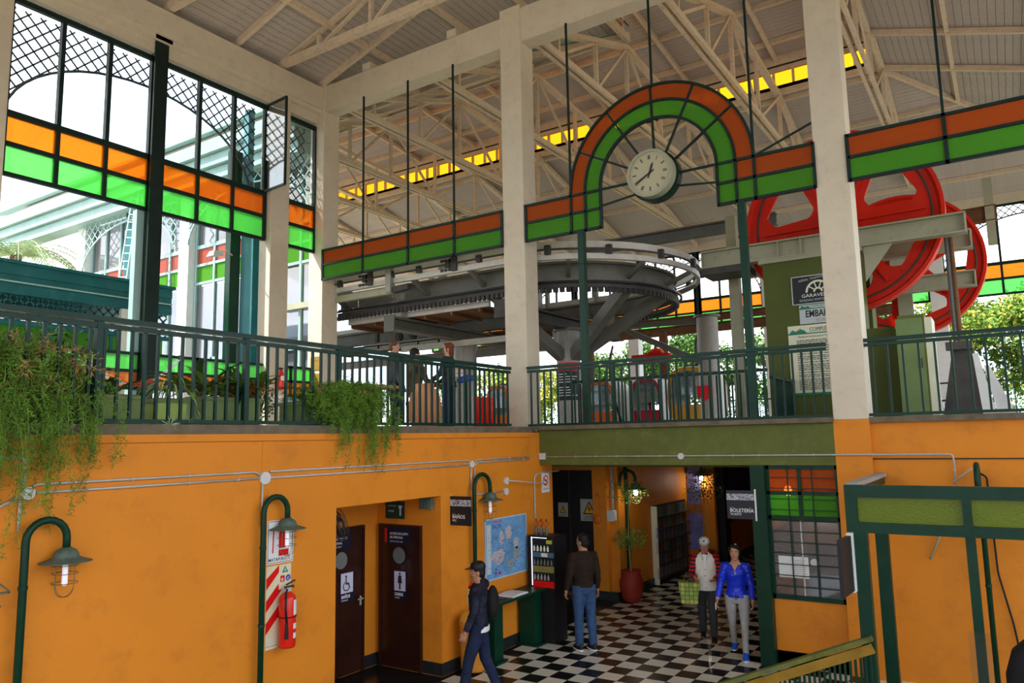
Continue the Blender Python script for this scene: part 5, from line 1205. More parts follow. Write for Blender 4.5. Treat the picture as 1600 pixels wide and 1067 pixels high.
# ---- gooseneck lamps
def lamp(y, label, z=2.05, x=None, top=2.78, gr='gooseneck lamps on the left wall', lit=False, pole=True, base=0., dirn=(0, 1), reach=.33, foot=None):
    x = XL+.08 if x is None else x; d = Vector((*dirn, 0)); t = thing('gooseneck_lamp', (x, y, base), label, 'lamp', gr)
    P0 = Vector((x, y, 0)); pts = [P0+Vector((0, 0, base))] if pole else []
    r = reach/2; zc = top-r; pts += [P0+Vector((0, 0, zc-.15))]+[P0+d*(r-r*math.cos(PI*i/10))+Vector((0, 0, zc+r*math.sin(PI*i/10))) for i in range(11)]+[P0+d*reach+Vector((0, 0, zc-.12))]
    MB().tube(pts, .032, 10).build('pole', M['gframe'], t, smooth=True)
    for zz in ((top-.55, 1.35) if pole else ()): MB().tube([P0+Vector((0, 0, zz)), P0+Vector((0, 0, zz+.03))], .038, 10).build('collar', M['gframe'], t)
    c = P0+d*reach; zt = zc-.10
    MB().lathe((c.x, c.y, zt), [(.035, .02), (.075, 0), (.10, -.035), (.10, -.055), (.115, -.07), (.205, -.10), (.21, -.105), (.11, -.085), (.02, -.06)], 24, cap=False).build('shade', M['lampgrey'], t, smooth=True)
    MB().lathe((c.x, c.y, zt), [(.03, -.06), (.03, -.12)], 12).build('socket', M['black'], t)
    if lit: MB().ell((c.x, c.y, zt-.17), (.045, .045, .07)).build('bulb', M['bulb'], t, smooth=True)
    else: MB().lathe((c.x, c.y, zt), [(.022, -.11), (.024, -.29), (.01, -.305)], 12).build('bulb', M['tube'], t, smooth=True)
    q = MB()
    for k_ in range(4):
        a = PI*k_/2+.3; e = Vector((math.cos(a), math.sin(a), 0)); q.tube([c+e*.10+Vector((0, 0, zt-.08)), c+e*.10+Vector((0, 0, zt-.30))]+[c+e*.10*math.cos(s)+Vector((0, 0, zt-.30-.10*math.sin(s))) for s in (.4, .8, 1.2, 1.57)], .0035, 4)
    for z_ in (-.13, -.2, -.28): q.tube([c+Vector((.103*math.cos(2*PI*i/16), .103*math.sin(2*PI*i/16), zt+z_)) for i in range(17)], .003, 4, cap=False)
    q.build('cage', M['wire'], t)
    return t
lamp(3.14, 'green gooseneck lamp at the far left under the hanging fern', top=2.70, x=XL+.12)
lamp(5.56, 'green gooseneck lamp in front of the red MATAFUEGOS sign', top=2.72, x=XL+.1)
lamp(9.47, 'green gooseneck lamp between the BAÑOS sign and the map', top=2.78, x=XL+.1, reach=.42)
lb = thing('wall_bracket', (XL, 2.6, 2.3), 'small green bracket with a hook at the left edge of the picture', 'bracket')
MB().bar((XL+.02, 2.75, 2.15), (XL+.25, 2.98, 2.17), .05, .015).build('arm', M['lampgrey'], lb); MB().bar((XL+.02, 2.75, 2.45), (XL+.25, 2.98, 2.18), .012, .012).build('stay', M['lampgrey'], lb); MB().tube([(XL+.2, 2.93, 2.15), (XL+.2, 2.93, 2.08), (XL+.2, 2.95, 2.06)], .006, 5).build('hook', M['wire'], lb)
# ---- fire extinguisher and its signs
s, rect, poly, tx = wsign('extinguisher_sign', (WX, 5.69, 1.97), EYv, EXv, .37, .48, M['white_s'], 'white MATAFUEGOS sign with red extinguisher drawing', t=.008)
for a in ((.01, .01, .36, .016), (.01, .464, .36, .47), (.01, .01, .016, .47), (.354, .01, .36, .47)): rect(*a, M['signblack'], 'border_line')
rect(.16, .08, .30, .33, M['red_s'], 'drawn_body'); poly([(.16, .33), (.30, .33), (.27, .38), (.19, .38)], M['red_s'], 'drawn_shoulder'); rect(.205, .38, .255, .40, M['red_s'], 'drawn_neck'); poly([(.20, .40), (.33, .42), (.33, .44), (.20, .425)], M['red_s'], 'drawn_lever'); rect(.16, .15, .30, .165, M['white_s'], 'drawn_band', 2)
poly([(.20, .415), (.08, .40), (.07, .12), (.085, .12), (.095, .385), (.20, .40)], M['red_s'], 'drawn_hose'); tx('MATAFUEGOS', .050, .02, .03, M['signblack'], sx=.95, bold=.0006)
s, rect, poly, tx = wsign('striped_panel', (WX, 5.69, 1.06), EYv, EXv, .34, .89, mat('panel_cream', (.72, .66, .45), .4, var=.04), 'red and cream striped panel behind the real fire extinguisher', t=.008)
for k_ in range(3):
    z = .16+k_*.24; poly([(0, z), (.34, z+.34) if z+.34 < .89 else (.27, .89), (.34, min(.89, z+.46)), (.14, min(.89, z+.26)), (0, z+.12)][:5] if z+.34 < .89 else [(0, z), (.17, z+.17), (.17, min(.89, z+.29)), (0, z+.12)], M['red_s'], 'red_stripe')
rect(.17, .62, .34, .89, mat('panel_cream', (.72, .66, .45)), 'upper_field', 3)
poly([(.21, .80), (.30, .80), (.255, .87)], M['green_s'], 'class_triangle', 4); rect(.19, .70, .25, .77, M['red_s'], 'class_square', 4); poly(circ(.30, .735, .035), M['blue_s'], 'class_circle', 4)
for st, a, b_ in (('A', .238, .81), ('B', .202, .71), ('C', .283, .712)): text(st, .05, Vector((WX+.013, 5.69+a, 1.06+b_)), EYv, (0, 0, 1), M['white_s'], s)
rect(0, 0, .34, .12, M['cream_s'], 'label_field', 3); rect(0, .03, .34, .035, M['red_s'], 'red_line', 4); tx('EXTINTOR', .04, .02, .07, M['signblack'])
ex = thing('fire_extinguisher', (WX+.12, 5.90, 1.08), 'large red fire extinguisher with black hose hung on the striped panel', 'fire extinguisher')
EXM = mat('extinguisher_red', (.72, .022, .01), .3, var=.05, coat=.3)
MB().lathe((WX+.115, 5.90, 1.07), [(.085, 0), (.095, .02), (.095, .50), (.085, .545), (.05, .58), (.025, .60), (.025, .64)], 26).build('cylinder', EXM, ex, smooth=True)
MB().box((WX+.10, 5.86, 1.70), (WX+.13, 5.98, 1.725)).build('lever', M['steel_dark'], ex); MB().bar((WX+.115, 5.88, 1.74), (WX+.115, 6.0, 1.775), .025, .012).build('upper_lever', M['steel_dark'], ex); MB().box((WX+.09, 5.87, 1.665), (WX+.14, 5.93, 1.71)).build('valve', M['conduit'], ex)
MB().tube([(WX+.14, 5.87, 1.69), (WX+.18, 5.82, 1.66), (WX+.20, 5.80, 1.5), (WX+.20, 5.82, 1.35)], .012, 8).build('hose', M['black'], ex, smooth=True); MB().lathe((WX+.20, 5.82, 1.18), [(.022, 0), (.018, .1), (.012, .17)], 10).build('nozzle', M['black'], ex); MB().tube([(WX+.115+.098*math.cos(a), 5.90+.098*math.sin(a), 1.40) for a in [2*PI*i/20 for i in range(21)]], .006, 5, cap=False).build('strap', M['black'], ex)
for z0, z1, nm in ((1.42, 1.58, 'label'), (1.27, 1.33, 'tag_label'), (1.17, 1.23, 'tag_label')):
    a0 = -.25; q = MB(); pts = [Vector((WX+.115+.0965*math.cos(a), 5.90+.0965*math.sin(a), 0)) for a in (.05, .25, .45, .65, .85)]
    q.add([p+Vector((0, 0, z0)) for p in pts]+[p+Vector((0, 0, z1)) for p in pts], [(i, i+1, i+6, i+5) for i in range(4)]); q.build(nm, M['white_s'], ex)
ex2 = thing('fire_extinguisher', (-12.7, 10.5, 4.3), 'small red fire extinguisher on the left white column upstairs', 'fire extinguisher'); MB().lathe((-12.68, 10.50, 4.42), [(.06, 0), (.065, .02), (.065, .33), (.03, .40), (.02, .44)], 16).build('cylinder', EXM, ex2, smooth=True); MB().box((-12.70, 10.45, 4.86), (-12.66, 10.55, 4.89)).build('lever', M['black'], ex2); MB().box((-12.62, 10.45, 4.62), (-12.60, 10.55, 4.72)).build('label', M['white_s'], ex2)
s, rect, poly, tx = wsign('column_tag', (-12.775, 10.36, 4.12), EYv, EXv, .26, .2, M['white_s'], 'small white card with red lines below the upstairs extinguisher'); rect(.02, .12, .24, .13, M['red_s'], 'line'); rect(.02, .06, .24, .07, M['red_s'], 'line')
for z0, z1, l in ((4.92, 5.22, 'upper'), (4.52, 4.84, 'lower')):
    s, rect, poly, tx = wsign('brass_plaque', (-12.98, 11.575, z0), EXv, (0, -1, 0), .30, z1-z0, mat('brass_plate', (.42, .27, .06), .4, .5, var=.1), f'{l} brass coloured plaque on the corner column', t=.01); poly(circ(.06, .22, .03), M['steel_dark'], 'seal'); rect(.12, .2, .26, .21, M['steel_dark'], 'line')
# ---- map
s, rect, poly, tx = wsign('city_map', (XL, 9.86, 1.11), EYv, EXv, 1.22, .95, mat('map_blue', (.16, .36, .62), .45, var=.3, scale=4), 'large blue printed map on the orange wall above the green table', t=.012)
mg = mat('map_margin', (.50, .60, .66), .45, var=.1)
for a in ((0, 0, 1.22, .02), (0, .93, 1.22, .95), (0, 0, .02, .95), (1.20, 0, 1.22, .95)): rect(*a, mg, 'margin')
rect(.04, .1, .16, .86, mg, 'index_column')
def blob(cx, cy, rx, ry, mt2, nm, seed):
    rnd = random.Random(seed); poly([(cx+rx*math.cos(2*PI*i/18)*rnd.uniform(.75, 1.1), cy+ry*math.sin(2*PI*i/18)*rnd.uniform(.75, 1.1)) for i in range(18)], mt2, nm, 3)
ml, mg2 = mat('map_town', (.50, .46, .48), .5, var=.2, scale=20), mat('map_relief', (.30, .34, .36), .5, var=.3, scale=25)
blob(.36, .34, .20, .14, ml, 'town_area', 1); blob(.66, .68, .10, .13, ml, 'town_area', 2); blob(.88, .5, .08, .10, ml, 'town_area', 3); blob(.9, .34, .12, .12, mg2, 'relief_area', 4); blob(.70, .2, .12, .09, mg2, 'relief_area', 5); blob(.45, .62, .07, .12, ml, 'town_area', 6)
tx('CIUDAD DE', .045, .22, .875, M['red_s'], bold=.001); tx('SALTA', .085, .20, .79, M['blue_s'], bold=.002)
q = MB(); rnd = random.Random(3)
for i in range(160): 
    a, b_ = rnd.uniform(.05, 1.15), rnd.uniform(.05, .78); w2 = rnd.uniform(.02, .08); o_ = Vector((XL+.0165, 9.86+a, 1.11+b_)); q.box((o_.x, o_.y, o_.z), (o_.x+.001, o_.y+w2, o_.z+.006))
q.build('map_lettering', M['blue_s'], s)['kind'] = 'stuff'
rect(.26, .08, .30, .12, M['blue_s'], 'emblem', 3); rect(.26, .14, .31, .17, M['blue_s'], 'emblem', 3); rect(.36, .06, .42, .11, M['red_s'], 'emblem', 3)
# ---- green table, book
gt = thing('console_table', (-6.83, 10.3, 0), 'narrow dark green console table under the map', 'table')
MB().box((XL+.02, 9.50, .84), (-6.62, 11.15, .88)).build('tabletop', M['gframe'], gt)
for y in (9.62, 10.75): MB().box((XL+.06, y-.03, .0), (-6.70, y+.2, .84)).build('leg', M['gframe'], gt)
for y in (9.62, 10.75): MB().box((XL+.03, y-.06, .0), (-6.64, y+.24, .03)).build('foot', M['gframe'], gt)
bk = thing('open_guest_book', (-6.83, 10.3, .88), 'open white book lying on the green table', 'book')
for s_ in (0, 1):
    q = MB(); x0, x1 = (-6.94, -6.80) if s_ == 0 else (-6.80, -6.66)
    q.hexa([(-6.96, 10.05+s_*.22, .881), (-6.66, 10.05+s_*.22, .881), (-6.66, 10.27+s_*.22, .881), (-6.96, 10.27+s_*.22, .881), (-6.96, 10.05+s_*.22, .90+.015*(s_)), (-6.66, 10.05+s_*.22, .90+.015*s_), (-6.66, 10.27+s_*.22, .915-.015*s_), (-6.96, 10.27+s_*.22, .915-.015*s_)]); q.build('page_block', M['white_s'], bk)
MB().tube([(-6.75, 9.8, .888), (-6.7, 9.94, .888)], .006, 6).build('pen', M['black'], bk)
# ---- litter bin
lbn = thing('litter_bin', (-6.75, 9.2, 0), 'orange litter bin behind the walking man in the cap', 'bin')
MB().lathe((-6.78, 9.18, 0), [(.16, .02), (.19, .06), (.2, .62), (.21, .64), (.21, .70)], 20).build('drum', mat('bin_orange', (.60, .24, .03), .5), lbn, smooth=True); MB().lathe((-6.78, 9.18, 0), [(.20, .70), (.205, .72), (.18, .80), (.10, .84)], 20).build('lid', mat('bin_yellow', (.70, .38, .05), .5), lbn, smooth=True)
for a in (.6, 2.7, 4.8): MB().ell((-6.78+.17*math.cos(a), 9.18+.17*math.sin(a), .04), (.05, .05, .04)).build('foot', M['cab_or'], lbn, smooth=True)
# ---- drinks display stand
vd = thing('drinks_stand', (-6.7, 11.2, 0), 'tall black product display stand with lit edge and red shelf', 'display stand')
MB().box((-6.95, 11.0, 0), (-6.48, 11.4, .85)).build('base', M['black'], vd)
MB().box((-6.97, 11.0, .85), (-6.46, 11.42, 1.70)).build('cabinet', M['black'], vd)
MB().box((-6.895, 10.985, .90), (-6.887, 11.0, 1.68)).build('light_strip', mat('led_white', (1, 1, 1), .3, emit=(.85, .85, 1), es=1.1), vd); MB().box((-6.895, 10.985, 1.668), (-6.6, 11.0, 1.675)).build('light_strip', MATS['led_white'], vd)
for z0, z1, mt2, nm in ((.88, .98, M['red_s'], 'price_shelf'), (1.36, 1.44, mat('slate_blue', (.07, .13, .20), .4), 'header_band'), (1.12, 1.22, mat('olive_gold', (.22, .19, .05), .4), 'product_band')): MB().box((-6.87, 10.98, z0), (-6.47, 11.0, z1)).build(nm, mt2, vd)
MB().box((-6.60, 10.98, 1.58), (-6.50, 11.0, 1.64)).build('yellow_tag', mat('tag_yellow', (.45, .45, .04), .4), vd); MB().box((-6.70, 10.975, 1.37), (-6.58, 10.985, 1.43)).build('pale_tag', M['cream_s'], vd)
for k_, (z, n_) in enumerate(((1.24, 6), (1.46, 5), (1.0, 5))):
    for i in range(n_): MB().lathe((-6.83+i*.065, 10.975, z), [(.018, 0), (.018, .055), (.008, .075), (.008, .09)], 8).build('product', [M['steel'], M['cream_s'], M['steel_light']][k_], vd)
for i in range(3):
    b_ = thing('sauce_bottle', (-6.86+i*.10, 11.1, 1.70), ('left', 'middle', 'right')[i]+' orange capped bottle on top of the black display stand', 'bottle', 'bottles on the display stand')
    MB().lathe((-6.86+i*.10, 11.1, 1.70), [(.032, 0), (.034, .10), (.02, .14), (.015, .16)], 12).build('bottle_body', M['steel'], b_, smooth=True); MB().box((-6.90+i*.10, 11.06, 1.86), (-6.82+i*.10, 11.14, 1.93)).build('cap', M['cab_or'], b_); MB().tube([(-6.86+i*.1, 11.1, 1.93), (-6.86+i*.1, 11.1, 1.97)], .012, 6).build('plunger', M['black'], b_)
# ---- no smoking sign
s, rect, poly, tx = wsign('no_smoking_sign', (XL+.002, 11.62, 2.36), EYv, EXv, .26, .34, M['white_s'], 'white no smoking sign on the end of the left wall', t=.006)
poly(circ(.13, .21, .09, 24)+circ(.13, .21, .07, 24, 2*PI, 0), M['red_s'], 'red_ring'); poly([(.07, .25), (.085, .265), (.19, .17), (.175, .155)], M['red_s'], 'red_slash', 3); rect(.08, .2, .18, .22, M['signblack'], 'cigarette'); tx('PROHIBIDO FUMAR', .026, .02, .05, M['blue_s'], sx=.9)
# ---- dark service door with warnings
d3 = structE('door_3', (-8.15, 14.6, 0)); MB().box((-8.78, 14.62, 0), (-7.52, 14.66, 2.62)).build('leaf', M['black'], d3); MB().box((-8.17, 14.61, 0), (-8.15, 14.62, 2.62)).build('seam', M['steel_dark'], d3); MB().box((-9.1, 14.55, 0), (-7.5, 14.62, .06)).build('threshold', M['rust'], d3)
for x, z, w_, h, l in ((-7.90, 1.55, .42, .46, 'larger yellow lightning warning sign on the dark service door'), (-8.45, 1.62, .24, .30, 'smaller yellow warning sign on the dark service door')):
    s, rect, poly, tx = wsign('warning_sign', (x, 14.615, z), EXv, (0, -1, 0), w_, h, mat('sign_dim_white', (.40, .40, .36), .4), l, t=.006)
    k_ = w_/.42; poly([(.06*k_, .14*k_), (.36*k_, .14*k_), (.21*k_, .42*k_)], M['signblack'], 'triangle_border', 2); poly([(.10*k_, .165*k_), (.32*k_, .165*k_), (.21*k_, .37*k_)], M['yellow_s'], 'triangle', 3)
    poly([(.215*k_, .33*k_), (.17*k_, .25*k_), (.205*k_, .25*k_), (.20*k_, .18*k_), (.25*k_, .27*k_), (.215*k_, .27*k_)], M['signblack'], 'bolt', 4)
    tx('PELIGRO', .05*k_, .10*k_, .07*k_, M['signblack']); tx('RIESGO ELECTRICO', .03*k_, .06*k_, .03*k_, M['signblack'])
tp = thing('wall_telephone', (-7.38, 14.4, 1.6), 'red handset hanging on the orange pier right of the warning sign', 'telephone'); MB().tube([(-7.42, 14.42, 2.1), (-7.38, 14.38, 2.16), (-7.34, 14.42, 2.1), (-7.34, 14.42, 1.7)], .012, 6).build('cord', M['cab_or'], tp); MB().ell((-7.40, 14.4, 1.62), (.09, .05, .10)).build('handset', M['cab_or'], tp, smooth=True)
q = MB(); q.box((-7.12, 14.3, 1.60), (-6.98, 14.45, 1.82)); q.box((-6.98, 14.32, 1.62), (-6.96, 14.43, 1.80)); tag(q.build('thermostat_box', M['plastic']), 'small white wall box on the orange pier left of the potted tree', 'box')
pipe('conduit', [(-7.05, 14.44, 2.8), (-7.05, 14.44, 1.82)], .03, M['conduit'], 'grey conduit dropping to the small white wall box')
q = MB(); q.box((-6.99, 14.9, 0), (-6.93, 14.98, 2.86)); tag(q.build('dark_post', M['rail']), 'thin dark post against the wall behind the potted tree', 'post')
# ---- leaflet rack
rk = thing('leaflet_rack', (-6.8, 17.4, 0), 'tall leaflet rack with cream side panel and dark shelves of brochures', 'rack')
MB().box((-7.0, 16.28, .02), (-6.86, 16.31, 1.74)).build('side_panel', M['cream_s'], rk); MB().box((-7.02, 16.31, 0), (-6.98, 18.4, 1.75)).build('back_panel', M['black'], rk)
text('Andes', .10, (-6.90, 16.277, 1.28), (0, 0, -1), (1, 0, 0), M['blue_s'], rk, ext=.001); text('Casinos', .08, (-6.90, 16.277, .95), (0, 0, -1), (1, 0, 0), M['steel'], rk, ext=.001); text('Central', .08, (-6.90, 16.277, .40), (0, 0, -1), (1, 0, 0), M['steel'], rk, ext=.001)
cols = [mat('brochure_%d' % i, c, .5, var=.3, scale=9) for i, c in enumerate(((.16, .15, .13), (.03, .07, .12), (.10, .14, .06), (.14, .05, .03), (.10, .10, .11)))]
for r_ in range(6):
    MB().box((-6.99, 16.33, .12+r_*.27), (-6.86, 18.38, .14+r_*.27)).build('shelf', M['steel_dark'], rk)
    for c in range(8):
        b_ = MB().box((-6.95, 16.37+c*.25, .142+r_*.27), (-6.93, 16.57+c*.25, .35+r_*.27)); ci = (r_*3+c*5+(r_*c) % 3) % 5; o = b_.build('brochure', cols[ci]); tag(o, f'{("grey brown", "dark blue", "olive green", "rust red", "dark grey")[ci]} brochure on the {("lowest", "second", "third", "fourth", "fifth", "top")[r_]} shelf of the rack, {("first", "second", "third", "fourth", "fifth", "sixth", "seventh", "last")[c]} from the cream side', 'brochure', 'brochures in the rack')
# dark partition, mural, glowing back door pane
q = MB(); q.box((-6.62, 18.9, 0), (-6.15, 19.3, 2.86)); tag(q.build('dark_column', M['black']), 'dark column in the corridor behind the man in the white vest', 'column')
mr = thing('mural', (-6.45, 22, .9), 'blue sky mural on the corridor wall behind the dark column', 'mural')
MB().box((-6.495, 20.1, 1.0), (-6.465, 25.5, 2.8)).build('panel', mat('mural_blue', (.03, .07, .28), .4, var=.6, scale=1.2), mr)
q = MB(); q.prism([(0, 0), (1.2, .3), (2.0, .2), (3.0, .55), (5.4, .3), (5.4, 0)], (-6.464, 20.1, 1.0), (0, 1, 0), (0, 0, 1), (1, 0, 0), .004); q.build('painted_hills', mat('mural_orange', (.40, .16, .05), .4, var=.4), mr)
mr2 = thing('mural', (-6.9, 18.57, .9), 'narrow blue and violet mural panel left of the dark column', 'mural'); MB().box((-6.98, 18.56, .5), (-6.62, 18.59, 2.8)).build('panel', mat('mural_violet', (.22, .22, .50), .4, var=.7, scale=1.5), mr2); MB().box((-6.98, 18.55, 1.4), (-6.62, 18.56, 1.62)).build('painted_band', MATS['mural_orange'], mr2)
w9 = structE('window_9', (-6.6, 26.75, .5)); MB().box((-7.6, 26.76, .9), (-7.1, 26.8, 2.6)).build('green_pane', mat('glowing_green_glass', (.05, .4, .05), .3, emit=(.08, .8, .08), es=.5), w9); MB().box((-7.7, 26.72, .8), (-7.6, 26.8, 2.7)).build('frame', M['gframe'], w9); MB().box((-7.1, 26.72, .8), (-7.0, 26.8, 2.7)).build('frame', M['gframe'], w9); MB().box((-7.0, 26.76, 1.9), (-6.5, 26.8, 2.7)).build('amber_pane', M['g_orange'], w9)  # green pane emits by itself, standing in for light coming through it
# corridor lamps, lit
lamp(14.62, 'lit cage lamp hanging in the corridor over the potted tree', x=-6.95, top=2.62, gr='lit corridor lamps', lit=True, pole=False, dirn=(1, 0), reach=.35)
lamp(18.5, 'lit cage lamp farther back in the corridor by the mural', x=-6.95, top=2.72, gr='lit corridor lamps', lit=True, pole=False, dirn=(1, 0), reach=.38)
for x, y, z in ((-6.6, 14.62, 2.02), (-6.57, 18.5, 2.1), (-2.93, 12.05, 2.3)):
    pl = bpy.data.lights.new('lamp_light', 'POINT'); pl.energy = 2.5; pl.shadow_soft_size = .06; pl.color = (1, .85, .62); o = bpy.data.objects.new('lamp_light', pl); COL.objects.link(o); o.location = (x, y, z)

# =================================================================== RIGHT FRAME (portal), ramp rail, right wall fittings
pf = thing('green_portal', (-.5, 9.2, 0), 'dark green timber portal with yellow green glass strip at lower right', 'portal')
def pb_(a, c, mt2=G, nm='frame_member'): return MB().box(a, c).build(nm, mt2, pf)
pb_((-1.62, 9.12, 2.60), (1.6, 9.24, 2.73), nm='top_rail'); pb_((-1.62, 9.12, 2.22), (1.6, 9.24, 2.33), nm='bottom_rail'); pb_((-1.62, 9.12, 2.33), (-1.50, 9.24, 2.60), nm='end_stile'); pb_((-.50, 9.12, 2.33), (-.42, 9.24, 2.60), nm='mullion')
for a, b_ in ((-1.5, -.5), (-.42, 1.5)): pb_((a, 9.175, 2.33), (b_, 9.185, 2.60), M['g_lime'] if 'g_lime' in M else glass('lime_glass', (.25, .36, .01), .3, .7, .01, bump=.15), 'lime_pane')
pb_((-1.62, 9.24, 2.70), (-1.50, 11.66, 2.75), M['steel_light'], 'side_cap'); pb_((-1.62, 9.24, 2.60), (-1.53, 11.66, 2.70), nm='side_beam')
pb_((-1.56, 9.12, 0), (-1.42, 9.24, 2.22), nm='post'); pb_((-1.60, 10.9, 0), (-1.45, 11.02, 2.6), nm='post'); pb_((-.50, 9.14, 0), (-.41, 9.22, 2.22), nm='post'); pb_((1.5, 9.14, 0), (1.6, 9.22, 2.22), nm='post')
q = MB(); q.box((-.55, 9.1, 0), (-.36, 9.11, 1.3)); tag(q.build('clear_guard', glass('acrylic', (.8, .85, .8), 1, 0, .02)), 'clear plastic guard low on the inner portal post', 'guard')
s = thing('side_sign', (-1.57, 9.0, 1.6), 'thin dark sign seen edge on, hung on the left portal post', 'sign'); MB().hexa([(-1.60, 9.02, 1.62), (-1.56, 9.02, 1.62), (-1.585, 8.55, 1.62), (-1.625, 8.55, 1.62), (-1.60, 9.02, 2.2), (-1.56, 9.02, 2.2), (-1.585, 8.55, 2.2), (-1.625, 8.55, 2.2)]).build('board', M['signblack'], s); MB().box((-1.61, 9.0, 1.6), (-1.555, 9.125, 2.22)).build('white_edge', M['white_s'], s)
# ramp rail
rr = thing('ramp_railing', (-2.2, 9.1, 0), 'sloping green ramp balustrade with worn yellow green handrail at lower right', 'railing')
A, B = Vector((-1.44, 9.1, 1.10)), Vector((-3.6, 9.1, .16))
hm = mat('worn_handrail', (.16, .17, .035), .45, var=.5, scale=4, dirt=((.10, .16, .12), .8, 5))
MB().bar(A+Vector((0, 0, .03)), B+Vector((0, 0, .03)), .13, .05).build('handrail', hm, rr); MB().bar(A-Vector((0, .03, .07)), B-Vector((0, .03, .07)), .05, .10).build('side_rail', mat('worn_ochre', (.30, .17, .02), .5, var=.4, scale=3), rr)
k_ = 0
for i in range(40):
    p = A.lerp(B, (i+.5)/40)
    if p.z < .2: break
    MB().box((p.x-.012, 9.09, 0), (p.x+.012, 9.115, p.z-.10)).build('baluster', M['gframe'], rr)
MB().box((-3.2, 9.12, 0), (-1.44, 9.13, .35)).build('kick_board', M['gframe'], rr)
# right wall items
lamp(11.45, 'dark gooseneck pole against the right orange wall behind the portal', x=-.42, top=2.88, gr=None, dirn=(0, -1), reach=.4)
pipe('wall_cable', [(-.40, 11.62, 2.75), (-.33, 11.64, 2.7), (-.31, 11.64, 1.5), (-.20, 11.64, .9), (-.12, 11.64, .2)], .012, M['black'], 'black cable hanging down the right orange wall', 'cable')
pipe('conduit', [(-.42, 11.5, 2.86), (-.72, 11.6, 2.62)], .012, M['conduit'], 'short slanted conduit behind the top of the portal')
pipe('conduit', [(-.84, 11.62, 2.1), (-1.06, 11.62, 1.62)], .014, M['cream'], 'short slanted pale pipe below the glass strip of the portal')
bp_ = thing('backpack_for_jacket', (.05, 8.3, .75), 'black backpack modelled in place of a dark jacket, in the bottom right corner', 'bag')  # stand-in for a dark jacket; the bench below is added
bs = thing('bench', (.3, 8.35, 0), 'dark bench added to carry the black backpack, at the bottom right corner', 'bench'); MB().box((-.3, 8.0, .72), (1.4, 8.6, .78)).build('seat', G, bs)
for x in (-.2, 1.3): MB().box((x-.04, 8.05, 0), (x+.04, 8.55, .72)).build('leg', G, bs)
q = MB(); q.rings([[Vector((.12+rx*math.copysign(abs(math.cos(a))**.6, math.cos(a)), 8.3+ry*math.copysign(abs(math.sin(a))**.6, math.sin(a)), z)) for a in [2*PI*i/20 for i in range(20)]] for rx, ry, z in ((.30, .18, .78), (.36, .22, .9), (.36, .22, 1.15), (.30, .19, 1.35), (.18, .12, 1.47), (.05, .05, 1.5))]); q.build('pack_body', mat('black_cloth', (.012, .012, .014), .8, bump=.3), bp_, smooth=True)
q = MB(); q.ell((.02, 8.08, 1.0), (.22, .08, .16)); q.build('front_pocket', MATS['black_cloth'], bp_, smooth=True)
MB().tube([(.0, 8.3, 1.46), (.05, 8.3, 1.56), (.2, 8.3, 1.56), (.25, 8.3, 1.44)], .014, 6).build('carry_loop', M['black'], bp_)
# =================================================================== PLANTS AND TREES
rnd = random.Random(11)
def leafquad(q, p, d, nrm, L_, W_):
    """pointed leaf, folded: 2 quads"""
    d = d.normalized(); s = d.cross(nrm); s = s.normalized() if s.length > 1e-5 else d.orthogonal().normalized(); n = s.cross(d)
    a = p; b_ = p+d*L_*.5+s*W_/2+n*L_*.04; c = p+d*L_-n*L_*.06; e = p+d*L_*.5-s*W_/2+n*L_*.04
    q.add([a, b_, c, e], [(0, 1, 2), (0, 2, 3)])
def rvec(): 
    while True:
        v = Vector((rnd.uniform(-1, 1), rnd.uniform(-1, 1), rnd.uniform(-1, 1)))
        if .1 < v.length < 1: return v.normalized()
def strand(q, p, v, n, L_, droop, needle, wd, every=1):
    """arching stem with many fine leaflets"""
    p = Vector(p); v = Vector(v).normalized(); pts = [p.copy()]
    for i in range(n):
        v = (v+Vector((0, 0, -droop))+rvec()*.10).normalized(); p = p+v*L_/n; pts.append(p.copy())
        if i > 0:
            for _ in range(every):
                d = (rvec()+v*.5); leafquad(q, p+rvec()*L_/n*.5, d, rvec(), needle*rnd.uniform(.6, 1.2), wd)
    q.tube(pts, .002, 3, cap=False); return p
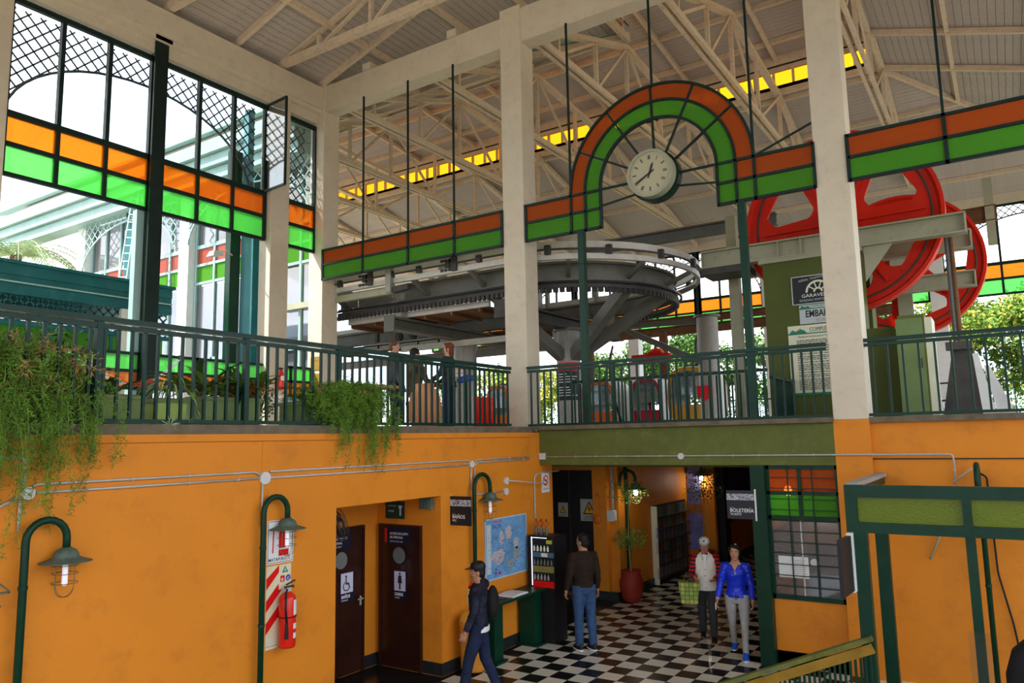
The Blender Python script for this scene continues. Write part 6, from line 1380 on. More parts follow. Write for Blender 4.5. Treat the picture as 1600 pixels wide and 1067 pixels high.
def fern(name, c, spread, n, label, droopz, fall=None, cat='plant', dry=.15, cloud=None):
    t = thing(name, c, label, cat); q = MB(); q2 = MB(); c = Vector(c)
    for i in range(n):
        a = rnd.uniform(0, 2*PI); o = c+Vector((rnd.uniform(-1, 1)*spread[0]*.5, rnd.uniform(-1, 1)*spread[1]*.5, rnd.uniform(0, .15)))
        v = Vector((math.cos(a)*.8, math.sin(a)*.8, rnd.uniform(.3, 1.3))); tgt = q2 if rnd.random() < dry else q
        strand(tgt, o, v, rnd.randint(9, 14), rnd.uniform(.35, .75)*spread[2], droopz, .055, .010, 5)
    if fall:
        for (y0, y1, z1, k_) in fall:
            for i in range(k_):
                y = rnd.uniform(y0, y1); o = Vector((XL-.10+rnd.uniform(-.05, .1), y, rnd.uniform(3.55, 3.9)))
                L_ = (o.z-z1)*rnd.uniform(.35, 1.0)+.15; p = o.copy(); pts = [p.copy()]; v = Vector((.9, rnd.uniform(-.4, .4), .3)).normalized(); nn = 22
                for j in range(nn):
                    v = (v+Vector((-.02 if p.x < XL+.12 else -.10, 0, -.30))+rvec()*.16).normalized(); p = p+v*(L_/nn)
                    if p.x < XL+.04: p.x = XL+.04
                    pts.append(p.copy())
                    for _ in range(6): leafquad(q, p+rvec()*.02, rvec()+Vector((0, 0, -.2)), rvec(), rnd.uniform(.03, .065), .009)
                q.tube(pts, .002, 3, cap=False)
    if cloud:
        cx, r_, k_, nl = cloud
        for _ in range(nl):
            v = rvec()*rnd.random()**.33; leafquad(q2 if rnd.random() < dry*.6 else q, Vector(cx)+Vector((v.x*r_[0], v.y*r_[1], v.z*r_[2])), rvec()+Vector((0, 0, .3)), rvec(), k_*rnd.uniform(.6, 1.3), .009)
    o = q.build('foliage', M['fern'], t); o['kind'] = 'stuff'
    o = q2.build('dry_fronds', M['fern_dry'], t)
    if o: o['kind'] = 'stuff'
    return t
def planter(x, y, w_, l, h, label, mt=None):
    q = MB(); q.box((x-w_/2, y-l/2, FZ), (x+w_/2, y+l/2, FZ+h)); o = q.build('planter_box', mt or M['planter'])
    t = tag(o, label, 'planter', 'planters behind the left balustrade'); o['_w'] = tuple(o.location)
    MB().box((x-w_/2-.015, y-l/2-.015, FZ+h-.04), (x+w_/2+.015, y+l/2+.015, FZ+h)).build('rim', M['planter'], o)
    MB().box((x-w_/2+.02, y-l/2+.02, FZ+h), (x+w_/2-.02, y+l/2-.02, FZ+h+.01)).build('soil', M['bark'], o)
    return o
planter(-7.45, 4.0, .35, .62, .36, 'olive green planter box behind the balustrade, right of the big fern')
planter(-7.45, 5.35, .38, .75, .38, 'olive green planter box holding the bromeliads')
planter(-7.42, 4.62, .3, .34, .34, 'yellow green planter under the spider plant', mat('planter_lime', (.36, .48, .12), .6))
planter(-7.5, 3.0, .45, 1.1, .40, 'olive planter box buried under the big fern at left')
planter(-7.42, 6.9, .4, 1.2, .36, 'olive planter box under the asparagus fern')
fern('asparagus_fern', (-7.35, 2.95, FZ+.42), (.5, 1.2, .95), 130, 'big feathery fern at left spilling over the balustrade and down the wall', .10,
     [(2.2, 3.6, 2.55, 30), (3.0, 3.8, 3.05, 18), (2.6, 3.2, 2.3, 10)], dry=.3, cloud=((-7.25, 2.95, FZ+.42), (.28, .8, .45), .09, 9000))
fern('asparagus_fern', (-7.2, 6.95, FZ+.30), (.4, 1.0, .58), 520, 'bushy light green asparagus fern right of the bromeliads, hanging over the edge', .10, [(6.55, 6.8, 3.1, 7), (7.0, 7.35, 2.95, 14), (7.45, 7.75, 3.12, 7)], dry=.03, cloud=((-7.16, 6.98, FZ+.30), (.26, .68, .34), .075, 13000))
# spider plant
def spider(c, n, label):
    t = thing('spider_plant', c, label, 'plant'); c = Vector(c)
    for k_ in range(n):
        a = rnd.uniform(0, 2*PI); p = c.copy(); v = Vector((math.cos(a), math.sin(a), rnd.uniform(.6, 1.6))).normalized(); L_ = rnd.uniform(.3, .6); q = MB(); nn = 9; prev = None; vs = []; 
        s = v.cross(Vector((0, 0, 1))).normalized()
        for j in range(nn+1):
            w_ = .011*(1-(j/nn)**2)+.001; vs += [p+s*w_, p-s*w_]; v = (v+Vector((0, 0, -.24))).normalized(); p = p+v*L_/nn
        q.add(vs, [(2*j, 2*j+1, 2*j+3, 2*j+2) for j in range(nn)]); q.build('leaf', M['leaf_pale'] if k_ % 3 else M['leaf'], t)
    q = MB()
    for k_ in range(5):
        b_ = c+Vector((rnd.uniform(.05, .3), rnd.uniform(-.25, .3), -rnd.uniform(.25, .4)))
        for _ in range(26): leafquad(q, b_, rvec(), rvec(), .11, .012)
    q.build('plantlets', M['leaf_pale'], t)['kind'] = 'stuff'
spider((-7.38, 4.68, FZ+.45), 70, 'pale striped spider plant in front of the bromeliads')
def broad(name, c, n, L_, mts, label, w_=.10, up=.9):
    t = thing(name, c, label, 'plant'); c = Vector(c)
    for k_ in range(n):
        a = rnd.uniform(0, 2*PI); p = c+Vector((rnd.uniform(-.1, .1), rnd.uniform(-.22, .22), 0)); v = Vector((math.cos(a), math.sin(a), rnd.uniform(up*.4, up*1.8))).normalized(); l = L_*rnd.uniform(.6, 1.1); nn = 7
        s = v.cross(Vector((0, 0, 1))).normalized(); vs = []; wv = w_*rnd.uniform(.7, 1.2)
        for j in range(nn+1):
            w2 = wv/2*math.sin(PI*min(1, .15+.85*j/nn))**.8+.002; n_ = s.cross(v); vs += [p+s*w2+n_*w2*.3, p-n_*.0, p-s*w2+n_*w2*.3]; v = (v+Vector((0, 0, -.13))).normalized(); p = p+v*l/nn
        q = MB(); q.add(vs, [(3*j, 3*j+1, 3*j+4, 3*j+3) for j in range(nn)]+[(3*j+1, 3*j+2, 3*j+5, 3*j+4) for j in range(nn)]); q.build('leaf', rnd.choice(mts), t, smooth=True)
    return t
broad('bromeliad', (-7.38, 5.15, FZ+.40), 44, .60, [M['leaf'], M['leaf_orange'], M['leaf_dark'], M['leaf']], 'green and rust orange broad leaved plant in the olive planter')
broad('bromeliad', (-7.42, 5.6, FZ+.40), 34, .60, [M['leaf'], M['leaf_orange'], M['leaf_dark']], 'second rust tipped broad leaved plant, right end of the olive planter')
broad('leafy_plant', (-7.45, 3.95, FZ+.36), 18, .32, [M['leaf'], M['leaf_dark']], 'small broad leaved plant in the planter right of the big fern')
def bush(name, c, r, n, L_, mts, label, cat='shrub', stem=True):
    t = thing(name, (c[0], c[1], FZ), label, cat); q = [MB() for _ in mts]
    for _ in range(n):
        v = rvec(); rr = rnd.random()**.4; p = Vector(c)+Vector((v.x*r[0]*rr, v.y*r[1]*rr, v.z*r[2]*rr)); leafquad(rnd.choice(q), p, rvec()+Vector((0, 0, .2)), rvec(), L_*rnd.uniform(.6, 1.2), L_*.5)
    for qq, mt2 in zip(q, mts): qq.build('foliage', mt2, t)['kind'] = 'stuff'
    if stem:
        s = MB()
        for k_ in range(4): s.tube([(c[0], c[1], FZ), (c[0]+rnd.uniform(-.5, .5)*r[0], c[1]+rnd.uniform(-.5, .5)*r[1], c[2])], .012, 5)
        s.build('stems', M['bark'], t)
    return t
bush('climbing_shrub', (-7.6, 3.55, 4.05), (.2, .45, .45), 700, .07, [M['leaf'], M['leaf_dark']], 'tall loose shrub rising behind the balustrade at left')
bush('leafy_shrub', (-7.75, 6.0, 3.8), (.2, .35, .3), 500, .06, [M['leaf'], M['leaf_dark']], 'small green shrub between bromeliads and asparagus fern')
# ---- trees outside
def tree(x, y, z0, h, r, mts, label, n=5000, L_=.28, trunk=.18, clumps=26, grp='trees beyond the station', low=.35):
    t = thing('tree', (x, y, z0), label, 'tree', grp); B0 = Vector((x, y, z0)); tr = MB(); lean = Vector((rnd.uniform(-.4, .4), rnd.uniform(-.3, .3), 0))
    top = B0+lean+Vector((0, 0, h*.75)); tr.tube([B0, B0.lerp(top, .5)+rvec()*.15, top], [trunk, trunk*.7, trunk*.25], 8); qs = [MB() for _ in mts]; cl = []
    for k_ in range(clumps):
        v = rvec(); zc = rnd.uniform(low, 1.0); rr = r*math.sin(PI*min(1, (zc-low)/(1-low)*.8+.15))*rnd.uniform(.4, 1)
        a = rnd.uniform(0, 2*PI); c = B0+lean*zc+Vector((math.cos(a)*rr, math.sin(a)*rr, h*zc)); cl.append(c)
        s = B0.lerp(top, min(1, max(.2, zc-.15))); tr.tube([s, s.lerp(c, .6)+Vector((0, 0, .1)), c], [trunk*.3, trunk*.15, .01], 5)
    for i in range(n):
        c = cl[i % clumps]; v = rvec()*(rnd.random()**.5)*r*.36; v.z *= .7; leafquad(rnd.choice(qs), c+v, rvec()+Vector((0, 0, -.3)), rvec(), L_*rnd.uniform(.5, 1.2), L_*.5)
    tr.build('trunk', M['bark'], t)
    for qq, mt2 in zip(qs, mts): qq.build('crown', mt2, t)['kind'] = 'stuff'
G1, G2, G3 = M['leaf'], M['leaf_dark'], M['leaf_yellow']
tree(-23.5, 38, 3.2, 4.2, 2.1, [G3, G3, G1], 'autumn yellow tree seen left of the notice pillar', 3500)
tree(-27.5, 40, 3.2, 4.5, 2.2, [G3, G1], 'yellow green tree beyond the left machinery', 3000)
tree(-33.5, 43, 3.2, 4.5, 2.6, [G1, G2], 'green tree behind the three people on the platform', 3000)
tree(-19.8, 40, 3.2, 4.8, 2.1, [G1, G2], 'loose dark green tree seen under the raking struts', 3500)
tree(-16.4, 38, 3.2, 5.1, 2.2, [G1, G2, G1], 'bushy green tree beyond the crimson cabin', 4500)
tree(-12.8, 37, 3.2, 5.4, 2.2, [G1, G2], 'tall green tree right above the yellow cabin', 4500)
tree(-9.2, 37, 3.2, 5.1, 2.1, [G2, G1], 'dark tree behind the right green arch post', 3500)
tree(-4.6, 36, 3.2, 5.5, 2.1, [G1, G2, G1], 'dense conifer like tree right of the second red wheel', 9000, L_=.22)
tree(-1.6, 36, 3.2, 5.7, 2.4, [G1, G1, G3], 'pale sunlit tree in the middle of the right opening', 11000, L_=.22)
tree(1.5, 37, 3.2, 5.5, 2.4, [G1, G3, G1], 'yellow green sunlit tree at the right edge', 9000, L_=.22)
tree(-6.5, 44, 3.2, 5.4, 2.9, [G2, G1], 'darker tree farther back between the right trees', 4000)
tree(4.8, 42, 3.2, 5.7, 2.7, [G1, G3], 'outermost sunlit tree at the far right', 3000)
for i in range(9):
    bush('hedge_bush', (-26+i*3.6, 33.5, 4.0), (2.2, 1.0, 1.0), 1300, .16, [G1, G2], ['low green bush at the foot of the trees, number %s from the left' % w_ for w_ in ('one', 'two', 'three', 'four', 'five', 'six', 'seven', 'eight', 'nine')][i], stem=False)['group'] = 'hedge bushes behind the station'
bush('flower_bush', (-.35, 29.9, 4.0), (.5, .25, .52), 420, .12, [M['red_s'], M['leaf']], 'bush with red flowers behind the far green railing')
# palm at far left
pm = thing('palm_tree', (-27.5, 9.0, 3.3), 'pale palm crown at the far left above the teal roof', 'palm tree'); pc = at(25, 400, 0, -26.0)
MB().tube([(pc.x, pc.y, 3.3), (pc.x, pc.y, pc.z)], .18, 8).build('trunk', M['bark'], pm)
for k_ in range(26):
    a = rnd.uniform(0, 2*PI); p = pc.copy(); v = Vector((math.cos(a), math.sin(a), rnd.uniform(.2, 1.3))).normalized(); q = MB(); pts = [p.copy()]
    for j in range(12):
        v = (v+Vector((0, 0, -.16))).normalized(); p = p+v*.19; pts.append(p.copy()); s = v.cross(Vector((0, 0, 1))).normalized()
        for sg in (-1, 1):
            for _ in range(2): leafquad(q, p+v*.08*_, s*sg+v*.6+Vector((0, 0, -.3)), Vector((0, 0, 1)), .42*(1-j/16), .035)
    q.tube(pts, .012, 4, cap=False); q.build('frond', M['leaf_pale'], pm)
# corridor trees in red pots
def pot_tree(x, y, label, h, kind, s=1.0):
    q = MB(); q.lathe((x, y, 0), [(.14*s, 0), (.20*s, .10*s), (.245*s, .32*s), (.24*s, .42*s), (.19*s, .54*s), (.17*s, .57*s), (.20*s, .61*s), (.20*s, .63*s), (.17*s, .62*s), (.15*s, .55*s)], 28); o = q.build('urn_pot', M['pot'], smooth=True)
    tag(o, 'round dark red clay urn '+label, 'pot', 'red clay urns in the corridor')
    t = thing('potted_tree', (x, y, .55*s), 'slender small tree in the red urn '+label, 'tree', 'potted trees in the corridor'); MB().tube([(x, y, .54*s), (x-.03, y, h*.55), (x+.02, y, h)], [.018, .014, .008], 6).build('trunk', M['fern_dry'], t); q = MB(); tw = MB()
    for zc, r, n_ in kind:
        for i in range(9):
            v = rvec(); e = Vector((x, y, zc))+Vector((v.x*r, v.y*r, v.z*r*.5)); tw.tube([(x, y, zc-.1), e], .004, 4)
        for i in range(n_): v = rvec()*rnd.random()**.5; leafquad(q, Vector((x, y, zc))+Vector((v.x*r, v.y*r, v.z*r*.6)), rvec(), rvec(), .06, .028)
    q.build('foliage', M['leaf'] if s > .99 else M['leaf_dark'], t)['kind'] = 'stuff'; tw.build('twigs', M['bark'], t)
pot_tree(-6.72, 14.5, 'near the orange pier', 2.3, [(1.25, .38, 420), (2.2, .45, 420)])
pot_tree(-6.35, 18.0, 'farther back by the dark column', 2.4, [(2.0, .5, 500), (2.35, .4, 300)], .95)
# upstairs pots
q = MB(); q.lathe((-7.75, 9.27, 0), [(.16, FZ), (.24, FZ+.15), (.28, FZ+.35), (.22, FZ+.62), (.15, FZ+.68), (.15, FZ+.76)], 28); tag(q.build('clay_urn', M['clay'], smooth=True), 'large pale terracotta urn behind the balustrade beside the seated people', 'pot')
for i, y in enumerate((11.02, 11.22, 11.42)):
    q = MB(); q.lathe((-7.98, y, 0), [(.07, FZ), (.085, FZ+.02), (.095, FZ+.60), (.09, FZ+.62)], 14); o = q.build('red_bin', M['red_s'], smooth=True); tag(o, ('left', 'middle', 'right')[i]+' tall red barrel behind the balustrade near the middle column', 'barrel', 'red barrels')
tbn = thing('platform_table', (-8.3, 8.6, FZ), 'thin brown table between the people on the platform', 'table'); MB().box((-8.8, 8.0, FZ+.68), (-7.95, 9.0, FZ+.72)).build('tabletop', M['clay'], tbn)
for x in (-8.72, -8.03):
    for y in (8.08, 8.92): MB().box((x-.02, y-.02, FZ), (x+.02, y+.02, FZ+.68)).build('leg', M['rail'], tbn)
cmx = thing('work_light', (-8.2, 7.9, FZ), 'square work light on a thin stand left of the standing man', 'lamp'); MB().tube([(-8.2, 7.9, FZ), (-8.2, 7.9, FZ+.62)], .015, 6).build('stand', M['red_s'], cmx); MB().box((-8.28, 7.86, FZ+.60), (-8.12, 7.96, FZ+.74)).build('head', M['black'], cmx); MB().box((-8.26, 7.845, FZ+.62), (-8.14, 7.86, FZ+.72)).build('lens', M['white_s'], cmx)
bt = thing('blue_cover', (-8.1, 9.9, FZ), 'bright blue rolled cover on a stand right of the red haired woman', 'cover'); MB().tube([(-8.1, 10.62, FZ+.9), (-8.1, 10.85, FZ+.96), (-8.1, 11.1, FZ+.98)], [.05, .07, .05], 10).build('roll', M['blue_s'], bt, smooth=True); MB().tube([(-8.1, 10.85, FZ), (-8.1, 10.85, FZ+.92)], .02, 6).build('stand', M['rail'], bt)
# =================================================================== PEOPLE
def remesh(mb, name, mt, parent, vox, it=3, fac=.6, fold=0.):
    me = bpy.data.meshes.new('tmp'); me.from_pydata(mb.v, [], mb.f); bm = bmesh.new(); bm.from_mesh(me); bmesh.ops.recalc_face_normals(bm, faces=bm.faces); bm.to_mesh(me); bm.free()
    o = bpy.data.objects.new('tmp', me); COL.objects.link(o)
    r = o.modifiers.new('r', 'REMESH'); r.mode = 'VOXEL'; r.voxel_size = vox
    s = o.modifiers.new('s', 'SMOOTH'); s.factor = fac; s.iterations = it
    dg = bpy.context.evaluated_depsgraph_get(); dg.update()
    m2 = bpy.data.meshes.new_from_object(o.evaluated_get(dg)); bpy.data.objects.remove(o); bpy.data.meshes.remove(me)
    if fold:
        m2.update(); NV = len(m2.vertices); nn_ = [0.0]*NV*3; m2.vertices.foreach_get('normal', nn_); cc_ = [0.0]*NV*3; m2.vertices.foreach_get('co', cc_)
        for i_ in range(NV):
            c = Vector(cc_[3*i_:3*i_+3]); n_ = noise.noise(Vector((c.x*9, c.y*9, c.z*22)))*.6+noise.noise(Vector((c.x*22+5, c.y*22, c.z*38)))*.4
            for j_ in range(3): cc_[3*i_+j_] = c[j_]+nn_[3*i_+j_]*n_*fold
        m2.vertices.foreach_set('co', cc_)
    m2.name = name; m2.materials.clear(); m2.materials.append(mt); m2.polygons.foreach_set('use_smooth', [True]*len(m2.polygons))
    ob = bpy.data.objects.new(name, m2); COL.objects.link(ob)
    ob.parent = parent; return ob
class RawMB(MB):
    def put(s, name, mt, parent, smooth=True): o = s.build(name, mt, parent, smooth, raw=True); return o
def rad(a): return math.radians(a)
def person(loc, face, H, label, legs, arms, top, bottom, skin, hair, shoes, female=False, cap=None, vox=.0055, headyaw=0, headpitch=0, lean=0,
           sleeve=1.0, top_z=(.88, 1.47), hood=False, longhair=False, group=None, bottom_slim=0., hands=(35, 35), extra=None, seat=None, belly=0):
    """face=(dx,dy) direction the person faces. legs: ((swing,knee),(swing,knee)) left,right; arms: ((swing,abduct,elbow,inward),..)"""
    rz = math.atan2(face[0], -face[1]); k = H/1.73
    t = thing('person', loc, label, 'person', group, rz=rz); t.scale = (k, k, k)
    hipw = .095 if not female else .10; shw = .185 if not female else .165
    V = Vector
    def legp(sx, s, b):
        h = V((sx*hipw, 0, .90)); s, b = rad(s), rad(b); kn = h+V((0, -math.sin(s), -math.cos(s)))*.42; an = kn+V((0, -math.sin(s-b), -math.cos(s-b)))*.40
        return h, kn, an
    lg = [legp(1, *legs[0]), legp(-1, *legs[1])]
    drop = (min(l[2].z for l in lg)-.08) if seat is None else 0
    dz = V((0, 0, -drop)) if seat is None else V((0, 0, seat-.82))
    lg = [tuple(p+dz for p in l) for l in lg]
    LM = Matrix.Rotation(rad(lean), 3, 'X'); hipc = V((0, 0, .92))+dz
    def T(p): return hipc+LM @ (V(p)-V((0, 0, .92)))     # torso transform
    HM = Matrix.Rotation(rad(headyaw), 3, 'Z') @ Matrix.Rotation(rad(headpitch), 3, 'X'); neck = T((0, .0, 1.50))
    def Hd(p): return neck+HM @ (V(p)-V((0, 0, 1.50)))
    def armp(sx, s, ab, el, inw):
        s, ab, el, inw = rad(s), rad(ab), rad(el), rad(inw); sh = T((sx*shw, 0, 1.40)); d1 = V((sx*math.sin(ab), -math.sin(s)*math.cos(ab), -math.cos(s)*math.cos(ab)))
        e = sh+d1*.285; s2 = s+el; d2 = V((sx*math.sin(ab)*.6, -math.sin(s2), -math.cos(s2))); d2 = Matrix.Rotation(-sx*inw, 3, 'Z') @ d2; d2.normalize(); return sh, e, e+d2*.25, d2
    ar = [armp(1, *arms[0]), armp(-1, *arms[1])]
    def torso(q, g, rings):
        q.rings([[T((rx*math.cos(a), ry*math.sin(a)+cy, z)) for a in [2*PI*i/20 for i in range(20)]] for z, rx, ry, cy in [(z, rx+g, ry+g, cy) for z, rx, ry, cy in rings]])
    if female: R_ = [(.83, .10, .08, .01), (.90, .165, .115, .012), (.96, .160, .11, .01), (1.07, .118, .085, 0), (1.18, .135, .095, -.005), (1.28, .150, .112, -.015), (1.36, .155, .10, 0), (1.42, .13, .075, .005), (1.46, .07, .06, .01), (1.54, .047, .052, .005)]
    else: R_ = [(.83, .10, .08, .01), (.90, .155, .11, .012), (.98, .150, .105+belly*.4, -belly*.3), (1.08, .140, .10+belly, -belly*.6), (1.20, .158, .110+belly*.5, -belly*.3), (1.31, .178, .118, 0), (1.38, .175, .10, .005), (1.43, .14, .08, .008), (1.47, .075, .065, .01), (1.54, .055, .060, .005)]
    b = MB(); torso(b, 0, R_)
    for h, kn, an in lg:
        b.tube([h+V((0, 0, .05)), h.lerp(kn, .3), kn, kn.lerp(an, .3), an, an+V((0, -.01, -.03))], [.088, .082, .055, .056, .036, .036], 12)
        b.ell(an+V((0, -.05, -.045)), (.038, .11, .032))
    for i, (sh, e, w_, d2) in enumerate(ar):
        sx = 1 if i == 0 else -1
        b.tube([T((sx*.10, 0, 1.41)), sh, sh.lerp(e, .35), e, e.lerp(w_, .3), w_], [.05, .052, .046, .036, .036, .024], 12)
        # hand: palm, four fingers, thumb
        side = V((0, -1, 0)); side = (side-d2*side.dot(d2)); side = side.normalized() if side.length > .2 else V((0, 0, 1)); nrm = d2.cross(side).normalized()*(-sx)   # nrm toward body
        if nrm.dot(V((-sx, 0, 0))) < 0: nrm = -nrm
        pc = w_+d2*.055; R3 = Matrix((side, nrm, d2)).transposed(); b.ell(pc, (.040, .016, .055), rot=R3); b.tube([w_-d2*.02, w_+d2*.03], [.024, .028], 8)
        cu = rad(hands[i])
        for f in range(4):
            off = (f-1.5)*.0215; ln = (.072, .080, .075, .058)[3-f] if True else .07; p = w_+d2*.095+side*off; d = d2.copy(); pts = [w_+d2*.06+side*off*.9, p]; a_ = .25
            for s_ in range(3): a_ += cu*(.35+.35*s_); dd = (d2*math.cos(a_)+nrm*math.sin(a_)+side*off*2.2).normalized(); p = p+dd*ln/3; pts.append(p)
            b.tube(pts, [.0095, .0095, .009, .0082, .0065], 7)
        tp_ = w_+d2*.03+side*.032; b.tube([w_+d2*.02+side*.015, tp_, tp_+(side*.6+d2+nrm*.5).normalized()*.032, tp_+(side*.45+d2*1.3+nrm*.7).normalized()*.062], [.012, .0125, .011, .008], 7)
    # head
    b.rings([[Hd((rx*math.cos(a), cy+ry*math.sin(a), z)) for a in [2*PI*i/22 for i in range(22)]] for z, rx, ry, cy in
        ((1.485, .030, .034, -.030), (1.50, .046, .055, -.022), (1.53, .058, .072, -.012), (1.57, .066, .083, -.004), (1.61, .072, .092, 0), (1.65, .075, .096, .004), (1.69, .066, .086, .006), (1.715, .045, .06, .006), (1.73, .016, .02, .006))])
    b.tube([Hd((0, -.082, 1.625)), Hd((0, -.100, 1.585)), Hd((0, -.088, 1.575))], [.009, .014, .010], 8)
    b.ell(Hd((0, -.080, 1.535)), (.022, .012, .012)); b.ell(Hd((0, -.072, 1.505)), (.020, .016, .014)); b.ell(Hd((0, -.082, 1.645)), (.045, .010, .008))
    for sx in (-1, 1): b.ell(Hd((sx*.074, .012, 1.60)), (.010, .020, .031)); b.ell(Hd((sx*.042, -.062, 1.58)), (.02, .015, .018))
    remesh(b, 'body', skin, t, vox, 2, .5)
    for sx in (-1, 1):
        RawMB().ell(Hd((sx*.030, -.078, 1.618)), (.0125, .010, .008)).put('eye', M['eye'], t); RawMB().ell(Hd((sx*.030, -.0865, 1.618)), (.0055, .003, .0055)).put('iris', M['iris'], t)
        RawMB().tube([Hd((sx*.014, -.090, 1.638)), Hd((sx*.032, -.091, 1.643)), Hd((sx*.048, -.080, 1.636))], .0035, 5).put('eyebrow', hair, t)
    RawMB().tube([Hd((-.022, -.086, 1.542)), Hd((-.008, -.0935, 1.546)), Hd((.008, -.0935, 1.546)), Hd((.022, -.086, 1.542))], .005, 6).put('lips', M['lips'], t)
    # hair
    hb = MB(); hb.ell(Hd((0, .014, 1.655)), (.084, .098, .092)); hb.ell(Hd((0, .045, 1.60)), (.074, .062, .085))
    if female or longhair:
        hb.ell(Hd((.02, -.055, 1.705)), (.06, .04, .03)); hb.ell(Hd((0, .06, 1.55)), (.07, .05, .11))
        for sx in (-1, 1): hb.tube([Hd((sx*.07, -.03, 1.69)), Hd((sx*.082, -.015, 1.62)), Hd((sx*.074, .0, 1.55))], [.02, .016, .012], 7)
    if hair is not None: remesh(hb, 'hair', hair, t, .007, 2)
    if cap:
        cm, lm = cap; cb = MB(); cb.rings([[Hd((rx*math.cos(a), .008+ry*math.sin(a), z)) for a in [2*PI*i/24 for i in range(24)]] for z, rx, ry in ((1.655, .090, .108), (1.69, .090, .107), (1.725, .078, .092), (1.75, .05, .06), (1.758, .01, .01))])
        bp = [Hd((x, y, z)) for x, y, z in [(.080*math.cos(a), -.075-.10*math.sin(a), 1.664-.012*math.sin(a)) for a in [PI*i/12 for i in range(13)]]]; cb.add(bp+[p+HM @ V((0, 0, .009)) for p in bp], [tuple(range(12, -1, -1)), tuple(range(13, 26))]+[(i, i+1, i+14, i+13) for i in range(12)]+[(12, 0, 13, 25)])
        remesh(cb, 'cap', cm, t, .0055, 1); RawMB().ell(Hd((0, -.100, 1.705)), (.018, .006, .016)).put('cap_badge', lm, t)
    # top
    z0, z1 = top_z; tb2 = MB(); g = .022; Rt = [(z, rx, ry, cy) for z, rx, ry, cy in R_ if z0 <= z <= z1]; Rt = [(z0, Rt[0][1]+.004, Rt[0][2]+.004, Rt[0][3])]+Rt
    torso(tb2, g, Rt)
    if sleeve > 0:
        for i, (sh, e, w_, d2) in enumerate(ar):
            sx = 1 if i == 0 else -1; pe = [T((sx*.09, 0, 1.41)), sh, sh.lerp(e, .4), e, e.lerp(w_, .5), w_-d2*.01]; rr = [.060, .070, .064, .055, .050, .040]
            if sleeve < 1: pe, rr = pe[:3]+[sh.lerp(e, sleeve*2)], rr[:4]
            tb2.tube(pe, rr, 14)
    if not female: tb2.tube([T((0, .012, 1.44)), T((0, .008, 1.49))], [.075, .065], 14)
    if hood: tb2.ell(T((0, .09, 1.46)), (.10, .06, .06)); tb2.ell(T((0, .06, 1.50)), (.085, .05, .04))
    remesh(tb2, 'jacket' if sleeve == 1 else 'shirt', top, t, .010, 4, fold=.011)
    # bottoms
    bb = MB(); bs = bottom_slim; torso(bb, .014, [r for r in R_ if r[0] <= 1.0])
    for h, kn, an in lg: bb.tube([h+V((0, 0, .06)), h.lerp(kn, .35), kn, kn.lerp(an, .5), an+V((0, 0, -.01))], [.103-bs*.5, .097-bs*.6, .075-bs, .068-bs, .062-bs*1.1], 14)
    remesh(bb, 'trousers', bottom, t, .010, 3, fold=.008)
    for h, kn, an in lg:
        sb = MB(); f = an+V((0, 0, -.05)); sb.rings([[f+V((rx*math.copysign(abs(math.cos(a))**.7, math.cos(a)), cy+ry*math.sin(a), z)) for a in [2*PI*i/18 for i in range(18)]] for z, rx, ry, cy in ((-.028, .044, .135, -.05), (.0, .046, .135, -.05), (.025, .043, .12, -.04), (.05, .040, .075, 0), (.075, .040, .055, .015))])
        remesh(sb, 'shoe', shoes[0], t, .007, 2); so_ = RawMB(); so_.rings([[f+V((.048*math.copysign(abs(math.cos(a))**.7, math.cos(a)), -.05+.14*math.sin(a), z)) for a in [2*PI*i/18 for i in range(18)]] for z in (-.030, -.012)]); so_.put('sole', shoes[1], t, False)
    t['_T'] = 1
    if extra: extra(t, T, Hd, lg, ar)
    return t
cloth = lambda n, c, **k: mat(n, c, .85, spec=.2, bump=.2, **k)
jean = cloth('denim', (.035, .075, .17), var=.35, scale=9); jean_d = cloth('denim_dark', (.014, .022, .055), var=.3, scale=8)
V = Vector
# walking man in cap
def ex1(t, T, Hd, lg, ar):
    RawMB().tube([T((.035, -.125, 1.40)), T((.035, -.140, 1.2))], .006, 5).put('drawstring', M['white_s'], t)
    RawMB().tube([T((-.03, -.095, 1.47)), T((0, -.125, 1.40)), T((.03, -.095, 1.47))], .014, 6).put('red_collar', M['red_s'], t)
    h = MB(); h.rings([[T((rx*math.cos(a), .01+ry*math.sin(a), z)) for a in [2*PI*i/18 for i in range(18)]] for z, rx, ry in ((.86, .178, .132), (.93, .180, .134))]); remesh(h, 'shirt_hem', M['white_s'], t, .010, 1)
    bp2 = MB(); bp2.ell(T((0, .19, 1.22)), (.14, .085, .22)); remesh(bp2, 'backpack', MATS['black_cloth'], t, .012, 3)
dirw = Vector((-.80, -.60, 0))
person((-6.08, 8.35, 0), (-.86, -.5), 1.72, 'man in black cap and dark patterned hooded jacket walking past the toilet opening', ((18, 6), (-10, 14)), ((10, 8, 14, 0), (-4, 8, 16, 0)),
       cloth('jacket_navy', (.022, .024, .045), var=.9, scale=7), jean_d, M['skin_d'], M['hair'], (M['black'], M['white_s']), cap=(M['black'], M['plastic']), hood=True, top_z=(.93, 1.47), extra=ex1, headpitch=4)
# standing man, seen from behind
person((-5.92, 10.98, 0), (-.80, .55), 1.78, 'man in brown jacket and blue jeans standing with his back turned, looking at the display', ((2, 2), (-4, 3)), ((4, 9, 14, 0), (-4, 10, 18, 0)),
       cloth('jacket_brown', (.024, .013, .008), var=.25), jean, M['skin_d'], M['hair'], (M['black'], M['white_s']), headyaw=22, belly=.02, top_z=(.93, 1.47))
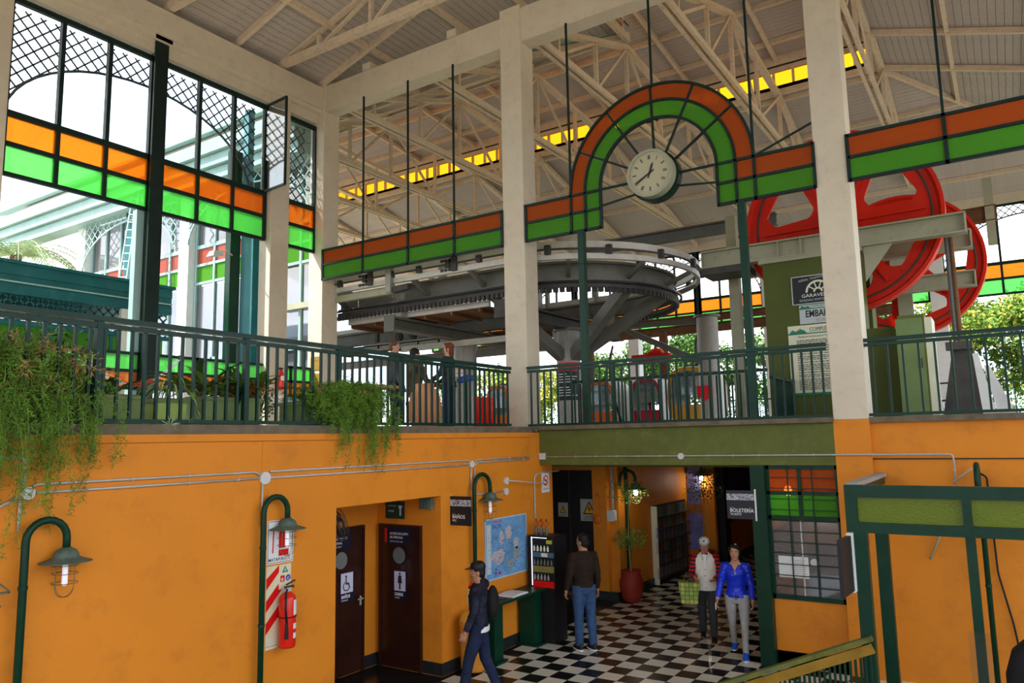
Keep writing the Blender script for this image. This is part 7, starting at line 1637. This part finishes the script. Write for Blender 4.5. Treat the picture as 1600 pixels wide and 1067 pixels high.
# man with white vest and bag
plaid = mat('plaid_red', (.45, .02, .02), .8, var=.1)
nt_p = plaid.node_tree; wv_ = nt_p.nodes.new('ShaderNodeTexWave'); wv_.inputs['Scale'].default_value = 5; wv_.bands_direction = 'Z'; tcp = nt_p.nodes.new('ShaderNodeTexCoord'); nt_p.links.new(tcp.outputs['Object'], wv_.inputs[0])
rmp = nt_p.nodes.new('ShaderNodeValToRGB'); rmp.color_ramp.interpolation = 'CONSTANT'; rmp.color_ramp.elements[0].color = (.50, .012, .012, 1); rmp.color_ramp.elements[1].color = (.015, .010, .02, 1); rmp.color_ramp.elements[1].position = .55
nt_p.links.new(wv_.outputs[0], rmp.inputs[0]); nt_p.links.new(rmp.outputs[0], nt_p.nodes['Principled BSDF'].inputs['Base Color'])
def ex2f(t, T, Hd, lg, ar):
    v = MB(); v.rings([[T((rx*math.cos(a), cy+ry*math.sin(a), z)) for a in [2*PI*i/22 for i in range(22)]] for z, rx, ry, cy in ((.86, .190, .155, -.01), (.93, .192, .155, -.01), (1.08, .178, .150, -.015), (1.20, .192, .155, -.01), (1.31, .202, .152, 0), (1.38, .195, .130, .005), (1.44, .16, .105, .008), (1.47, .10, .085, .01))]); remesh(v, 'vest', cloth('vest_white', (.82, .79, .72), var=.06), t, .010, 3)
    for sx in (-1, 1):
        for z in (1.06, 1.27): q = RawMB(); q.prism([(-.045, -.05), (.045, -.05), (.045, .04), (-.045, .04)], T((sx*.085, -.150 if z > 1.1 else -.155, z)), V((1, sx*.25, 0)), V((0, 0, 1)), V((0, -1, 0)), .008); q.put('pocket', MATS['vest_white'], t, False)
        q = RawMB(); q.tube([T((sx*.03, -.135, 1.38)), T((sx*.075, -.085, 1.48)), T((sx*.04, .05, 1.50))], .014, 6); q.put('collar', MATS['vest_white'], t)
    for z in (.92, 1.02, 1.12, 1.22): RawMB().ell(T((0, -.172+.0*z, z)), (.008, .006, .008)).put('button', M['steel'], t)
    q = RawMB(); q.prism([(-.028, 0), (.028, 0), (.012, -.16), (-.012, -.16)], T((0, -.142, 1.45)), V((1, 0, 0)), V((0, .25, 1)), V((0, -1, 0)), .01); q.put('shirt_front', M['white_s'], t, False)
person((-4.42, 12.42, 0), (.30, -.95), 1.63, 'older man in white cap and white vest over a red checked shirt, walking towards us', ((10, 14), (-12, 8)), ((12, 12, 68, 28), (22, 10, 60, 22)),
       plaid, cloth('trousers_grey', (.045, .047, .048), var=.15), M['skin_d'], M['hair'], (M['black'], M['rust']), cap=(M['plastic'], M['signblack']), extra=ex2f, belly=.025, headpitch=6)
# plaid shopping bag (held)
bg_ = mat('plaid_bag', (.45, .47, .10), .6, var=.1); nb = bg_.node_tree; tc2 = nb.nodes.new('ShaderNodeTexCoord'); br = nb.nodes.new('ShaderNodeTexBrick'); br.offset = 0; br.inputs['Scale'].default_value = 9; br.inputs['Color1'].default_value = (.50, .52, .10, 1); br.inputs['Color2'].default_value = (.20, .33, .08, 1); br.inputs['Mortar'].default_value = (.10, .12, .02, 1); br.inputs['Mortar Size'].default_value = .045; br.inputs['Brick Width'].default_value = .6; br.inputs['Row Height'].default_value = .6
mpb = nb.nodes.new('ShaderNodeMapping'); mpb.inputs['Rotation'].default_value = (PI/2, 0, 0); nb.links.new(tc2.outputs['Object'], mpb.inputs[0]); nb.links.new(mpb.outputs[0], br.inputs[0]); nb.links.new(br.outputs[0], nb.nodes['Principled BSDF'].inputs['Base Color'])
sb_ = thing('shopping_bag', (-4.60, 12.12, .62), 'green and yellow checked shopping bag carried by the man in the white vest', 'bag', rz=.30)
q = RawMB(); q.hexa([(-.13, -.05, 0), (.13, -.05, 0), (.13, .05, 0), (-.13, .05, 0), (-.165, -.08, .34), (.165, -.08, .34), (.165, .08, .34), (-.165, .08, .34)]); q.put('bag_body', bg_, sb_, False)
for s_ in (-1, 1): RawMB().tube([(-.09, s_*.075, .33), (-.05, s_*.03, .47), (.05, s_*.03, .47), (.09, s_*.075, .33)], .007, 6).put('handle', M['rust'], sb_)
# woman in blue jacket
bracm = [M['white_s'], M['yellow_s'], M['red_s']]
def ex3(t, T, Hd, lg, ar):
    for i, (sh, e, w_, d2) in enumerate(ar):
        for j in range(3): RawMB().tube([w_-d2*(.055-.018*j), w_-d2*(.043-.018*j)], .034, 12).put('bracelet', bracm[(i+j) % 3], t)
    w_, d2 = ar[1][2], ar[1][3]; c = w_+d2*.12; q = RawMB(); q.bar(c-V((0, 0, .05)), c+V((0, -.01, .05)), .012, .06); q.put('phone', M['white_s'], t, False)
    q = RawMB(); q.prism([(-.05, .03), (.05, .03), (0, -.07)], T((0, -.10, 1.41)), V((1, 0, 0)), V((0, .35, 1)), V((0, -1, 0)), .03); q.put('neck_opening', M['skin'], t, False)
    RawMB().tube([T((0, -.141, 1.34)), T((0, -.145, 1.28))], .005, 5).put('zip', M['white_s'], t); RawMB().tube([T((-.05, -.09, 1.43)), T((0, -.135, 1.37)), T((.05, -.09, 1.43))], .003, 5).put('necklace', M['conduit'], t)
    for sx in (-1, 1): RawMB().tube([T((sx*.01, -.125, .98)), T((sx*.015, -.135, .90))], .004, 5).put('drawstring', M['black'], t)
    RawMB().ell(Hd((.03, -.06, 1.745)), (.02, .01, .006)).put('hair_clip', M['white_s'], t)
person((-3.72, 11.78, 0), (.22, -.97), 1.65, 'young woman in shiny blue jacket and light grey trousers beside the man in vest', ((12, 4), (-14, 14)), ((2, 12, 22, 6), (2, 16, 22, -6)),
       mat('jacket_blue', (.010, .035, .62), .32, var=.25, scale=6, bump=.4, coat=.2), cloth('trousers_light_grey', (.38, .38, .37), var=.08), M['skin'], M['hair'], (mat('shoe_blue', (.01, .12, .75), .5), M['white_s']), female=True, top_z=(.92, 1.43), extra=ex3, bottom_slim=.014, vox=.0055, sleeve=1)
# three people upstairs
person((-9.15, 10.1, FZ), (.75, .65), 1.66, 'man with short brown hair in grey jacket standing upstairs, facing right', ((0, 0), (0, 2)), ((5, 8, 20, 0), (5, 8, 20, 0)),
       cloth('jacket_grey', (.07, .075, .08), var=.7, scale=3), jean_d, M['skin'], M['hair_br'], (M['black'], M['white_s']), vox=.009)
person((-8.62, 10.05, FZ), (.35, .94), 1.66, 'seated person with dark hair in black and yellow jacket upstairs, seen from behind', ((70, 75), (70, 75)), ((20, 10, 50, 10), (20, 10, 50, 10)),
       mat('jacket_yellow_black', (.10, .06, .02), .8, var=.95, scale=2.5), cloth('trousers_slate', (.12, .13, .16)), M['skin'], M['hair'], (M['black'], M['white_s']), vox=.009, seat=.62)
st = thing('stool', (-8.62, 10.08, FZ), 'plain stool under the seated person upstairs', 'stool'); MB().lathe((-8.62, 10.08, FZ), [(.18, .47), (.19, .49), (.19, .53), (.17, .54)], 18).build('seat', M['wood'], st)
for a in (0, 2.1, 4.2): MB().bar((-8.62+.12*math.cos(a), 10.08+.12*math.sin(a), FZ+.48), (-8.62+.17*math.cos(a), 10.08+.17*math.sin(a), FZ), .03, .03).build('leg', M['wood'], st)
person((-8.12, 10.35, FZ), (-.95, -.25), 1.55, 'woman with auburn hair in dark jacket upstairs, facing left', ((0, 0), (0, 2)), ((15, 8, 40, 10), (15, 8, 40, 10)),
       cloth('jacket_dark_green', (.025, .035, .035)), jean_d, M['skin'], M['hair_red'], (M['black'], M['white_s']), female=True, vox=.009, headpitch=-6)
